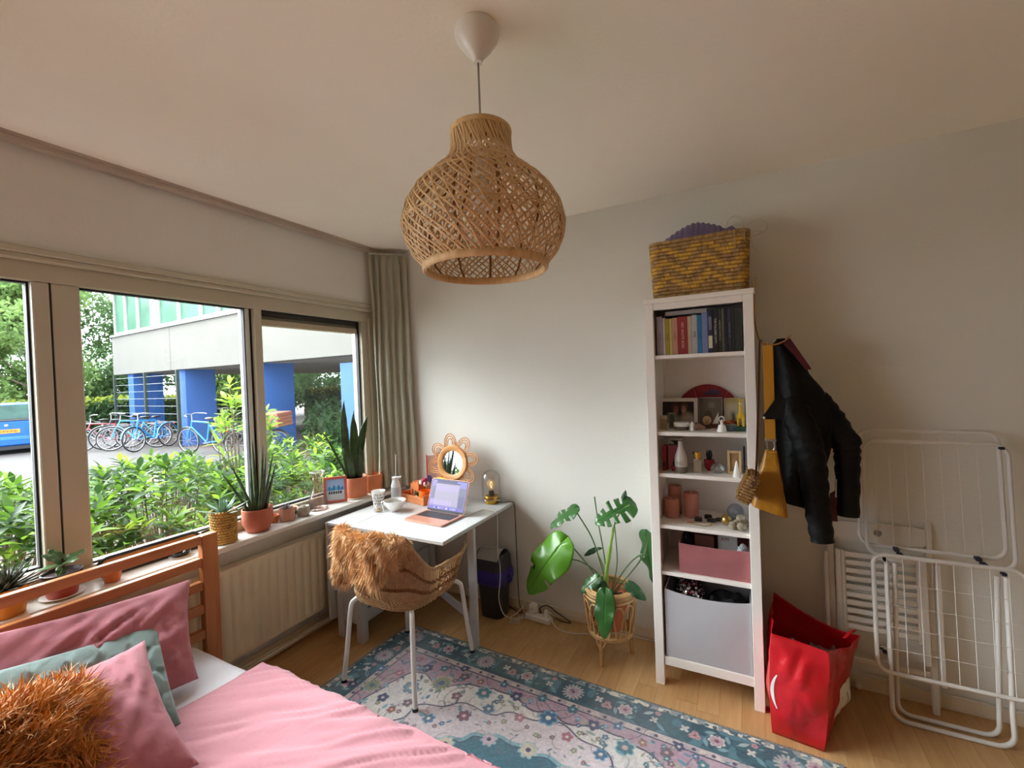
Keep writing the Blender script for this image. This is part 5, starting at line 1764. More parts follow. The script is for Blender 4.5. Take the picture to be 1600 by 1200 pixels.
part('case', G().prism(rrect(0.10, 0.125, 0.028), 0.008, Matrix.Translation((0, 0, 0.0625)) @ Matrix.Rotation(PI / 2, 4, 'Y') @ Matrix.Rotation(PI / 2, 4, 'Z')), M('dark_case', '#231a18', 0.4), drk, (-0.010, 0, 0))

# ================================================================ fourth shelf
z4 = SHELF[3] + 0.0006
CAND = M('pink_wax', '#bf7f6f', 0.6, sss=0.2)
for (x, y, r, h, lab) in ((2.168, -0.155, 0.034, 0.150, 'tall pink pillar candle at the back left of the shelf'), (2.160, -0.225, 0.037, 0.098, 'short pink pillar candle at the front left of the shelf'), (2.254, -0.19, 0.037, 0.130, 'medium pink pillar candle right of the other two')):
    cd = thing('candle', lab, 'candle', (x, y, z4), 0, 'pink pillar candles')
    part('wax', G().lathe([(0.0001, 0), (r - .002, 0), (r, 0.003), (r, h), (r - 0.003, h + 0.003), (r - 0.008, h - 0.003), (r * .5, h - 0.016), (0.0001, h - 0.018)], 30, wob=lambda a, z: 1 + (0.03 * math.sin(a * 2 + 1) if z > .08 else 0)), CAND, cd)
    part('flame', G().lathe([(0.0001, 0), (0.004, 0.003), (0.006, 0.010), (0.003, 0.022), (0.0001, 0.028)], 12), M('plastic_flame', '#d9a796', 0.4), cd, (0, 0, h - 0.018))
for (x, y, rz, lab) in ((2.292, -0.250, .1, 'small black stone slab left of the other two black slabs'), (2.335, -0.19, .05, 'small black stone slab at the back of the three'), (2.352, -0.245, -.2, 'small black stone slab at the right of the three')):
    sl_ = thing('stone_slab', lab, 'stone', (x, y, z4), rz, 'small black stone slabs')
    part('slab', G().box((0, 0, 0.009), (0.036, 0.026, 0.018), 0.003), M('black_stone', '#1b1817', 0.35), sl_, smooth=False)
    part('band', G().box((0, 0, 0.0185), (0.03, 0.02, 0.0015), 0.0006), M('black_stone_top', '#2a2523', 0.25), sl_, smooth=False)
nk = thing('necklace', 'fine gold chain lying at the front of the fourth shelf', 'necklace', (2.30, -0.30, z4))
pts = [(0.055 * math.cos(a) * (1 + .15 * math.sin(3 * a)), 0.022 * math.sin(a) + .01 * math.sin(2 * a), 0.0018) for a in [2 * PI * k / 60 for k in range(60)]]
part('chain', G().tube(pts, 0.0015, 5, closed=True), BRASS, nk)
part('pendant', G().sph((0.056, 0.0, 0.004), (0.005, 0.004, 0.004), 10, 6), BRASS, nk)
nk2 = thing('bracelet', 'loop of fine rose chain beside the middle candle', 'bracelet', (2.246, -0.272, z4))
part('chain', G().tube([(0.026 * math.cos(a), 0.016 * math.sin(a) + .004 * math.sin(3 * a), 0.0016) for a in [2 * PI * k / 40 for k in range(40)]], 0.0014, 5, closed=True), ROSE, nk2)
part('clasp', G().sph((0.026, 0.0, 0.003), 0.003, 8, 5), ROSE, nk2)
gb_ = thing('ball', 'shiny gold ball at the right of the fourth shelf', 'ornament', (2.424, -0.265, z4))
part('ball', G().sph((0, 0, 0.026), 0.026, 24, 16), M('gold_leaf', '#b79a5b', 0.25, metal=0.85, var=.15, scale=50), gb_)
part('cap', G().cyl((0, 0, 0.0505), 0.006, 0.005, 12), BRASS, gb_)
GS = M('grey_stone', '#7c7d84', 0.5, var=0.15, scale=30)
SPK = M('speckled_egg', '#a79a84', 0.5, scale=70, col2='#6b5f4c')
for k, (x, y, r, zz, lab, m) in enumerate(((2.463, -0.155, 0.040, 0, 'large grey stone ball at the back of the egg pile', GS), (2.455, -0.325, 0.020, 0, 'speckled egg at the front left of the pile', SPK), (2.492, -0.335, 0.021, 0, 'speckled egg at the front right of the pile', SPK), (2.505, -0.278, 0.022, 0, 'speckled egg at the right edge of the pile', SPK), (2.474, -0.283, 0.020, 0, 'pale speckled egg in the middle of the pile', SPK), (2.487, -0.305, 0.019, 0.0335, 'speckled egg resting on top of the pile', SPK))):
    eg = thing('egg' if k else 'stone_ball', lab, 'egg' if k else 'stone', (x, y, z4 + zz), 0, 'speckled eggs' if k else None)
    part('shell' if k else 'ball', G().sph((0, 0, r), (r, r * (1.0 if k == 0 else .92), r), 20, 13), m, eg)
for (x, y, rz, lab) in ((2.386, -0.215, .5, 'flat brown pebble between the slabs and the gold ball'), (2.418, -0.205, -.6, 'dark pebble behind the gold ball')):
    pe = thing('pebble', lab, 'stone', (x, y, z4), rz)
    part('pebble', G().sph((0, 0, 0.009), (0.02, 0.012, 0.009), 16, 9), M('brown_pebble', '#40332a', 0.4, var=.3, scale=50), pe)
    part('vein', G().tube([(-0.016, 0, 0.0145), (0, 0.004, 0.0185), (0.015, 0.0, 0.0150)], 0.001, 5), M('pebble_vein', '#8a7a60', 0.5), pe)

# ================================================================ boxes on the lower shelves
z5 = SHELF[4] + 0.0006
FELTP = M('dusty_pink_felt', '#9a5a5d', 0.95, var=0.10, scale=9, sheen=.3)
def openbox(name, lab, x0, x1, y0, y1, z, h, t, mat, sag=0.0, lip=None):
    b = thing(name, lab, 'box', ((x0 + x1) / 2, (y0 + y1) / 2, z))
    w_, d_ = x1 - x0, y1 - y0
    def front(u, v):
        s = sag * (1 - (2 * u - 1) ** 2)
        return (-w_ / 2 + w_ * u, -d_ / 2 - 0.008 * math.sin(PI * u) * math.sin(PI * v) - 0.002 * nz(u * 4, v * 4), v * (h - s))
    part('front', G().grid(front, 24, 12).grid(lambda u, v: tuple(Vector(front(1 - u, v)) + Vector((0, t, 0))), 24, 12).grid(lambda u, v: tuple(Vector(front(u, 1)) + Vector((0, t * v, 0))), 24, 1), mat, b)
    part('back', G().bb((-w_ / 2, d_ / 2 - t, 0), (w_ / 2, d_ / 2, h), .001), mat, b, smooth=False)
    part('side', G().bb((-w_ / 2, -d_ / 2 + t, 0), (-w_ / 2 + t, d_ / 2 - t, h), .001), mat, b, smooth=False)
    part('side', G().bb((w_ / 2 - t, -d_ / 2 + t, 0), (w_ / 2, d_ / 2 - t, h), .001), mat, b, smooth=False)
    part('base', G().bb((-w_ / 2 + t, -d_ / 2 + t, 0), (w_ / 2 - t, d_ / 2 - t, 0.004)), mat, b, smooth=False)
    return b
openbox('storage_box', 'dusty pink felt storage box on the fifth shelf', 2.206, 2.5225, -0.352, -0.10, z5, 0.148, 0.004, FELTP, 0.006)
i1 = thing('black_pouch', 'black pouch sticking up at the left of the pink felt box', 'pouch', (2.235, -0.24, z5 + 0.006))
part('pouch', G().sph((0, 0, 0.10), (0.022, 0.06, 0.09), 18, 12), M('black_cloth', '#15141a', 0.9), i1)
part('zip', G().tube([(-.0, -0.055, 0.15), (0, 0.0, 0.192), (0, .05, 0.155)], 0.003, 6), M('zip_dark', '#33333a', 0.4), i1)
i2 = thing('leather_wallet', 'brown wallet standing inside the pink felt box', 'wallet', (2.318, -0.25, z5 + 0.005))
part('body', G().bb((-0.045, -0.012, 0), (0.045, 0.012, 0.165), 0.004), M('wallet_brown', '#4d2a22', 0.5), i2)
part('flap', G().bb((-0.046, -0.014, 0.11), (0.046, -0.011, 0.166), 0.001), M('wallet_flap', '#5b3329', 0.5), i2, smooth=False)
i3 = thing('paper_pack', 'white paper pack with a red logo inside the pink felt box', 'packet', (2.425, -0.215, z5 + 0.005))
part('pack', G().bb((-0.045, -0.03, 0), (0.045, 0.03, 0.172), 0.003), M('white_pack', '#a7a4a0', 0.6), i3, smooth=False)
lettering('AM', 0.026, M('pack_red', '#8a2c30', 0.6), i3, Matrix.Translation((-0.012, -0.031, 0.152)) @ Matrix.Rotation(PI / 2, 4, 'X'))
i4 = thing('crumpled_bag', 'crumpled white plastic bag at the right of the pink felt box', 'bag', (2.494, -0.285, z5 + 0.005))
part('plastic', G().grid(lambda u, v: ((0.026 + .008 * nz(u * 9, v * 7)) * math.cos(2 * PI * u) * math.sin(PI * v * .98 + .02), (0.05 + .015 * nz(u * 8, v * 6, 3)) * math.sin(2 * PI * u) * math.sin(PI * v * .98 + .02), 0.078 - 0.077 * math.cos(PI * v)), 30, 18, True), M('white_plastic_film', '#b3b5b8', 0.35), i4)
part('tear', G().tube([(-0.02, -0.03, 0.148), (-.005, -0.05, 0.14), (0.01, -0.035, 0.15)], 0.004, 6), M('white_plastic_film', '#b3b5b8', 0.35), i4)
z6 = SHELF[5] + 0.0006
WFAB = M('white_fabric_box', '#b3b3b9', 0.9, var=0.02, bump=.1, bscale=150)
openbox('storage_box', 'large white fabric storage box on the bottom shelf', 2.133, 2.5225, -0.372, -0.08, z6, 0.345, 0.005, WFAB, 0.022)
sq = thing('sequin_cloth', 'heap of silver and crimson sequin fabric in the white box', 'cloth', (2.235, -0.24, z6 + 0.006))
part('lining', G().sph((0, 0, 0.19), (0.085, 0.105, 0.185), 20, 14), M('black_lining', '#19151a', 0.8), sq)
SQ = [M('sequin_' + n_, c_, 0.12, metal=.8, var=.02) for n_, c_ in (('silver', '#e2e0e6'), ('crimson', '#8f1734'), ('black', '#1c171c'), ('silver_b', '#b9b6bf'))]
gs = [G(), G(), G(), G()]
for k in range(900):
    a, b = random.uniform(-PI, PI), random.uniform(0.0, 1.15)
    n_ = Vector((math.sin(b) * math.cos(a), math.sin(b) * math.sin(a), math.cos(b)))
    p_ = Vector((n_.x * 0.087, n_.y * 0.107, 0.19 + n_.z * 0.188))
    n2 = (n_ + Vector((random.uniform(-.5, .5), random.uniform(-.5, .5), random.uniform(-.5, .5)))).normalized()
    x_ = n2.orthogonal().normalized()
    y_ = n2.cross(x_)
    r_ = 0.0062
    g_ = gs[random.choices((0, 1, 2, 3), (4, 2, 4, 2))[0]]
    g_.add([p_ + x_ * r_ * math.cos(t) + y_ * r_ * math.sin(t) for t in [k2 * PI / 3 for k2 in range(6)]], [(0, 1, 2, 3, 4, 5)])
for g_, m in zip(gs, SQ):
    part('sequins', g_, m, sq, smooth=False, stuff=True)
dk = thing('dark_cloth', 'folded black cloth at the right of the white box', 'cloth', (2.415, -0.24, z6 + 0.006))
part('cloth', G().grid(lambda u, v: ((u - .5) * 0.19, (v - .5) * 0.22, 0.29 + 0.03 * nz(u * 4, v * 3) - 0.05 * (2 * u - 1) ** 4 - .04 * (2 * v - 1) ** 4), 24, 20).bb((-0.09, -0.1, 0), (0.09, 0.1, 0.24)), M('black_knit', '#18181d', 0.95), dk)
part('fold', G().tube([(-0.08, -0.09, 0.285), (0, -0.10, 0.30), (0.085, -0.085, 0.28)], 0.012, 8), M('black_knit_b', '#24242a', 0.95), dk)

# ================================================================ basket on top
bsk = thing('basket', 'woven straw basket with yellow zigzag bands on the bookcase', 'basket', (2.333, -0.205, 1.9705))
ROWS = 16
def brick_path(z, k, off=0.0):
    t = z / 0.285
    w_, d_ = 0.42 + 0.026 * t + off, 0.285 + 0.02 * t + off
    r = 0.035
    out = rrect(w_, d_, r, 5)
    # resample evenly
    P = [Vector((x, y, z)) for x, y in out] + [Vector((out[0][0], out[0][1], z))]
    L = [0]
    for a, b in zip(P, P[1:]):
        L.append(L[-1] + (b - a).length)
    N = 300
    res, j = [], 0
    for i in range(N):
        s = L[-1] * i / N
        while L[j + 1] < s:
            j += 1
        t_ = (s - L[j]) / (L[j + 1] - L[j])
        res.append(P[j].lerp(P[j + 1], t_))
    return res, L[-1]
BM = MV('straw_print', 0.7, bump=.15, bscale=250)
for k in range(ROWS):
    z = 0.010 + k * 0.0178
    P, L = brick_path(z, k)
    rr = []
    N = len(P)
    nb_ = int(L / 0.0165)
    for i in range(N):
        ph = (i / N * nb_ + (k % 2) * .5) % 1
        rr.append(0.0068 + 0.0035 * math.sin(PI * ph) ** 0.7)
    g = G().tube(P, rr, 7, closed=True, up=(0, 0, 1))
    o = part('straw_row', g, BM, bsk, ang=80)
    at = o.data.color_attributes.new('print', 'FLOAT_COLOR', 'POINT')
    buf = np.ones((len(g.v), 4), np.float32)
    ye, br_, dk_ = np.array(lin('#cba24a')), np.array(lin('#aa8a5a')), np.array(lin('#957548'))
    for i in range(N):
        s = i / N * L
        zig = ((s / 0.19 + 0.35) % 1)
        zz = abs(zig * 2 - 1) * 4.0
        hit = ((k + zz) % 4.4) < 2.0 and 2 <= k <= 13
        cc = ye if hit else (br_ if (int(i / N * nb_ + (k % 2) * .5) + k) % 3 else dk_)
        buf[i * 7:(i + 1) * 7, :3] = cc * (0.85 + 0.3 * random.random())
    at.data.foreach_set('color', buf.ravel())
part('lining', G().prism(rrect(0.40, 0.275, 0.03), 0.004), M('basket_floor', '#6d5230', 0.9), bsk, (0, 0, 0.0005))
part('stitching', G().tube([(0.165, -0.161, 0.285), (0.166, -0.168, 0.25), (0.168, -0.163, 0.21)], 0.002, 5).tube([(0.205, -0.158, 0.29), (0.207, -0.166, 0.22)], 0.002, 5), M('pale_thread', '#bda98a', 0.8), bsk)
pc = thing('purple_towel', 'ribbed purple cloth folded in the straw basket', 'cloth', (2.30, -0.21, 1.976))
def cloth_fn(u, v):
    U_, V_ = 2 * u - 1, 2 * v - 1
    e = max(0, (1 - U_ ** 2)) ** .5 * max(0, 1 - V_ ** 2) ** .4
    z = 0.20 + 0.16 * max(0, 1 - abs(U_) ** 2.5) ** .5 * max(0, 1 - V_ ** 2) ** .5 + 0.03 * nz(u * 3, v * 2, 7) * e + 0.0035 * math.sin(u * 95) * e
    return (U_ * 0.19 + .015, V_ * 0.125, z + .012)
part('cloth', G().grid(cloth_fn, 120, 30), M('ribbed_purple', '#675a80', 0.95, var=.08, sheen=.2), pc, ang=80)
pc2 = part('hem', G().tube([(0.12, -0.10, 0.27), (0.17, -0.115, 0.292), (0.19, -0.112, 0.300), (0.20, -0.08, 0.298)], [0.02, 0.016, 0.014, 0.01], 8, flat=.5), M('ribbed_purple', '#675a80', 0.95), pc)
wr_ = thing('cable_coil', 'loose loops of thin pale cable above the basket corner', 'cable', (2.55, -0.15, 2.27))
def loop3(c_, r1, r2, t0, t1, n=28, tilt=0.0):
    return [(c_[0] + r1 * math.cos(t0 + (t1 - t0) * k / n), c_[1] + tilt * k / n, c_[2] + r2 * math.sin(t0 + (t1 - t0) * k / n)) for k in range(n + 1)]
part('loop', G().tube(loop3((-0.05, 0, 0.06), 0.04, 0.055, PI * 1.15, -0.5, tilt=.02), 0.0022, 6), CORDW, wr_)
part('loop', G().tube(loop3((0.045, 0.0, 0.035), 0.048, 0.036, PI * 1.1, -PI * .6), 0.0022, 6), CORDW, wr_)
part('loop', G().tube(spline([(-0.01, 0, 0.02), (0.03, 0, 0.0), (0.07, 0, 0.01), (0.03, 0, 0.018), (0.02, 0, -0.02), (0.03, 0.0, -0.06), (0.055, 0, -0.095)], 6), 0.0022, 6), CORDW, wr_)

# ================================================================ hook, jacket, bags
BENT = wood_mat('bentwood', '#a97b48', '#bd8f5b', 0.5, 'Z')
hk = thing('coat_hook', 'bent wooden coat hook on the side of the bookcase', 'hook', (2.5695, -0.33, 1.71))
pts = spline([(0.012, 0, 0.315), (0.004, 0, 0.27), (0.004, 0, 0.15), (0.010, 0, 0.06), (0.028, 0, 0.008), (0.07, 0, -0.004), (0.115, 0, 0.008), (0.145, 0, 0.035)], 8)
part('strip', G().tube(pts, [0.0038] * len(pts), 8, flat=4.2, up=lambda i: (pts[max(0, i - 1)] - pts[min(len(pts) - 1, i + 1)]).cross(Vector((0, 1, 0)))), BENT, hk)
part('back_plate', G().bb((0.0, -0.018, 0.10), (0.006, 0.018, 0.26), 0.002), BENT, hk, smooth=False)
LEA = M('black_leather', '#060708', 0.55, var=.25, scale=9, bump=.5, bscale=38, spec=.25)
LINE = M('crimson_lining', '#500b1a', 0.7)
jk = thing('jacket', 'black leather jacket with crimson lining hanging from the wooden hook', 'jacket', (2.66, -0.285, 0.80))
def torso(u, v):
    zs = [1.735, 1.70, 1.60, 1.46, 1.38, 1.25, 1.10, 0.965]
    xl = [2.66, 2.635, 2.638, 2.640, 2.640, 2.645, 2.652, 2.668]
    xr = [2.695, 2.72, 2.775, 2.845, 2.865, 2.86, 2.83, 2.80]
    dp_ = [0.012, 0.03, 0.055, 0.075, 0.085, 0.085, 0.08, 0.075]
    t = v * 7
    i = min(6, int(t))
    f = t - i
    f = f * f * (3 - 2 * f)
    L_ = lambda A: A[i] * (1 - f) + A[i + 1] * f
    z, a, b, d = zs[i] * (1 - (t - i)) + zs[i + 1] * (t - i), L_(xl), L_(xr), L_(dp_)
    ang = 2 * PI * u
    fold = 1 + 0.22 * math.sin(ang * 3 + v * 2.5) * min(1, v * 2) + 0.12 * nz(u * 6, v * 6, 2)
    x = (a + b) / 2 + (b - a) / 2 * math.cos(ang)
    y = d * fold * math.sin(ang)
    return (x - 2.66, y, z - 0.80 + 0.012 * math.sin(ang * 2) * (v > .9))
part('body', G().grid(torso, 56, 44, True), LEA, jk, ang=80)
def sleeve(pts, rad_, seed):
    P = spline(pts, 9)
    R_ = []
    n = len(P)
    for i in range(n):
        t = i / (n - 1) * (len(rad_) - 1)
        k = min(len(rad_) - 2, int(t))
        R_.append((rad_[k] * (1 - t + k) + rad_[k + 1] * (t - k)) * (1 + 0.055 * math.sin(i * 1.9 + seed) + 0.05 * nz(i * .6, seed)))
    return G().tube(P, R_, 18, flat=0.8, up=(1, 0, 0))
part('sleeve', sleeve([(0.045, -0.045, 0.66), (0.085, -0.075, 0.52), (0.115, -0.085, 0.38), (0.130, -0.08, 0.2), (0.148, -0.075, 0.028)], [0.05, 0.062, 0.056, 0.05, 0.045], 1.0), LEA, jk, ang=80)
part('sleeve', sleeve([(0.15, 0.0, 0.66), (0.205, 0.01, 0.56), (0.252, 0.015, 0.45), (0.258, 0.015, 0.36), (0.255, 0.01, 0.128)], [0.045, 0.052, 0.052, 0.048, 0.042], 4.0), LEA, jk, ang=80)
part('elbow_fold', G().tube(spline([(0.205, 0.0, 0.57), (0.26, 0.0, 0.50), (0.298, 0.0, 0.452), (0.262, 0.0, 0.40)], 5), [0.022, 0.024, 0.026, 0.026, 0.026, 0.026, 0.024, 0.022, 0.02, 0.016, 0.01, 0.006, 0.01, 0.016, 0.02, 0.02], 10), LEA, jk)
part('lapel', G().prism([(-0.012, 0.705), (-0.02, 0.665), (-0.070, 0.590), (-0.060, 0.575), (0.01, 0.578), (0.02, 0.66)], 0.008, Matrix.Translation((0, -0.176, 0)) @ Matrix.Rotation(PI / 2, 4, 'X')), LEA, jk)
part('snap', G().sph((-0.064, -0.188, 0.583), 0.006, 10, 7), STEEL, jk)
part('collar_lining', G().prism([(0.025, 0.905), (0.04, 0.936), (0.052, 0.928), (0.128, 0.788), (0.108, 0.785), (0.06, 0.86)], 0.02, Matrix.Translation((0, -0.035, 0)) @ Matrix.Rotation(PI / 2, 4, 'X')), LINE, jk)
part('lining', G().prism([(0.192, 0.10), (0.215, 0.10), (0.218, 0.24), (0.192, 0.22)], 0.02, Matrix.Translation((0, 0.02, 0)) @ Matrix.Rotation(PI / 2, 4, 'X')), LINE, jk)
part('zipper', G().tube([(0.205, -0.042, 0.22), (0.208, -0.044, 0.30)], 0.003, 6), STEEL, jk)

MUST = M('mustard_leather', '#a8741f', 0.32, var=.18, scale=14, bump=.25, bscale=60)
YST = M('mustard_webbing', '#b27a14', 0.8, var=.06)
hb = thing('handbag', 'mustard leather handbag hanging on a wide yellow strap', 'bag', (2.618, -0.455, 1.0))
part('strap', G().bb((-0.021, -0.004, 0.285), (0.019, 0.0, 0.700), 0.001).tube([(-0.001, -0.002, 0.698), (0, 0.03, 0.712), (0, 0.125, 0.714)], [0.003] * 3, 8, flat=1), YST, hb, smooth=False)
part('ring', G().tube([(0.014 * math.cos(a), -0.002, 0.258 + 0.026 * math.sin(a)) for a in [2 * PI * k / 20 for k in range(20)]], 0.0025, 6, closed=True), STEEL, hb)
part('buckle', G().bb((-0.023, -0.006, 0.278), (0.021, 0.002, 0.287), 0.001), STEEL, hb, smooth=False)
def bagfn(u, v):
    a = 2 * PI * u
    t = v
    wx = (0.020 + 0.040 * t) * (1 + .08 * nz(u * 5, v * 3))
    wy = 0.018 + 0.045 * t
    ce, se = math.cos(a), math.sin(a)
    e = 0.38
    x = wx * math.copysign(abs(ce) ** e, ce)
    y = wy * math.copysign(abs(se) ** e, se)
    return (x * 1.15 - 0.014 * t, y + 0.02 * t, 0.235 - 0.255 * t + 0.02 * t * (y / 0.15) - 0.35 * x * t)
part('body', G().grid(bagfn, 44, 16, True).add([bagfn(k / 44, 1) for k in range(44)], [tuple(range(44))]), MUST, hb, ang=50)
part('top_gusset', G().box((0.0, 0.0, 0.232), (0.044, 0.05, 0.012), 0.004), MUST, hb)
part('side_seam', G().tube([(0.020, -0.012, 0.22), (0.032, -0.03, 0.1), (0.036, -0.045, -0.01)], 0.003, 6), M('mustard_seam', '#8a5c14', 0.4), hb)
STRAW = M('woven_tan', '#a2783f', 0.75, scale=120, col2='#7d5829', bump=.6, bscale=160)
pu = thing('purse', 'woven tan purse with a thin brown leather strap', 'bag', (2.498, -0.565, 1.03))
Rb = Matrix.Rotation(math.radians(24), 4, 'Y')
g = G().box((0, 0, 0.075), (0.055, 0.16, 0.125), 0.014)
g.v = [tuple(Rb @ Vector(q)) for q in g.v]
part('body', g, STRAW, pu, ang=40)
g = G()
for k in range(9):
    g.box((-0.0290, 0, 0.02 + k * 0.0135), (0.004, 0.15, 0.008), 0.002)
    g.box((0, -0.0815, 0.02 + k * 0.0135), (0.045, 0.004, 0.008), 0.002)
g.v = [tuple(Rb @ Vector(q)) for q in g.v]
part('weave', g, STRAW, pu, smooth=False, stuff=True)
g = G().box((0.0, -0.083, 0.115), (0.016, 0.004, 0.06), 0.001)
g.v = [tuple(Rb @ Vector(q)) for q in g.v]
BRL = M('brown_strap_leather', '#5d3824', 0.5)
part('tab', g, BRL, pu, smooth=False)
for zz in (0.098, 0.125):
    p_ = Rb @ Vector((0, -0.086, zz))
    part('rivet', G().sph(tuple(p_), 0.0035, 8, 6), BRASS, pu)
part('strap', G().tube([tuple(Rb @ Vector((0, -0.083, 0.14))), (0.075, 0.02, 0.42), (0.09, 0.15, 0.69), (0.10, 0.23, 0.70)], [0.006] * 4, 6, flat=.3), BRL, pu)
# ================================================================ red shopping bag
RB = M('red_bag_plastic', '#c01220', 0.35, var=.10, scale=6, bump=.7, bscale=14, spec=.6)
rbag = thing('shopping_bag', 'big red plastic shopping bag standing by the bookcase', 'bag', (2.74, -0.325, 0.002))
bot_ = [(-0.150, -0.175), (0.035, -0.198), (0.150, 0.17), (-0.125, 0.185)]
top_ = [(-0.142, -0.150, 0.43), (0.062, -0.165, 0.405), (0.232, 0.185, 0.33), (-0.112, 0.19, 0.465)]
midp = [(-0.155, -0.19, 0.22), (0.055, -0.20, 0.22), (0.195, 0.18, 0.18), (-0.13, 0.195, 0.22)]
def bagwall(u, v, inset=0.0):
    s = (u % 1) * 4
    k = int(s) % 4
    f = s - int(s)
    def cor(k):
        b = Vector((*bot_[k], 0.0)); t = Vector(top_[k]); m = Vector(midp[k])
        return b * (1 - v) ** 2 + (m * 2 - (b + t) / 2) * 2 * v * (1 - v) + t * v * v
    a, b = cor(k), cor((k + 1) % 4)
    p = a.lerp(b, f)
    d = (b - a)
    n = Vector((d.y, -d.x, 0)).normalized()
    bulge = math.sin(PI * f) * (0.018 * math.sin(PI * v) - 0.012 * v ** 3)
    cr = 0.020 * nz(p.x * 7 + k, p.y * 7, p.z * 6) + 0.016 * abs(nz(p.x * 16, p.y * 16, p.z * 13 + k)) 
    if k == 2:
        p.z -= 0.03 * math.sin(PI * f) * v ** 2
    if k == 1:
        p.z -= 0.02 * math.sin(PI * f) * v ** 3
    p = p + n * (bulge + cr * min(1, v * 4) * (math.sin(PI * f) * .7 + .3) - inset)
    p.z = max(0.0005, p.z + 0.006 * nz(p.x * 12, p.y * 12, 3) * v)
    return p
g = G().grid(lambda u, v: bagwall(u, v), 88, 30, True)
g.add([Vector((*p, 0.001)) for p in bot_], [(3, 2, 1, 0)])
o = part('sack', g, RB, rbag, ang=50)
m_ = o.modifiers.new('t', 'SOLIDIFY'); m_.thickness = 0.002
WPR = M('white_bag_print', '#e3e0da', 0.4)
def print_on(u0, u1, v0, v1, shape=None, nu=10, nv=14):
    def fn(u, v):
        uu, vv = u0 + (u1 - u0) * u, v0 + (v1 - v0) * v
        if shape:
            uu, vv = shape(u, v, uu, vv)
        return bagwall(uu, vv, -0.0022)
    return G().grid(fn, nu, nv)
# white panel with dark lines on the right face
part('white_panel', print_on(0.335, 0.46, 0.16, 0.50, lambda u, v, uu, vv: (uu, vv - .13 * (1 - u) * (1 - v) * 0 + .02 * math.sin(u * 5))), WPR, rbag)
DKL = M('dark_bag_line', '#5d4d44', 0.5)
for k in range(3):
    part('panel_line', print_on(0.36 + k * 0.03, 0.363 + k * 0.03, 0.24, 0.47, None, 1, 10), DKL, rbag)
# curved white letter stroke on the left face
part('letter_stroke', print_on(0.0, 0.03, 0.30, 0.62, lambda u, v, uu, vv: (0.003 + 0.026 * (2 * v - 1) ** 2 + 0.016 * u * (0.35 + .65 * math.sin(PI * v)), vv), 4, 20), WPR, rbag)
con = part('paper_fill', G().grid(lambda u, v: (-0.10 + 0.13 * u + (.03 + .07 * u) * v, -0.13 + 0.25 * v, 0.27 + 0.05 * nz(u * 4, v * 4) + .03 * nz(u * 9, v * 8)), 26, 26), M('crumpled_grey_paper', '#8d857c', 0.8), rbag, ang=60)
part('handle', G().tube(spline([(0.15, 0.05, 0.37), (0.185, 0.10, 0.385), (0.20, 0.15, 0.36), (0.185, 0.165, 0.34)], 5), [0.012] * 16, 8, flat=.25), RB, rbag)

# ================================================================ folding chair against the wall
TW_ = M('white_painted_wood', '#d9d4cb', 0.4, var=.02)
fc = thing('folding_chair', 'white folded slatted chair leaning on the wall behind the drying rack', 'chair', (2.868, -0.045, 0))
lean = math.atan2(0.10, 0.85)
Rl = Matrix.Translation((0, -0.040, 0)) @ Matrix.Rotation(-lean * .62, 4, 'X')
def fcp(nm, lo, hi, b=0.004):
    g = G().bb(lo, hi, b)
    g.v = [tuple(Rl @ Vector(q)) for q in g.v]
    return part(nm, g, TW_, fc, smooth=False)
fcp('rear_leg', (0.0, 0.0, 0.06), (0.026, 0.022, 0.83))
fcp('rear_leg', (0.372, 0.0, 0.002), (0.398, 0.022, 0.86))
fcp('front_leg', (0.028, -0.024, 0.30), (0.05, -0.004, 0.70))
fcp('front_leg', (0.346, -0.024, 0.22), (0.37, -0.004, 0.70))
fcp('front_leg', (0.398, -0.024, 0.14), (0.418, -0.004, 0.68))
fcp('front_leg', (-0.02, -0.024, 0.14), (-0.001, -0.004, 0.68))
# back board with hand hole
g = G()
n_ = 28
out_ = [(0.2 + (0.174 if abs(math.cos(2 * PI * k / n_)) > abs(math.sin(2 * PI * k / n_)) else 0.174 * abs(math.cos(2 * PI * k / n_) / math.sin(2 * PI * k / n_))) * math.copysign(1, math.cos(2 * PI * k / n_)), 0.79 + (0.045 if abs(math.sin(2 * PI * k / n_)) >= abs(math.cos(2 * PI * k / n_)) else 0.045 * abs(math.sin(2 * PI * k / n_) / math.cos(2 * PI * k / n_))) * math.copysign(1, math.sin(2 * PI * k / n_))) for k in range(n_)]
inn_ = [(0.2 + 0.016 * math.cos(2 * PI * k / n_), 0.79 + 0.016 * math.sin(2 * PI * k / n_)) for k in range(n_)]
for y_ in (0.0, 0.016):
    g.add([Rl @ Vector((x, y_, z)) for x, z in out_ + inn_], [(k, (k + 1) % n_, n_ + (k + 1) % n_, n_ + k) for k in range(n_)])
for ring_ in (out_, inn_):
    g.add([Rl @ Vector((x, y_, z)) for y_ in (0.0, 0.016) for x, z in ring_], [(k, (k + 1) % n_, n_ + (k + 1) % n_, n_ + k) for k in range(n_)])
part('back_board', g, TW_, fc, smooth=False)
fcp('seat_side', (0.05, -0.02, 0.31), (0.066, -0.002, 0.70))
fcp('seat_side', (0.33, -0.02, 0.31), (0.346, -0.002, 0.70))
for k in range(10):
    z = 0.325 + k * 0.038
    fcp('seat_slat', (0.066, -0.018, z), (0.33, -0.006, z + 0.024), 0.002)
fcp('cross_bar', (0.026, 0.004, 0.49), (0.372, 0.018, 0.515))
fcp('cross_bar', (0.026, 0.004, 0.16), (0.372, 0.018, 0.185))

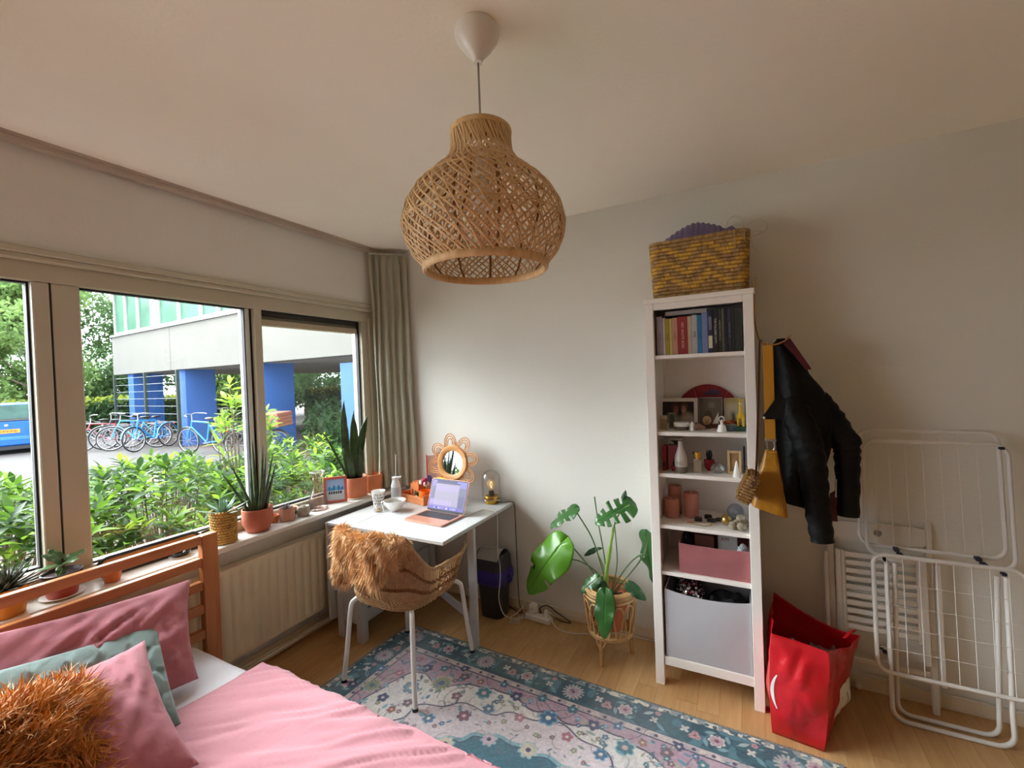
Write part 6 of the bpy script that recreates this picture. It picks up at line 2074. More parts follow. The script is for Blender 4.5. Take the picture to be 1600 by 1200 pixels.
# ================================================================ drying rack folded flat
rk = thing('drying_rack', 'folded white wire drying rack leaning on the wall', 'drying rack', (2.985, -0.20, 0))
RKM = M('rack_white_coating', '#dcdad6', 0.35, var=.02)
NAVY = M('navy_plastic', '#161a33', 0.45)
def ry(z, off=0.0):
    return 0.0 + 0.115 * (z / 1.29) + off
def rr_path(x0, x1, z0, z1, r, off, n=6):
    return [(x + (x0 + x1) / 2, ry(z + (z0 + z1) / 2, off), z + (z0 + z1) / 2) for x, z in rrect(x1 - x0, z1 - z0, r, n)]
part('upper_frame', G().tube(rr_path(0.0, 0.492, 0.755, 1.285, 0.05, 0.025), 0.0085, 8, closed=True), RKM, rk)
part('upper_frame', G().tube(rr_path(0.022, 0.512, 0.72, 1.24, 0.05, 0.004), 0.0075, 8, closed=True), RKM, rk)
part('lower_frame', G().tube(rr_path(0.035, 0.53, 0.225, 0.735, 0.045, -0.03), 0.0085, 8, closed=True), RKM, rk)
for k in range(7):
    x = 0.065 + k * 0.06
    part('wire', G().tube([(x, ry(0.755, .025), 0.755), (x - .005, ry(1.285, .025), 1.285)], 0.0016, 5), RKM, rk)
for k in range(8):
    x = 0.085 + k * 0.056
    part('wire', G().tube([(x, ry(0.225, -.03), 0.225), (x, ry(0.735, -.03), 0.735)], 0.0018, 5), RKM, rk)
for k in range(4):
    z = 0.33 + k * 0.095
    part('wire', G().tube([(0.035, ry(z, -.033), z), (0.53, ry(z, -.033), z)], 0.0013, 5), RKM, rk)
def uleg(x0, x1, ztop, y0, y1, r):
    pts = [(x0, y1, ztop), (x0, (y0 * 3 + y1) / 4, 0.14)]
    for k in range(7):
        a = PI + PI / 2 * k / 6
        pts.append((x0 + r + r * math.cos(a), y0, 0.0105 + r + r * math.sin(a)))
    for k in range(7):
        a = -PI / 2 + PI / 2 * k / 6
        pts.append((x1 - r + r * math.cos(a), y0, 0.0105 + r + r * math.sin(a)))
    pts += [(x1, (y0 * 3 + y1) / 4, 0.14), (x1, y1, ztop)]
    return G().tube(pts, 0.0095, 10)
part('leg_frame', uleg(0.085, 0.472, 0.70, 0.0, 0.04, 0.055), RKM, rk)
part('leg_frame', uleg(0.115, 0.448, 0.70, 0.055, 0.05, 0.05), RKM, rk)
for (x, z) in ((0.125, 0.757), (0.138, 0.735), (0.395, 0.757), (0.412, 0.735)):
    part('clip', G().box((x, ry(z, -.005), z), (0.020, 0.03, 0.016), 0.003), NAVY, rk, smooth=False)
for (x, z) in ((0.012, 1.232), (0.49, 1.225), (0.055, 0.31), (0.522, 0.27), (0.085, 0.705), (0.472, 0.705), (0.068, 0.295)):
    part('end_cap', G().box((x, ry(z, .0), z), (0.016, 0.022, 0.012), 0.002), NAVY, rk, smooth=False)
for x in (0.095, 0.475):
    part('spring_stay', G().tube([(x, ry(0.70, 0), 0.70), (x - .01, ry(0.31, -.01), 0.31)], 0.004, 6), STEEL, rk)

# ================================================================ waste bin
bn = thing('waste_bin', 'dark grey swing lid bin with a purple liner by the desk', 'bin', (0.975, -0.130, 0.0005))
BIN = M('bin_anthracite', '#2d2d30', 0.45)
def sqring(w_, d_, z, r=.05):
    return [(x, y, z) for x, y in rrect(w_, d_, r, 6)]
def loft(rings):
    g = G()
    n = len(rings[0])
    g.add([p for r_ in rings for p in r_], [(i * n + k, i * n + (k + 1) % n, (i + 1) * n + (k + 1) % n, (i + 1) * n + k) for i in range(len(rings) - 1) for k in range(n)])
    return g
g = loft([sqring(0.165, 0.15, 0), sqring(0.20, 0.18, 0.31)])
g.add(sqring(0.165, 0.15, 0.001), [tuple(range(28))])
part('body', g, BIN, bn)
def linerfn(u, v):
    a = int(u * 28) % 28
    f = u * 28 - int(u * 28)
    R_ = sqring(1, 1, 0, .25)
    p = Vector(R_[a]).lerp(Vector(R_[(a + 1) % 28]), f)
    z = 0.225 + 0.095 * v
    w_ = 0.198 + 0.02 * math.sin(PI * v) + .012
    k = 1 + 0.045 * nz(u * 18, v * 3) * (1.2 - v) + 0.02 * nz(u * 40, v * 8)
    return (p.x * w_ * k * 1.02, p.y * (w_ - .02) * k * 1.02, z + 0.010 * nz(u * 9, 2.0) * (1 - v))
part('liner', G().grid(linerfn, 112, 10, True), M('purple_bag_film', '#352a80', 0.3, var=.12, scale=20, bump=.4, bscale=30), bn, ang=80)
part('liner_knot', G().tube(spline([(0.10, 0.0, 0.29), (0.13, -0.01, 0.28), (0.135, 0.0, 0.25), (0.11, 0.0, 0.23)], 5), 0.008, 7), M('purple_bag_film', '#352a80', 0.3), bn)
def lidfn(u, v):
    # hood: dome along x with front opening
    a = int(u * 28) % 28
    f = u * 28 - int(u * 28)
    R_ = sqring(0.212, 0.192, 0, .05)
    p = Vector(R_[a]).lerp(Vector(R_[(a + 1) % 28]), f)
    k = math.cos(v * PI / 2) ** 0.55
    return (p.x * (1 if v < .3 else 1 - 0.0 * v), p.y * k, 0.315 + 0.115 * math.sin(v * PI / 2))
part('lid', G().grid(lidfn, 84, 14, True), BIN, bn, ang=50)
part('flap', G().grid(lambda u, v: ((u - .5) * 0.165, 0.10 * math.sin((v - .42) * 2.4) * 1.0 - .004, 0.330 + 0.118 * math.cos((v - .42) * 2.4) - 0.018 * (2 * u - 1) ** 4 * 0), 16, 16), M('flap_light_grey', '#a9a39b', 0.4), bn)

# ================================================================ power strip and cables
ps = thing('power_strip', 'white power strip on the floor by the skirting', 'power strip', (1.285, -0.10, 0.0005), math.radians(-4))
part('body', G().box((0, 0, 0.02), (0.185, 0.055, 0.04), 0.008), WPLAS, ps, ang=30)
for k in range(3):
    part('socket', G().lathe([(0.019, 0.001), (0.017, 0.001), (0.016, -0.004), (0.0001, -0.004)], 18), M('socket_grey', '#b9b6b0', 0.5), ps, (-0.06 + 0.055 * k, 0, 0.0405))
ad = thing('charger', 'white square charger plugged into the power strip', 'charger', (1.250, -0.098, 0.0415), math.radians(-4))
part('body', G().box((0, 0, 0.032), (0.05, 0.045, 0.062), 0.007), WPLAS, ad, ang=30)
part('port', G().box((0, -0.0226, 0.035), (0.010, 0.001, 0.004)), BLACK, ad, smooth=False)
pl = thing('plug', 'rounded white plug in the right end of the power strip', 'plug', (1.345, -0.104, 0.0415), math.radians(-4))
part('body', G().lathe([(0.0001, 0), (0.019, 0), (0.02, 0.012), (0.015, 0.034), (0.008, 0.044), (0.0001, 0.045)], 18), WPLAS, pl)
part('strain_relief', G().tube([(0.0, 0, 0.03), (0.024, 0, 0.034), (0.034, 0, 0.026)], 0.005, 8), WPLAS, pl)
for nm, lab, pts, r, m in (('cable', 'black cable looping behind the power strip', [(1.30, -0.09, 0.045), (1.29, -0.08, 0.075), (1.33, -0.05, 0.085), (1.39, -0.035, 0.045), (1.45, -0.04, 0.02), (1.49, -0.05, 0.006), (1.43, -0.055, 0.006), (1.38, -0.04, 0.008)], 0.0035, CORDD),
                           ('cable', 'white cable running along the floor to the plant stand', [(1.379, -0.104, 0.05), (1.40, -0.12, 0.012), (1.46, -0.15, 0.004), (1.55, -0.15, 0.004), (1.66, -0.10, 0.004), (1.78, -0.04, 0.004), (1.95, -0.03, 0.004), (2.06, -0.025, 0.004)], 0.0035, CORDW),
                           ('cable', 'tangled white cable between the bin and the power strip', [(1.20, -0.11, 0.012), (1.15, -0.17, 0.004), (1.10, -0.15, 0.004), (1.13, -0.10, 0.02), (1.16, -0.06, 0.06), (1.15, -0.03, 0.09), (1.13, -0.025, 0.05), (1.17, -0.10, 0.008), (1.12, -0.20, 0.004), (1.18, -0.18, 0.006), (1.15, -0.12, 0.012)], 0.003, CORDW),
                           ('cable', 'black cable lying behind the bin', [(1.195, -0.085, 0.02), (1.14, -0.07, 0.005), (1.08, -0.05, 0.005), (1.01, -0.02, 0.006)], 0.0035, CORDD)):
    o = part(nm, G().tube(spline(pts, 7), r, 6), m)
    tag(o, lab, 'cable')
wc = part('wall_cable', G().tube(spline([(2.99, -0.018, 0.085), (3.2, -0.018, 0.075), (3.45, -0.018, 0.068), (3.9, -0.018, 0.068)], 5), 0.004, 6), CORDW)
tag(wc, 'white cable running along the skirting behind the drying rack', 'cable')

# ================================================================ monstera in a rattan stand
RAT2 = M('pale_rattan', '#b08a57', 0.5, scale=30, col2='#c7a26d')
PX, PY = 1.812, -0.255
st = thing('plant_stand', 'round rattan plant stand with looped sides on three legs', 'plant stand', (PX, PY, 0))
def ringz(r, z, a, n=48, fl=1.0):
    return G().tube([(r * math.cos(2 * PI * k / n), r * math.sin(2 * PI * k / n), z) for k in range(n)], a, 8, closed=True, flat=fl, up=(0, 0, 1))
for (r, z, a) in ((0.134, 0.392, 0.0105), (0.131, 0.374, 0.009), (0.137, 0.356, 0.007), (0.121, 0.397, 0.007), (0.122, 0.160, 0.009), (0.118, 0.146, 0.008)):
    part('hoop', ringz(r, z, a), RAT2, st)
arch = []
for k in range(15):
    t = -1 + 2 * k / 14
    arch.append((t * 0.40, 1 - abs(t) ** 2.6))
me = mesh_of('loop', G().tube([((0.124 + 0.020 * h) * math.cos(a), (0.124 + 0.020 * h) * math.sin(a), 0.162 + 0.178 * h) for a, h in arch], 0.005, 7), RAT2)
for k in range(13):
    link('loop', me, st, None, (0, 0, 2 * PI * k / 13))
part('cross_tie', G().tube([(-0.12, 0, 0.165), (0.12, 0, 0.165)], 0.007, 7).tube([(0, -0.12, 0.168), (0, 0.12, 0.168)], 0.007, 7), RAT2, st)
for a in (math.radians(-102), math.radians(30), math.radians(150)):
    c_, s_ = math.cos(a), math.sin(a)
    L_ = [(0.118 * c_, 0.118 * s_, 0.0)]
    lg = part('leg', G().tube([(0.119 * c_, 0.119 * s_, 0.0), (0.116 * c_, 0.116 * s_, 0.065), (0.112 * c_, 0.112 * s_, 0.155)], [0.0125, 0.012, 0.006], 10), RAT2, st)
    for d in (-0.42, 0.42):
        c2, s2 = math.cos(a + d), math.sin(a + d)
        part('brace', G().tube(bez((0.117 * c_, 0.117 * s_, 0.055), (0.116 * c_, 0.116 * s_, 0.10), (0.117 * c2, 0.117 * s2, 0.15), 8), 0.006, 7), RAT2, lg)
mo = thing('monstera', 'monstera plant with split leaves in a terracotta pot on the rattan stand', 'plant', (PX, PY, 0.176))
part('pot', G().lathe([(0.0001, 0), (0.078, 0), (0.082, 0.005), (0.103, 0.175), (0.105, 0.195), (0.098, 0.195), (0.095, 0.17), (0.0001, 0.16)], 36), TERR, mo)
part('soil', G().grid(lambda u, v: (0.096 * v * math.cos(2 * PI * u), 0.096 * v * math.sin(2 * PI * u), 0.168 + 0.008 * nz(u * 8, v * 5)), 30, 8, True), M('potting_soil', '#2c2019', 0.95, var=.4, scale=60, bump=.8, bscale=90), mo)
MON = leaf_mat('monstera_green', '#2e5a2a', '#3f7434', 0.28, 6, 0.25, 0.6)
MONB = leaf_mat('monstera_bright', '#5d9a2e', '#74b23a', 0.25, 6, 0.35, 0.6)
MOND = leaf_mat('monstera_dark', '#25452a', '#2f5732', 0.3, 6, 0.2, 0.5)
STEM = M('green_stem', '#4f7040', 0.45, var=.15)
STEMB = M('bright_stem', '#86a84a', 0.4, var=.12)
def split_leaf(L_, W_, slits, droop=0.25, cup=0.25, nt=40, na=9):
    g = G()
    for s in (-1, 1):
        idx = {}
        for i in range(nt + 1):
            t = i / nt
            w_ = W_ / 2 * (max(0.0, math.sin(PI * t ** 0.60)) ** 0.60 if 0 < t < 1 else 0.0)
            for j in range(na + 1):
                a = j / na
                x = s * w_ * a
                y = L_ * t - 0.17 * L_ * a ** 1.5 * (1 - t) ** 3 + 0.06 * L_ * a * t
                z = -droop * L_ * (t ** 2) - cup * W_ * .5 * a * a * (0.4 + .3 * math.sin(t * 9)) * .6 + 0.05 * W_ * math.sin(t * 16) * a * a
                idx[(i, j)] = len(g.v)
                g.v.append((x, y, z))
        for i in range(nt):
            t = (i + .5) / nt
            cut = False
            for (c0, wd, dep) in slits:
                if abs(t - c0) < wd:
                    cut = dep
            for j in range(na):
                a = (j + .5) / na
                if cut and a > cut:
                    continue
                f = (idx[(i, j)], idx[(i, j + 1)], idx[(i + 1, j + 1)], idx[(i + 1, j)])
                g.f.append(f if s > 0 else f[::-1])
                g.mi.append(0)
    return g
def put_leaf(base, tip, nrm, W_, slits, mat, parent, droop=.15, cup=.3):
    base, tip, nrm = Vector(base), Vector(tip), Vector(nrm)
    d = tip - base
    L_ = d.length / (1 - 0.3 * droop)
    d.normalize()
    z = (nrm - d * nrm.dot(d)).normalized()
    x = d.cross(z)
    R_ = Matrix((x, d, z)).transposed()
    g = split_leaf(L_, W_, slits, droop, cup)
    g.v = [tuple(R_ @ Vector(q) + base) for q in g.v]
    o = part('leaf', g, mat, parent, ang=80)
    md = o.modifiers.new('t', 'SOLIDIFY'); md.thickness = 0.0008
    return o
SL = [(0.30, .022, .45), (0.48, .024, .42), (0.66, .024, .5)]
o_ = Vector((PX, PY, 0.176))
def W3(x, y, z):
    return (x - PX, y - PY, z - 0.176)
c0 = (0.0, 0.0, 0.16)
def stemto(pts, r, m=STEM):
    part('stem', G().tube(spline(pts, 7), r, 8), m, mo)
# big bright leaf on the left (two lobes seen, tip towards the lower left)
stemto([c0, W3(1.76, -.25, .40), W3(1.68, -.25, .50), W3(1.575, -.25, .60), W3(1.525, -.26, .595)], 0.0042)
put_leaf(W3(1.530, -.26, .60), W3(1.335, -.36, .335), (-.1, -.85, .55), 0.24, [(.62, .03, .55)], MONB, mo, .1, .5)
stemto([c0, W3(1.74, -.20, .42), W3(1.62, -.17, .47), W3(1.50, -.17, .475), W3(1.44, -.18, .50)], 0.004)
put_leaf(W3(1.47, -.17, .52), W3(1.285, -.20, .39), (-.3, -.75, .6), 0.17, SL, MOND, mo, .2, .4)
# upper left split leaf, edge on
stemto([c0, W3(1.76, -.23, .50), W3(1.70, -.21, .65), W3(1.60, -.20, .795)], 0.0042)
put_leaf(W3(1.600, -.20, .80), W3(1.468, -.27, .72), (-.45, -.55, .75), 0.13, SL, MON, mo, .15, .3)
# bare upright stem
stemto([c0, W3(1.785, -.24, .55), W3(1.755, -.24, .75), W3(1.738, -.24, .895)], 0.0038)
# thick sheath + upper right leaf
part('sheath', G().tube(spline([(-.01, -.02, .15), W3(1.80, -.27, .45), W3(1.825, -.27, .60), W3(1.850, -.26, .735)], 7), [0.0145] * 8 + [0.012] * 8 + [0.008] * 6, 10, flat=.8), STEMB, mo)
stemto([W3(1.825, -.26, .60), W3(1.85, -.25, .74), W3(1.89, -.24, .83), W3(1.935, -.22, .862)], 0.0045, STEMB)
put_leaf(W3(1.935, -.22, .862), W3(1.775, -.31, .80), (.1, -.6, .78), 0.17, [(0.20, .035, .30), (0.40, .04, .26), (0.60, .04, .3), (.78, .03, .4)], MON, mo, .2, .35)
part('curled_leaf', G().grid(lambda u, v: tuple(Vector(W3(1.885, -.19, .86)) + Vector(((v - .5) * .03 * math.sin(PI * u) + .02 * u, .01 * math.cos(v * 6), u * .075))), 12, 6), MOND, mo)
# right leaf running behind the bookcase post
stemto([c0, W3(1.88, -.22, .47), W3(1.96, -.18, .56), W3(2.03, -.15, .57)], 0.0042)
put_leaf(W3(2.005, -.15, .665), W3(2.035, -.17, .41), (-.74, -.62, .2), 0.21, [(0.45, .03, .5)], MON, mo, .05, .3)
stemto([c0, W3(1.90, -.20, .44), W3(1.98, -.17, .55), W3(2.02, -.155, .655)], 0.004)
stemto([c0, W3(1.845, -.20, .5), W3(1.84, -.20, .72)], 0.0035)
# small leaves
stemto([c0, W3(1.79, -.30, .40), W3(1.765, -.32, .455)], 0.003)
put_leaf(W3(1.765, -.32, .46), W3(1.675, -.35, .385), (-.1, -.75, .6), 0.072, [], MON, mo, .1, .4)
stemto([c0, W3(1.765, -.18, .45), W3(1.71, -.16, .555)], 0.0022)
put_leaf(W3(1.705, -.16, .555), W3(1.650, -.19, .525), (-.1, -.8, .6), 0.036, [], MOND, mo, .1, .3)
put_leaf(W3(1.707, -.16, .555), W3(1.745, -.16, .57), (0, -.8, .6), 0.022, [], MOND, mo, .1, .3)
stemto([c0, W3(1.88, -.27, .40), W3(1.925, -.28, .43)], 0.003)
put_leaf(W3(1.925, -.28, .435), W3(2.015, -.31, .395), (.1, -.75, .6), 0.068, [], MOND, mo, .15, .4)
stemto([(0, -.03, .16), W3(1.83, -.37, .425), W3(1.835, -.415, .425)], 0.0035)
put_leaf(W3(1.835, -.415, .425), W3(1.832, -.470, .225), (-.1, -.95, .2), 0.115, [], MON, mo, .05, .3)
put_leaf(W3(1.80, -.30, .425), W3(1.745, -.345, .42), (0, -.5, .8), 0.05, [], MOND, mo, .1, .3)
# ================================================================ plants and things on the sill
ZS_ = 0.7845
TERP = M('terracotta_pink', '#b8674f', 0.75, var=.05, scale=12, bump=.06, bscale=80)
TERO = M('terracotta_orange', '#c97a4c', 0.8, var=.06, scale=12, bump=.08, bscale=80)
SOIL = _M['potting_soil']
def pot(parent, r0, r1, h, mat, t=0.006, n=36, name='pot', rim=None):
    pr = [(0.0001, 0), (r0 - .004, 0), (r0, 0.004), (r1, h - .003)]
    if rim:
        pr += [(r1, h - rim - .002), (r1 + .004, h - rim), (r1 + .004, h - .002)]
    pr += [((r1 + (.004 if rim else 0)) - .002, h), (r1 - t + .002, h), (r1 - t, h - .004), (r1 - t - .002, h * .6), (0.0001, h * .6)]
    part(name, G().lathe(pr, n), mat, parent)
def soil(parent, r, z):
    part('soil', G().grid(lambda u, v: (r * v * math.cos(2 * PI * u), r * v * math.sin(2 * PI * u), z + 0.006 * nz(u * 7, v * 5)), 24, 6, True), SOIL, parent)
SANS = leaf_mat('snake_plant_green', '#24381f', '#3c5a2e', 0.38, 30, 0.08, 0.5)
SANC = leaf_mat('cylinder_leaf_green', '#2c3f2a', '#4d6340', 0.4, 40, 0.05, 0.5)

# 1 dark spiky succulent
t = thing('succulent', 'dark spiky succulent in an ochre pot at the left end of the sill', 'plant', (0.075, -2.150, ZS_))
pot(t, 0.050, 0.062, 0.105, M('ochre_terracotta', '#c98a3c', 0.8, var=.05))
HAW = leaf_mat('haworthia_grey_green', '#3a4038', '#5c6658', 0.45, 40, 0.03)
soil(t, 0.054, 0.092)
rosette(t, 60, 0.10, 0.0085, 0.095, 0.02, 1.45, HAW, thick=.55, curl=.12)
# 2 leafy cutting in a dark bowl on a saucer
t = thing('rubber_plant', 'small leafy cutting in a dark rimmed red pot on a white saucer', 'plant', (0.062, -1.992, ZS_))
part('saucer', G().lathe([(0.0001, 0), (0.052, 0), (0.070, 0.009), (0.0685, 0.011), (0.05, 0.004), (0.0001, 0.004)], 36), CER, t)
part('pot', G().lathe([(0.0001, 0.0045), (0.044, 0.0045), (0.047, 0.01), (0.054, 0.085), (0.05, 0.085), (0.0001, 0.06)], 32), M('brick_red_glaze', '#9a3a28', 0.5), t)
part('dark_rim', G().lathe([(0.054, 0.078), (0.060, 0.082), (0.064, 0.100), (0.060, 0.101), (0.054, 0.088), (0.0001, 0.086)], 32), M('dark_plum_rim', '#3c2a2c', 0.5), t)
JAD = leaf_mat('jade_green', '#3e5d33', '#5c7d45', 0.35, 20, 0.12)
part('stem', G().tube([(0, 0, 0.085), (0.004, 0.004, 0.125), (0.0, 0.006, 0.15)], [0.006, 0.005, 0.004], 8), M('brown_stem', '#4a3423', 0.7), t)
for (b, tp, n_, w_) in (((0, .004, .135), (-.02, .075, .165), (.3, -.3, .9), .045), ((0, .004, .14), (.01, -.045, .185), (.6, .1, .8), .042), ((0, .004, .135), (.05, .03, .15), (.5, 0, .8), .04), ((0, .004, .14), (-.03, -.02, .19), (.7, 0, .6), .04), ((0, .004, .13), (.04, -.075, .148), (.2, 0, .95), .03), ((0, .004, .115), (.045, -.02, .10), (.7, 0, .6), .035)):
    put_leaf(b, tp, n_, w_, [], JAD, t, .12, .35)
# 3 small pale terracotta pot behind the headboard rail
t = thing('flower_pot', 'small empty pale terracotta pot behind the top bed rail', 'pot', (0.085, -1.842, ZS_))
pot(t, 0.027, 0.036, 0.062, TERO, rim=.014)
# wooden tray leaning against the pane, rounded ends, dark rim
t = thing('serving_tray', 'long oval wooden tray with a dark rim leaning on the window pane', 'tray', (0.008, -1.655, ZS_))
Rt = Matrix.Rotation(math.radians(-14), 4, 'Y') @ Matrix.Translation((0, 0, 0.040)) @ Matrix.Rotation(PI / 2, 4, 'Z') @ Matrix.Rotation(PI / 2, 4, 'X')
g = G().prism(rrect(0.40, 0.076, 0.034), 0.008, Rt)
part('board', g, wood_mat('tray_oak', '#b07b45', '#c48f58', 0.5, 'Y'), t, smooth=False)
P = [tuple(Rt @ Vector((x, y, 0.004))) for x, y in rrect(0.405, 0.080, 0.036, 8)]
part('rim', G().tube(P, 0.009, 8, closed=True), M('dark_rim_black', '#1f1a1a', 0.4), t)
# small dark dish
t = thing('dish', 'small dark glass dish with keys near the bed post', 'dish', (0.052, -1.565, ZS_))
part('body', G().lathe([(0.0001, 0), (0.032, 0), (0.045, 0.026), (0.042, 0.026), (0.03, 0.006), (0.0001, 0.006)], 26), M('smoke_dark_glass', '#2a2c2d', 0.12), t)
part('foot', G().lathe([(0.034, -0.0), (0.048, 0.002), (0.048, 0.004), (0.034, 0.004)], 26), CER, t)
g = G()
for k in range(5):
    g.tube([(0.02 * math.cos(k), 0.02 * math.sin(k), 0.014 + .004 * k), (0.03 * math.cos(k + 2), 0.03 * math.sin(k + 2), 0.026 + .004 * k)], 0.003, 6)
part('keys', g, STEEL, t)
part('key_ring', G().tube([(0.012 * math.cos(a), 0.012 * math.sin(a), 0.034) for a in [2 * PI * k / 16 for k in range(16)]], 0.0016, 5, closed=True), STEEL, t)
# 5 basket with agave
t = thing('potted_agave', 'pale agave in a cylindrical woven straw basket pot', 'plant', (0.060, -1.362, ZS_))
STB = M('seagrass_weave', '#a4813e', 0.75, scale=50, col2='#c7a35a', bump=.2, bscale=200)
g = G()
for k in range(12):
    z = 0.008 + k * 0.0142
    N = 150
    P, R_ = [], []
    for i in range(N):
        a = 2 * PI * i / N
        ph = (i / N * 25 + (k % 2) * .5) % 1
        rr = 0.054 + 0.004 * (k / 11)
        P.append((rr * math.cos(a), rr * math.sin(a), z + 0.0045 * (ph - .5)))
        R_.append(0.0045 + 0.0038 * math.sin(PI * ph))
    g.tube(P, R_, 6, closed=True, up=(0, 0, 1))
part('basket', g, STB, t, ang=80)
part('inner_pot', G().lathe([(0.0001, 0), (0.046, 0), (0.05, 0.16), (0.047, 0.16), (0.0001, 0.14)], 24), M('dark_inner_pot', '#3f3226', 0.8), t)
AGV = leaf_mat('agave_blue_green', '#6f8f7c', '#93ad96', 0.4, 10, 0.25)
rosette(t, 22, 0.115, 0.0115, 0.150, 0.03, 1.35, AGV, thick=.3, curl=.10)
part('heart', G().sph((0, 0, 0.17), (0.009, 0.009, 0.018), 10, 7), M('bright_agave_heart', '#74a544', 0.4), t)
# 6 cylindrical snake plant
t = thing('snake_plant', 'cylindrical snake plant with spear leaves in a pink terracotta pot', 'plant', (0.050, -1.172, ZS_))
part('pot', G().lathe([(0.0001, 0), (0.05, 0), (0.060, 0.008), (0.077, 0.045), (0.080, 0.075), (0.079, 0.128), (0.077, 0.130), (0.073, 0.128), (0.073, 0.10), (0.0001, 0.095)], 40), TERP, t)
soil(t, 0.072, 0.112)
for (x, y, lx, ly, L_, r) in ((-.005, -.02, -.03, -.10, .30, .0095), (.0, -.045, -.02, -.13, .26, .009), (.012, -.035, -.0, -.075, .24, .010), (.0, .0, .02, -.025, .40, .0105), (-.02, .012, .0, -.01, .41, .010), (.015, .015, .02, .012, .38, .0105), (.0, .03, .01, .03, .33, .0105), (.02, .035, .03, .06, .28, .010), (-.015, .04, .0, .085, .33, .010), (.03, -.005, .03, .0, .2, .010), (.02, -.02, .03, -.045, .19, .009), (-.03, -.01, -.03, .02, .3, .009)):
    P = [(x + lx * tt ** 1.2, y + ly * tt ** 1.1, 0.105 + L_ * tt) for tt in [k / 10 for k in range(11)]]
    part('leaf', G().tube(P, [r * (1 - (k / 10) ** 2.2 * .93) for k in range(11)], 9), SANC, t)
# 7.. small pots
t = thing('flower_pot', 'tiny terracotta pot standing behind the ribbed pink pot', 'pot', (0.004, -1.045, ZS_))
pot(t, 0.022, 0.027, 0.045, TERO, rim=.010)
t = thing('potted_cactus', 'small grey plant in a ribbed pink pot on the sill', 'plant', (0.045, -0.988, ZS_))
part('pot', G().lathe([(0.0001, 0), (0.036, 0), (0.041, 0.004), (0.045, 0.075), (0.043, 0.079), (0.039, 0.077), (0.038, 0.06), (0.0001, 0.06)], 72, wob=lambda a, z: 1 + (0.028 * math.cos(24 * a) if .003 < z < .0755 else 0)), M('ribbed_pink_clay', '#b98672', 0.8), t)
soil(t, 0.038, 0.068)
rosette(t, 18, 0.034, 0.005, 0.07, 0.1, 1.4, M('grey_violet_succulent', '#6d6a70', 0.6, var=.2), thick=.6)
t = thing('hoya_leaf', 'single green heart shaped leaf in a tiny pot between two small pots', 'plant', (0.030, -0.942, ZS_))
part('pot', G().lathe([(0.0001, 0), (0.013, 0), (0.017, 0.022), (0.015, 0.022), (0.0001, 0.018)], 18), CER, t)
put_leaf((0.004, 0, 0.020), (0.010, 0.002, 0.062), (.9, -.3, .2), 0.046, [], JAD, t, .05, .2)
t = thing('flower_pot', 'small orange pot at the window behind the heart shaped leaf', 'pot', (-0.008, -0.92, ZS_))
pot(t, 0.024, 0.031, 0.058, TERO, rim=.012)
t = thing('potted_cactus', 'speckled grey concrete pot with brown soil near the glass carafe', 'plant', (0.058, -0.885, ZS_))
part('pot', G().lathe([(0.0001, 0), (0.030, 0), (0.037, 0.012), (0.040, 0.035), (0.035, 0.060), (0.032, 0.062), (0.029, 0.058), (0.0001, 0.05)], 30), M('speckled_concrete', '#8d857a', 0.9, scale=60, col2='#a79f93', bump=.3, bscale=90), t)
part('soil', G().lathe([(0.0001, 0.057), (0.029, 0.054)], 18), M('rust_soil', '#5e3622', 0.95, var=.4, scale=90), t)
part('cactus', G().sph((0, 0, 0.056), (0.016, 0.016, 0.009), 16, 8), M('grey_cactus', '#6d6254', 0.8, var=.3, scale=60), t)
# glass carafe
t = thing('carafe', 'clear pink tinted glass carafe on the sill left of the picture frame', 'carafe', (0.028, -0.752, ZS_))
PG = thin_glass('pink_tinted_glass', (0.93, 0.82, 0.78), 0.3)
part('body', G().lathe([(0.0001, 0.003), (0.046, 0.002), (0.057, 0.010), (0.058, 0.04), (0.052, 0.08), (0.036, 0.12), (0.028, 0.155), (0.030, 0.195), (0.044, 0.245)], 40), PG, t)
part('lip', G().lathe([(0.044, 0.243), (0.0465, 0.246), (0.044, 0.249), (0.0415, 0.246), (0.044, 0.243)], 40), M('glass_lip', '#e3e3dd', 0.08, alpha=.7), t)
part('foot', G().lathe([(0.0001, 0.0), (0.05, 0.0), (0.057, 0.006), (0.05, 0.009), (0.0001, 0.008)], 40), thin_glass('thick_glass_foot', (0.9, 0.82, 0.8), 0.4), t)
# picture frame with houses
xx, yy, c = canvas(60, 72, '#c9cdd2')
c[yy > .42] = lin('#8fb4e6'); c[(yy > .60)] = lin('#9fbfe8')
c[yy <= .30] = lin('#bfc6cc')
for k in range(6):
    x0 = .12 + k * .125
    hgt = (.66, .60, .70, .62, .68, .58)[k]
    c[(xx > x0) & (xx < x0 + .115) & (yy > .42) & (yy < hgt)] = lin(('#2f86b8', '#3f97c8', '#2c7fae', '#5aa7cf', '#2f7fb0', '#4aa0cc')[k])
    c[(xx > x0) & (xx < x0 + .09) & (yy > .30) & (yy < .44)] = lin(('#22323c', '#2a3b45', '#1f2d36')[k % 3])
c[(yy > .43) & (yy < .46)] = lin('#e3e8ec')
c[(xx > .84) & (xx < .93) & (yy > .46) & (yy < .62)] = lin('#4a6fb8')
picture('photo_frame', 'terracotta pink picture frame with blue houses standing on the sill', 0.020, -0.605, ZS_, 0.150, 0.176, 0.017, 0.10, M('coral_frame', '#bb5a4b', 0.5), c, rotz=math.radians(48))
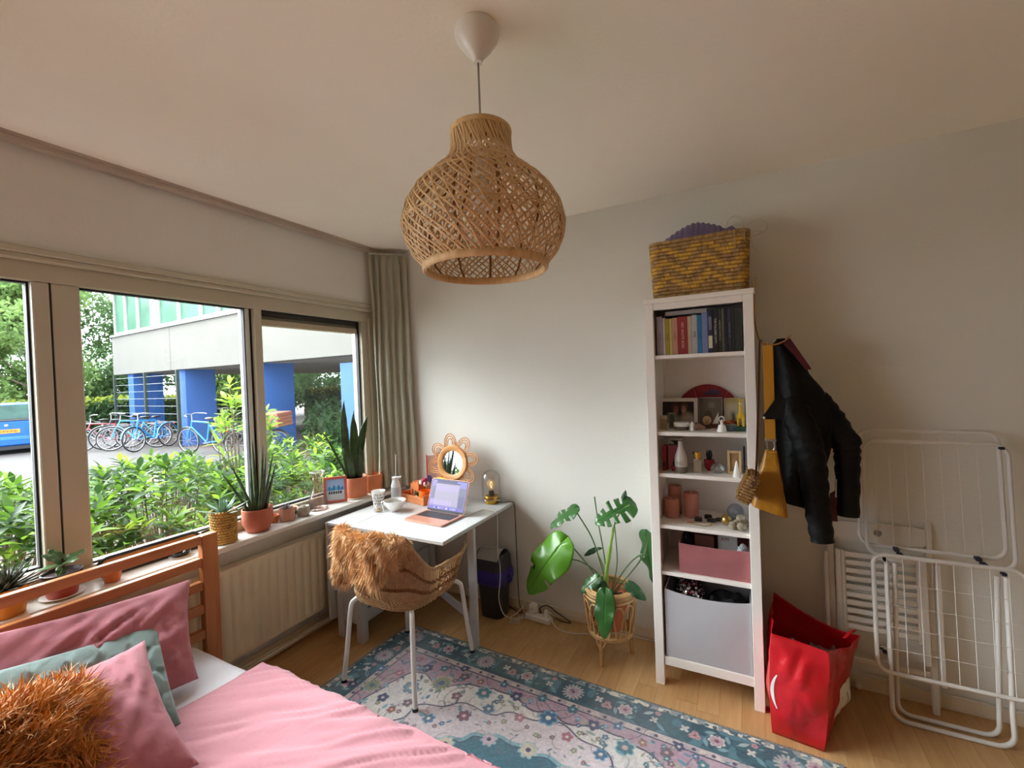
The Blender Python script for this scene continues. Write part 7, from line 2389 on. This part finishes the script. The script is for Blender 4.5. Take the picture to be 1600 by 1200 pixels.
# snake plant
t = thing('snake_plant', 'broad leaved snake plant in a terracotta pot by the window corner', 'plant', (0.026, -0.438, ZS_))
part('saucer', G().lathe([(0.0001, 0), (0.082, 0), (0.088, 0.008), (0.086, 0.010), (0.08, 0.005), (0.0001, 0.005)], 40), M('cream_saucer', '#d9cdb8', 0.6), t)
part('pot', G().lathe([(0.0001, 0.0055), (0.076, 0.0055), (0.080, 0.010), (0.084, 0.146), (0.082, 0.149), (0.077, 0.147), (0.076, 0.12), (0.0001, 0.115)], 40), TERR, t)
soil(t, 0.076, 0.132)
def blade(pts, wds, facing, twist=0.0):
    P = spline(pts, 6)
    n = len(P)
    g = G()
    for i in range(n):
        tt = i / (n - 1)
        k = tt * (len(wds) - 1)
        j = min(len(wds) - 2, int(k))
        w_ = wds[j] * (1 - k + j) + wds[j + 1] * (k - j)
        d = (P[min(i + 1, n - 1)] - P[max(0, i - 1)]).normalized()
        f_ = Matrix.Rotation(twist * tt, 3, 'Z') @ Vector(facing)
        x = d.cross(f_).normalized()
        z = x.cross(d)
        for q in (-1, -.5, 0, .5, 1):
            g.v.append(tuple(P[i] + x * (w_ * q) - z * (0.18 * w_ * (1 - q * q))))
    for i in range(n - 1):
        for q in range(4):
            g.f.append((i * 5 + q, i * 5 + q + 1, (i + 1) * 5 + q + 1, (i + 1) * 5 + q)); g.mi.append(0)
    o = part('leaf', g, SANS, t, ang=80)
    md = o.modifiers.new('t', 'SOLIDIFY'); md.thickness = 0.003
for pts, wds, fc_, tw in (
        ([(-.01, -.035, .13), (-.02, -.05, .35), (-.02, -.058, .52), (-.01, -.060, .70)], [.016, .027, .027, .022, .001], (.75, -.65, .1), .5),
        ([(.015, .0, .13), (.01, .0, .33), (.0, .01, .48), (-.005, .012, .595)], [.016, .029, .030, .022, .001], (.85, -.5, 0), -.4),
        ([(0, .035, .13), (.0, .055, .30), (.01, .085, .45), (.02, .125, .57)], [.014, .024, .027, .022, .001], (.7, -.7, .2), .4),
        ([(-.02, .02, .13), (-.03, .03, .4), (-.03, .045, .62)], [.014, .025, .026, .001], (.9, -.3, 0), .6),
        ([(.02, -.03, .13), (.025, -.06, .28), (.01, -.075, .33), (.0, -.09, .36)], [.016, .028, .024, .001], (.9, -.4, .2), .2),
        ([(-.005, -.045, .13), (-.01, -.13, .30), (-.0, -.22, .45), (.005, -.27, .50), (.0, -.325, .56)], [.009, .010, .009, .008, .001], (.5, -.4, .7), 1.0),
        ([(.03, .02, .13), (.04, .03, .26), (.045, .02, .36)], [.014, .022, .020, .001], (.9, -.4, .1), -.3),
        ([(-.03, -.01, .13), (-.045, .0, .33), (-.05, .005, .50)], [.013, .022, .022, .001], (.8, .3, .1), .3)):
    blade(pts, wds, fc_, tw)
t = thing('flower_pot', 'empty orange terracotta pot at the right end of the sill', 'pot', (0.020, -0.262, ZS_))
pot(t, 0.068, 0.075, 0.130, TERO, t=.009)
part('inner_soil', G().lathe([(0.0001, 0.08), (0.06, 0.08)], 24), SOIL, t)
# wall hooks behind the letter stand
t = thing('wall_hook', 'clear plastic hook strip stuck on the wall behind the desk tray', 'hook', (0.455, -0.001, 0.975))
part('plate', G().bb((-0.016, -0.006, -0.06), (0.016, 0.0, 0.11), 0.003), M('milky_plastic', '#cfccc8', 0.3, alpha=.6), t, smooth=False)
for z in (0.06, -0.01):
    part('peg', G().tube([(0, -0.005, z + .02), (0, -0.03, z), (0, -0.035, z + .02)], 0.006, 8), STEEL, t)
# ================================================================ outside the window
GZ = -0.10
structure('ground', G().bb((-60, -40, GZ - .3), (-0.28, 50, GZ)), M('garden_soil', '#352f27', 0.95, var=.3, scale=3), smooth=False)
PAVE = M('grey_paving', '#3a3735', 0.9, var=.12, scale=5, bump=.2, bscale=20)
structure('path', G().bb((-24, -1.2, GZ), (-5.2, 4.3, GZ + .015)), PAVE, smooth=False)
structure('bounce_paving', G().bb((-24, -30, GZ), (-3.6, -1.2, GZ + .015)), M('bounce_paving_pale', '#c9c6bd', 0.9, var=.05, scale=3, bump=.1, bscale=20), smooth=False)  # pale ground added out of view to bounce light onto ceiling and upper wall
structure('bike_yard', G().bb((-20, 4.3, GZ), (-4.0, 7.8, GZ + .012)), M('brick_yard', '#3d2e27', 0.9, var=.15, scale=8), smooth=False)

# ---------------------------------------------------------------- building opposite
DIR = Vector((8.9, -0.45, 0)).normalized()
NRM = Vector((-DIR.y, DIR.x, 0))           # points away from us
BANG = math.atan2(DIR.y, DIR.x)
bld = thing('apartment_building', 'white concrete apartment building on blue piers across the path', 'building', (-17.25, 4.575, GZ), BANG)
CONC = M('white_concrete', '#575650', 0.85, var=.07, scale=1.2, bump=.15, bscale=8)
BLUE = M('blue_pier_paint', '#204b86', 0.7, var=.03)
WFRM = M('white_window_frame', '#8f8f8c', 0.6, var=.02)
def bp(nm, lo, hi, m, par=bld, b=0.0):
    return part(nm, G().bb(lo, hi, b), m, par, smooth=False)
LB_ = 17.5
for k in range(4):
    x0 = k * LB_ / 4
    bp('concrete_band', (x0 + .006, 0, 2.30), (x0 + LB_ / 4 - .006, 0.25, 3.63), CONC, b=.012)
bp('end_wall', (0.0, 0.26, 2.30), (0.22, 9, 3.63), CONC)
bp('sill_strip', (-0.03, -0.05, 3.63), (LB_, 0.3, 3.69), WFRM)
bp('soffit', (0.0, 0.25, 2.30), (LB_, 9.0, 2.48), M('soffit_grey', '#9c958a', 0.9, var=.15, scale=6))
bp('roof_slab', (-0.1, -0.1, 5.25), (LB_, 9, 5.45), CONC)
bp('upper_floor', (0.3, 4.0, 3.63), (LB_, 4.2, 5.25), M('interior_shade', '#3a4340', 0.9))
PG_ = M('green_pane_glass', '#3c6150', 0.3, var=.35, scale=1.5, spec=.25)
xw = 0.08
for k in range(15):
    wd = (0.95, 1.0, 1.15, 0.25, 1.35, 1.3)[k % 6]
    if wd < .5:
        bp('pillar', (xw, -0.02, 3.69), (xw + wd + .1, 0.22, 5.25), WFRM)
    else:
        f_ = part('window', G().bb((xw, 0.05, 3.69), (xw + .07, 0.17, 5.25)).bb((xw + wd - .07, 0.05, 3.69), (xw + wd, 0.17, 5.25)).bb((xw + .07, 0.05, 3.69), (xw + wd - .07, .17, 3.78)).bb((xw + .07, .05, 5.15), (xw + wd - .07, .17, 5.25)), WFRM, bld, smooth=False)
        bp('pane', (xw + .07, 0.10, 3.78), (xw + wd - .07, 0.115, 5.15), PG_, f_)
    xw += wd + (.1 if wd < .5 else 0.0)
    if xw > LB_ - 1.4:
        break
# blue piers: narrow front, long side running back under the building
for (px_, w_, d_, z1) in ((0.92, 0.43, 0.85, 2.30), (4.42, 0.60, 0.82, 2.30), (8.40, 0.55, 0.90, 2.30), (12.0, 0.75, 0.9, 2.15)):
    bp('pier', (px_, 0.10, 0), (px_ + w_, 0.10 + d_, z1), BLUE)
bp('rear_pier', (10.0, 3.2, 0), (10.9, 3.6, 2.3), M('rear_pier_slate', '#5a6a80', 0.7))
bp('rear_wall', (10.9, 4.6, 0), (14.0, 4.9, 2.3), M('rear_wall_grey', '#6c7076', 0.8))

# wire fence between the piers
fen = thing('wire_fence', 'dark post and wire fence between the blue piers', 'fence', (-17.25, 4.575, GZ), BANG)
DGR = M('dark_green_post', '#1f2a22', 0.5)
for x in (0.3, 2.72, 4.9):
    part('post', G().bb((x - .045, -0.10, 0), (x + .045, -0.02, 2.3)), DGR, fen, smooth=False)
for k in range(9):
    part('wire', G().tube([(0.3, -0.06, 0.28 + k * 0.235), (4.9, -0.06, 0.28 + k * 0.235)], 0.007, 5), M('galvanised_wire', '#6f7678', 0.6), fen)

# ---------------------------------------------------------------- bicycles
TYRE = M('tyre_rubber', '#1d1c1c', 0.8)
CHRM = M('chrome_rim', '#8a8a8c', 0.45, metal=.4)
def make_bike(name, lab, frame_mat, mud_mat, saddle='#1c1a1a', group=None, basket=None):
    b = thing(name, lab, 'bicycle', (0, 0, 0), 0, group)
    for x in (-0.54, 0.54):
        wh = part('wheel', G().tube([(x + 0.335 * math.cos(2 * PI * k / 32), 0, 0.35 + 0.335 * math.sin(2 * PI * k / 32)) for k in range(32)], 0.019, 7, closed=True), TYRE, b)
        g = G().tube([(x + 0.312 * math.cos(2 * PI * k / 32), 0, 0.35 + 0.312 * math.sin(2 * PI * k / 32)) for k in range(32)], 0.011, 6, closed=True)
        for k in range(14):
            a = 2 * PI * k / 14
            g.tube([(x, 0.02 * (-1) ** k, 0.35), (x + 0.31 * math.cos(a), 0, 0.35 + 0.31 * math.sin(a))], 0.003, 4)
        g.tube([(x, -.04, .35), (x, .04, .35)], 0.025, 8)
        part('spokes', g, CHRM, wh)
        part('mudguard', G().tube([(x + 0.365 * math.cos(a), 0, 0.35 + 0.365 * math.sin(a)) for a in [PI * (0.05 + 0.9 * k / 14) for k in range(15)]], 0.026, 6, flat=.4, up=(0, 1, 0)), mud_mat, b)
    g = G()
    bb_, st_, hd, hb_ = (-0.06, 0, 0.30), (-0.20, 0, 0.82), (0.36, 0, 0.86), (0.40, 0, 0.72)
    for a, c_ in ((bb_, st_), (bb_, hb_), (st_, hd), (hd, hb_)):
        g.tube([a, c_], 0.020, 8)
    for s in (-.05, .05):
        g.tube([bb_, (-0.54, s, 0.35)], 0.011, 6).tube([(-0.19, 0, .76), (-0.54, s, 0.35)], 0.010, 6).tube([hb_, (0.47, s * .9, .6), (0.54, s, 0.35)], 0.013, 6)
    part('frame', g, frame_mat, b)
    part('handlebar', G().tube(spline([(0.17, -.28, 1.02), (0.28, -.24, 1.04), (0.36, -.1, 1.06), (0.35, 0, 1.04), (0.36, .1, 1.06), (0.28, .24, 1.04), (0.17, .28, 1.02)], 5), 0.013, 7).tube([(0.35, 0, 1.04), (0.355, 0, .86)], 0.014, 7), CHRM, b)
    part('saddle', G().sph((-0.22, 0, 0.93), (0.14, 0.08, 0.035), 14, 8).tube([(-0.2, 0, .82), (-0.215, 0, .92)], 0.013, 7), M('saddle_%s' % saddle, saddle, 0.5), b)
    part('crank', G().tube([(-0.06, -.06, .30), (0.06, -.07, .18)], .011, 6).tube([(-0.06, .06, .30), (-.18, .07, .42)], .011, 6).lathe([(0.09, -.01), (0.09, .01)], 20, (-.06, 0, .3)), CHRM, b)
    part('rear_rack', G().tube([(-0.28, -.05, .74), (-.78, -.05, .74), (-.78, .05, .74), (-.28, .05, .74)], 0.008, 6).tube([(-.6, -.05, .74), (-.54, -.05, .36)], .006, 5).tube([(-.6, .05, .74), (-.54, .05, .36)], .006, 5), CHRM, b)
    part('tail_light', G().sph((-0.79, 0, .68), (.02, .035, .025), 8, 6), M('tail_red', '#c02a1e', 0.3), b)
    if basket:
        part('crate', G().bb((0.34, -.24, .78), (0.76, .24, 1.10), .01), M('brown_crate', basket, 0.8), b, smooth=False)
        g = G()
        for k in range(4):
            g.bb((0.333, -.245, .80 + k * .08), (0.767, .245, .84 + k * .08))
        part('crate_slats', g, M('brown_crate_slats', '#7d4a35', 0.8), b, smooth=False)
    return b
def lean(b, x, y, rz, roll):
    b.location = (x, y, GZ + .015)
    b.rotation_euler = (roll, 0, rz)
BM_ = {n_: M('bike_' + n_, c_, 0.35) for n_, c_ in (('red', '#8a1e2e'), ('white', '#85858a'), ('teal', '#357f92'), ('sky', '#1f78b4'), ('dark', '#2b2e33'), ('grey', '#7d8588'))}
BIKES = (
    ('white bicycle leaning at the left end of the bicycle row', 'white', 'white', -14.95, 3.15, -2.05, .48, '#1c1a1a'),
    ('red bicycle leaning second from the left in the row', 'red', 'white', -14.2, 3.20, -2.0, .46, '#201c1c'),
    ('black bicycle behind the red bicycle', 'dark', 'dark', -14.15, 3.72, -1.75, .12, '#1c1a1a'),
    ('pale teal bicycle with a white handlebar in the middle of the row', 'teal', 'white', -13.35, 3.55, -2.2, .22, '#1a1a1a'),
    ('bright sky blue bicycle at the right end of the row', 'sky', 'sky', -12.75, 3.75, -1.2, .08, '#1a1a1a'),
)
for lab, f_, m_, x, y, rz, roll, sd in BIKES:
    b = make_bike('bicycle', lab, BM_[f_], BM_[m_], sd, 'bicycles parked in front of the fence')
    lean(b, x, y, rz, roll)
for lab, f_, x, y, rz in (('dark bicycle in the shade behind the wire fence, left one', 'dark', -13.6, 5.6, -1.3), ('grey bicycle in the shade behind the wire fence, middle one', 'grey', -12.9, 5.8, -1.5), ('dark bicycle in the shade behind the wire fence, right one', 'dark', -12.2, 5.7, -1.2)):
    b = make_bike('bicycle', lab, BM_[f_], BM_['dark'], '#1a1a1a', 'bicycles parked behind the fence')
    lean(b, x, y, rz, .1)
b = make_bike('bicycle', 'bicycle with a brown front crate under the building', BM_['dark'], BM_['dark'], '#1a1a1a', None, '#6f412d')
lean(b, -7.45, 3.55, 0.30, .05)
b = make_bike('bicycle', 'blue bicycle left of the one with the brown crate', BM_['sky'], BM_['dark'], '#1a1a1a')
lean(b, -9.9, 3.70, -2.9, -.06)

# ---------------------------------------------------------------- blue car seen from behind
car = thing('car', 'bright blue hatchback parked beyond the bushes', 'car', (-16.35, 1.74, GZ + .015), math.radians(-14))
# local: +x towards us (rear of the car), y across
CARB = M('car_blue_paint', '#0d4f9e', 0.45, var=.02, coat=.15, spec=.35)
CARG = M('car_window_tint', '#25403a', 0.35, spec=.15, var=.3, scale=3)
CARK = M('car_dark_trim', '#1a1c1f', 0.6)
def car_sec(x, w0, z0, w1, z1, w2, z2):
    return [(x, -w0, z0), (x, -w1, z1), (x, -w2, z2), (x, -w2 * .75, z2 + .035), (x, w2 * .75, z2 + .035), (x, w2, z2), (x, w1, z1), (x, w0, z0)]
secs = [car_sec(0.0, .76, .28, .80, .62, .74, .90), car_sec(-.06, .80, .25, .84, .62, .76, 1.0), car_sec(-.30, .82, .22, .85, .66, .66, 1.40), car_sec(-.9, .82, .22, .85, .72, .62, 1.45), car_sec(-2.0, .82, .22, .85, .75, .60, 1.42), car_sec(-2.75, .82, .22, .84, .80, .66, .98), car_sec(-3.6, .78, .25, .80, .70, .64, .80)]
g = loft(secs)
g.add(secs[0], [tuple(range(8))]); g.add(secs[-1], [tuple(range(8))[::-1]])
part('body', g, CARB, car, ang=25)
def quad(nm, pts, m, t=.02, par=car):
    a = [Vector(p) for p in pts]
    n = (a[1] - a[0]).cross(a[3] - a[0]).normalized()
    if n.x < 0:
        n = -n
    g = G().add([p + n * t for p in a] + a, [(0, 1, 2, 3), (4, 7, 6, 5), (0, 4, 5, 1), (1, 5, 6, 2), (2, 6, 7, 3), (3, 7, 4, 0)])
    return part(nm, g, m, par, smooth=False)
quad('rear_window', [(-.045, -.68, 1.00), (-.045, .68, 1.00), (-.275, .58, 1.40), (-.275, -.58, 1.40)], CARG, .045)
quad('window_trim', [(-.02, -.72, .955), (-.02, .72, .955), (-.045, .70, 1.0), (-.045, -.70, 1.0)], CARK, .04)
quad('plate_recess', [(0.0, -.36, .58), (0.0, .36, .58), (-.0, .36, .76), (-.0, -.36, .76)], M('car_recess_blue', '#0f4f9e', 0.35), .006)
pl_ = quad('number_plate', [(0.006, -.26, .615), (0.006, .26, .615), (0.006, .26, .725), (0.006, -.26, .725)], M('plate_yellow', '#b57a10', 0.5), .012)
lettering('02-PX-HB', 0.095, BLACK, car, Matrix.Translation((0.02, 0, .67)) @ Matrix.Rotation(PI / 2, 4, 'Z') @ Matrix.Rotation(PI / 2, 4, 'X'))
part('badge', G().sph((0.004, 0, .84), (.012, .045, .04), 14, 8), CHRM, car)
part('bumper', G().bb((-.1, -.83, .24), (.075, .83, .52), .05), CARB, car)
part('bumper_strip', G().bb((.07, -.70, .42), (.083, .70, .46), .004), M('car_strip_blue', '#1a62b4', 0.4), car, smooth=False)
part('skirt', G().bb((-.12, -.78, .12), (.03, .78, .26), .02), CARK, car)
for s in (-1, 1):
    part('tail_lamp', G().bb((-.07, s * .79 - .055, .60), (.006, s * .79 + .055, .94), .02), M('tail_lamp_red', '#8f1418', 0.15), car)
    for x in (-.65, -2.95):
        w_ = part('wheel', G().tube([(x + .25 * math.cos(2 * PI * k / 24), s * .74, .30 + .25 * math.sin(2 * PI * k / 24)) for k in range(24)], .075, 10, closed=True), TYRE, car)
        part('hub_cap', G().lathe([(0.0001, .02), (.10, .02), (.18, 0)], 18), CHRM, w_, (x, s * .80, .30), (-s * PI / 2, 0, 0))
part('wiper', G().tube([(-.06, 0.05, .99), (-.11, .40, 1.05)], .012, 5), CARK, car)
part('roof_aerial', G().tube([(-.55, 0, 1.46), (-.72, 0, 1.62)], .008, 5), CARK, car)

# ---------------------------------------------------------------- leaves
def leaf_geo(L_, w_, seg=5, bend=.25):
    V, F = [], []
    for i in range(seg + 1):
        t = i / seg
        hw = w_ / 2 * math.sin(PI * min(1, .06 + .94 * t) ** .85)
        z = -bend * L_ * t * t
        V += [(-hw, L_ * t, z + hw * .35), (0, L_ * t, z), (hw, L_ * t, z + hw * .35)]
    for i in range(seg):
        a = i * 3
        F += [(a, a + 1, a + 4, a + 3), (a + 1, a + 2, a + 5, a + 4)]
    return V, F
LG = [leaf_mat('laurel_green', '#2c4816', '#3d601d', 0.5, 1.2, .4, .15), leaf_mat('laurel_light', '#55781f', '#6d9130', 0.5, 1.2, .4, .15), leaf_mat('laurel_deep', '#1b3317', '#28451d', 0.45, 1.2, .3, .2), leaf_mat('lime_leaf', '#5c7a26', '#6f8e32', 0.5, 2, .45, .2)]
TWIG = M('brown_twig', '#5a4a36', 0.9, var=.2)
LEAFV, LEAFF = leaf_geo(.115, .034)
leaf_mes = [raw_mesh('leaf', LEAFV, LEAFF, m) for m in LG]
CAMV = np.array([2.53, -2.70, 1.60])
def shrub(name, lab, x, y, rx, ry, h, shoots, per, n_single, mats, L_=1.0, group='shrubs under the window', zmin=.35, spread=.9):
    t = thing(name, lab, 'shrub', (x, y, GZ), 0, group)
    pos, dirs, rolls, scl = [], [], [], []
    g = G()
    for k in range(shoots):
        a = random.uniform(0, 2 * PI)
        q = random.random() ** .5
        top = math.sqrt(max(0.0, 1 - q * q))
        zz = h * (zmin + (1 - zmin) * top * random.uniform(.72, 1.0)) if random.random() < .68 else h * random.uniform(.35, .85)
        p = Vector((rx * q * math.cos(a), ry * q * math.sin(a), zz))
        if any(math.hypot(x + p.x - s_[1], y + p.y - s_[2]) + .04 < math.hypot(p.x, p.y) for s_ in SH) and name == 'laurel_shrub':
            continue
        ax = Vector((p.x / rx * .55, p.y / ry * .55, .85 + .3 * random.random())).normalized()
        if k % 2 == 0:
            base = Vector((p.x * .35, p.y * .35, 0.05))
            g.tube(bez(base, (p.x * .7, p.y * .7, zz * .5), p, 4), [.010, .009, .007, .005, .003], 5)
        o1 = ax.orthogonal().normalized()
        o2 = ax.cross(o1)
        for j in range(per):
            b = j * 2.4 + random.uniform(-.3, .3)
            up_ = 0.15 + 1.1 * (j / per) ** 1.2 + random.uniform(-.15, .15)
            d = (o1 * math.cos(b) + o2 * math.sin(b)) * spread + ax * up_
            pos.append(p + ax * (.010 * j - .05) + d.normalized() * .008)
            dirs.append(d.normalized())
            rolls.append(random.uniform(-.5, .5))
            scl.append(L_ * random.uniform(.7, 1.25))
    part('branches', g, TWIG, t, stuff=True)
    pos, dirs = np.array([tuple(p) for p in pos]), np.array([tuple(d) for d in dirs])
    R_ = frames_from(dirs, np.array(rolls))
    scl = np.array(scl)
    # those nearest the eye and highest are single leaves
    wpos = pos + np.array([x, y, GZ])
    key = np.linalg.norm(wpos - CAMV, axis=1) - 1.2 * wpos[:, 2]
    order = np.argsort(key)
    single, rest_ = order[:n_single], order[n_single:]
    for i in single:
        m4 = Matrix(R_[i].tolist()).to_4x4()
        o = link('leaf', leaf_mes[mats[random.randrange(len(mats))]], t)
        o.location = pos[i]
        o.rotation_euler = m4.to_euler()
        o.scale = (scl[i],) * 3
    mi = np.array([mats[k] for k in RNG.integers(0, len(mats), len(rest_))])
    for q in sorted(set(mats)):
        s_ = rest_[mi == q]
        if len(s_) == 0:
            continue
        V, F = scatter(LEAFV, LEAFF, pos[s_], R_[s_], scl[s_])
        o = link('foliage', raw_mesh('foliage', V, F, LG[q]), t)
        o['kind'] = 'stuff'
    return t
SH = (
    ('laurel shrub outside the left casement pane', -1.25, -2.95, .80, .85, 1.24, 100, (0, 1, 0, 2)),
    ('laurel shrub behind the wide window mullion', -1.35, -1.95, .75, .70, 1.18, 95, (0, 1, 0, 2)),
    ('laurel shrub left of centre in the middle pane', -1.30, -1.05, .72, .65, 1.14, 100, (0, 0, 1, 2)),
    ('laurel shrub seen right behind the basket pot', -1.20, -0.25, .70, .60, 1.05, 95, (0, 0, 1, 2)),
    ('laurel shrub seen behind the glass carafe in the right pane', -1.25, 0.65, .75, .70, 1.02, 95, (0, 2, 2, 1)),
    ('laurel shrub at the right edge of the right pane', -1.55, 1.65, .85, .80, 1.05, 90, (0, 2, 2, 0)),
    ('laurel shrub in the second row behind the left shrub', -2.70, -1.85, .90, .85, 1.10, 85, (0, 2, 2, 1)),
    ('laurel shrub in the second row at the middle of the window', -2.75, -0.45, .95, .85, 1.05, 85, (2, 0, 2, 1)),
    ('laurel shrub in the second row behind the right pane', -2.80, 1.15, 1.0, .95, 0.96, 85, (2, 0, 2, 1)),
)
for lab, x, y, rx, ry, h, ns, mt in SH:
    shrub('laurel_shrub', lab, x, y, rx, ry, h, int(ns * 1.6), 11, 80, mt)
shrub('lime_sapling', 'tall lime green leafy sapling in front of the blue pier', -1.75, -0.18, .30, .30, 1.78, 34, 7, 110, (3, 1, 0), 1.05, None, .5, .8)

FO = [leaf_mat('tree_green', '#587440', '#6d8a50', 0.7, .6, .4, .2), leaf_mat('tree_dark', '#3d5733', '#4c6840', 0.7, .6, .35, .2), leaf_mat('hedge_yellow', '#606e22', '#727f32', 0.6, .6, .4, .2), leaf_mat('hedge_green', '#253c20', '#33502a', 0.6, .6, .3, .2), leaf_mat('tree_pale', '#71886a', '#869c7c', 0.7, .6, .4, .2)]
QV, QF = leaf_geo(.30, .17, 2, .2)
BARK = M('grey_bark', '#5c5145', 0.95, var=.2, bump=.5, bscale=20)
def crown(n, fn, size, m, parent, nm='foliage'):
    p = np.array([fn() for _ in range(n)])
    d = RNG.normal(0, 1, (n, 3)) + np.array([0, 0, -.3])
    V, F = scatter(QV, QF, p, frames_from(d, RNG.uniform(0, 6.28, n)), size * RNG.uniform(.6, 1.4, n))
    o = link(nm, raw_mesh(nm, V, F, m), parent)
    o['kind'] = 'stuff'
def tree(name, lab, x, y, h, r, m, n=12500, zb=.18, group='trees beyond the hedge'):
    t = thing(name, lab, 'tree', (x, y, GZ), 0, group)
    part('trunk', G().tube([(0, 0, 0), (.1, .05, h * .4), (.0, .1, h * .85)], [.16, .12, .04], 8), BARK, t)
    blobs = [(random.gauss(0, r * .45), random.gauss(0, r * .45), h * (zb + (1 - zb) * random.random()), r * random.uniform(.35, .6)) for _ in range(16)]
    g = G()
    for (bx, by, bz, br) in blobs[:7]:
        g.tube(bez((.05, .05, bz * .5), (bx * .5, by * .5, bz * .7), (bx, by, bz), 4), [.05, .04, .03, .02, .01], 5)
    part('branches', g, BARK, t, stuff=True)
    def fn():
        for _ in range(40):
            bx, by, bz, br = random.choice(blobs)
            v = Vector((random.gauss(0, 1), random.gauss(0, 1), random.gauss(0, 1))).normalized() * br * random.uniform(.6, 1.05)
            d0 = math.hypot(bx + v.x, by + v.y)
            if all(math.hypot(x + bx + v.x - q[1], y + by + v.y - q[2]) > d0 - 1e-6 for q in TR):
                break
        return (bx + v.x, by + v.y, max(.4, bz + v.z * .8))
    crown(n, fn, .70, m, t)
    return t
TR = (('leafy tree at the far left beyond the blue car', -27, -1.6, 7.0, 2.6, 0), ('pale grey green tree behind the left casement pane', -31, 1.6, 9.5, 3.0, 4), ('leafy tree directly above the blue car', -27.5, 2.6, 6.2, 2.5, 0), ('leafy tree just left of the white building', -26.0, 5.2, 7.4, 2.4, 0), ('tall pale tree behind the left end of the white building', -32, 6.5, 10.0, 3.0, 4), ('dark tree seen between the left and middle blue piers', -27, 9.5, 7.0, 2.8, 1), ('leafy tree seen under the building behind the bicycles', -24, 12.5, 6.0, 2.6, 0), ('dark tree seen right of the second blue pier', -19.5, 14.0, 6.0, 2.7, 1), ('leafy tree seen under the building in the right pane', -14.0, 19.0, 7.0, 2.8, 0), ('leafy tree at the right end under the building', -8.5, 17.0, 6.0, 2.6, 1), ('dark tree beyond the car, second row', -34, -4.0, 9.0, 3.0, 1))
for lab, x, y, h, r, m in TR:
    tree('leafy_tree', lab, x, y, h, r, FO[m])
def hedge(lab, a, b, hh, wd, n=5200):
    a, b = Vector((*a, GZ)), Vector((*b, GZ))
    t = thing('hedge', lab, 'hedge', a, 0)
    d = b - a
    nn = Vector((-d.y, d.x, 0)).normalized()
    L_ = d.length
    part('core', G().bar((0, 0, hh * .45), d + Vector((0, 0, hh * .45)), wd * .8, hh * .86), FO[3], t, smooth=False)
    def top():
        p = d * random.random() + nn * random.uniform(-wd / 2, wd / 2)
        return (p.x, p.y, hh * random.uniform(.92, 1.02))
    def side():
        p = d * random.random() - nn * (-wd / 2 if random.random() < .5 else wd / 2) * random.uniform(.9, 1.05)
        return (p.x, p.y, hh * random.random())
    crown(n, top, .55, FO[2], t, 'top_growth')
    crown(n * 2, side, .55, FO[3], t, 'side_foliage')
hedge('long clipped hedge with yellow green top behind the bicycles', (-24.5, 0.8), (-15.5, 9.0), 1.42, 1.1)
hedge('clipped hedge behind the blue car', (-25.5, -9.0), (-24.6, 0.6), 1.40, 1.1, 3500)
hedge('clipped hedge seen under the building to the right', (-14.6, 10.6), (-5.0, 13.6), 1.5, 1.1, 3500)
# dark climber on the pier at the right pane
t = thing('ivy_bush', 'dark ivy bush growing against the grey wall under the building', 'shrub', (-6.85, 5.3, GZ))
part('core', G().sph((0, 0, .55), (.8, .45, .55), 14, 9), FO[3], t)
def ivy_pt():
    v = Vector((random.gauss(0, 1), random.gauss(0, 1), random.gauss(0, 1))).normalized()
    return (v.x * .95, v.y * .6, .62 + v.z * .68)
crown(1600, ivy_pt, .45, LG[2], t)
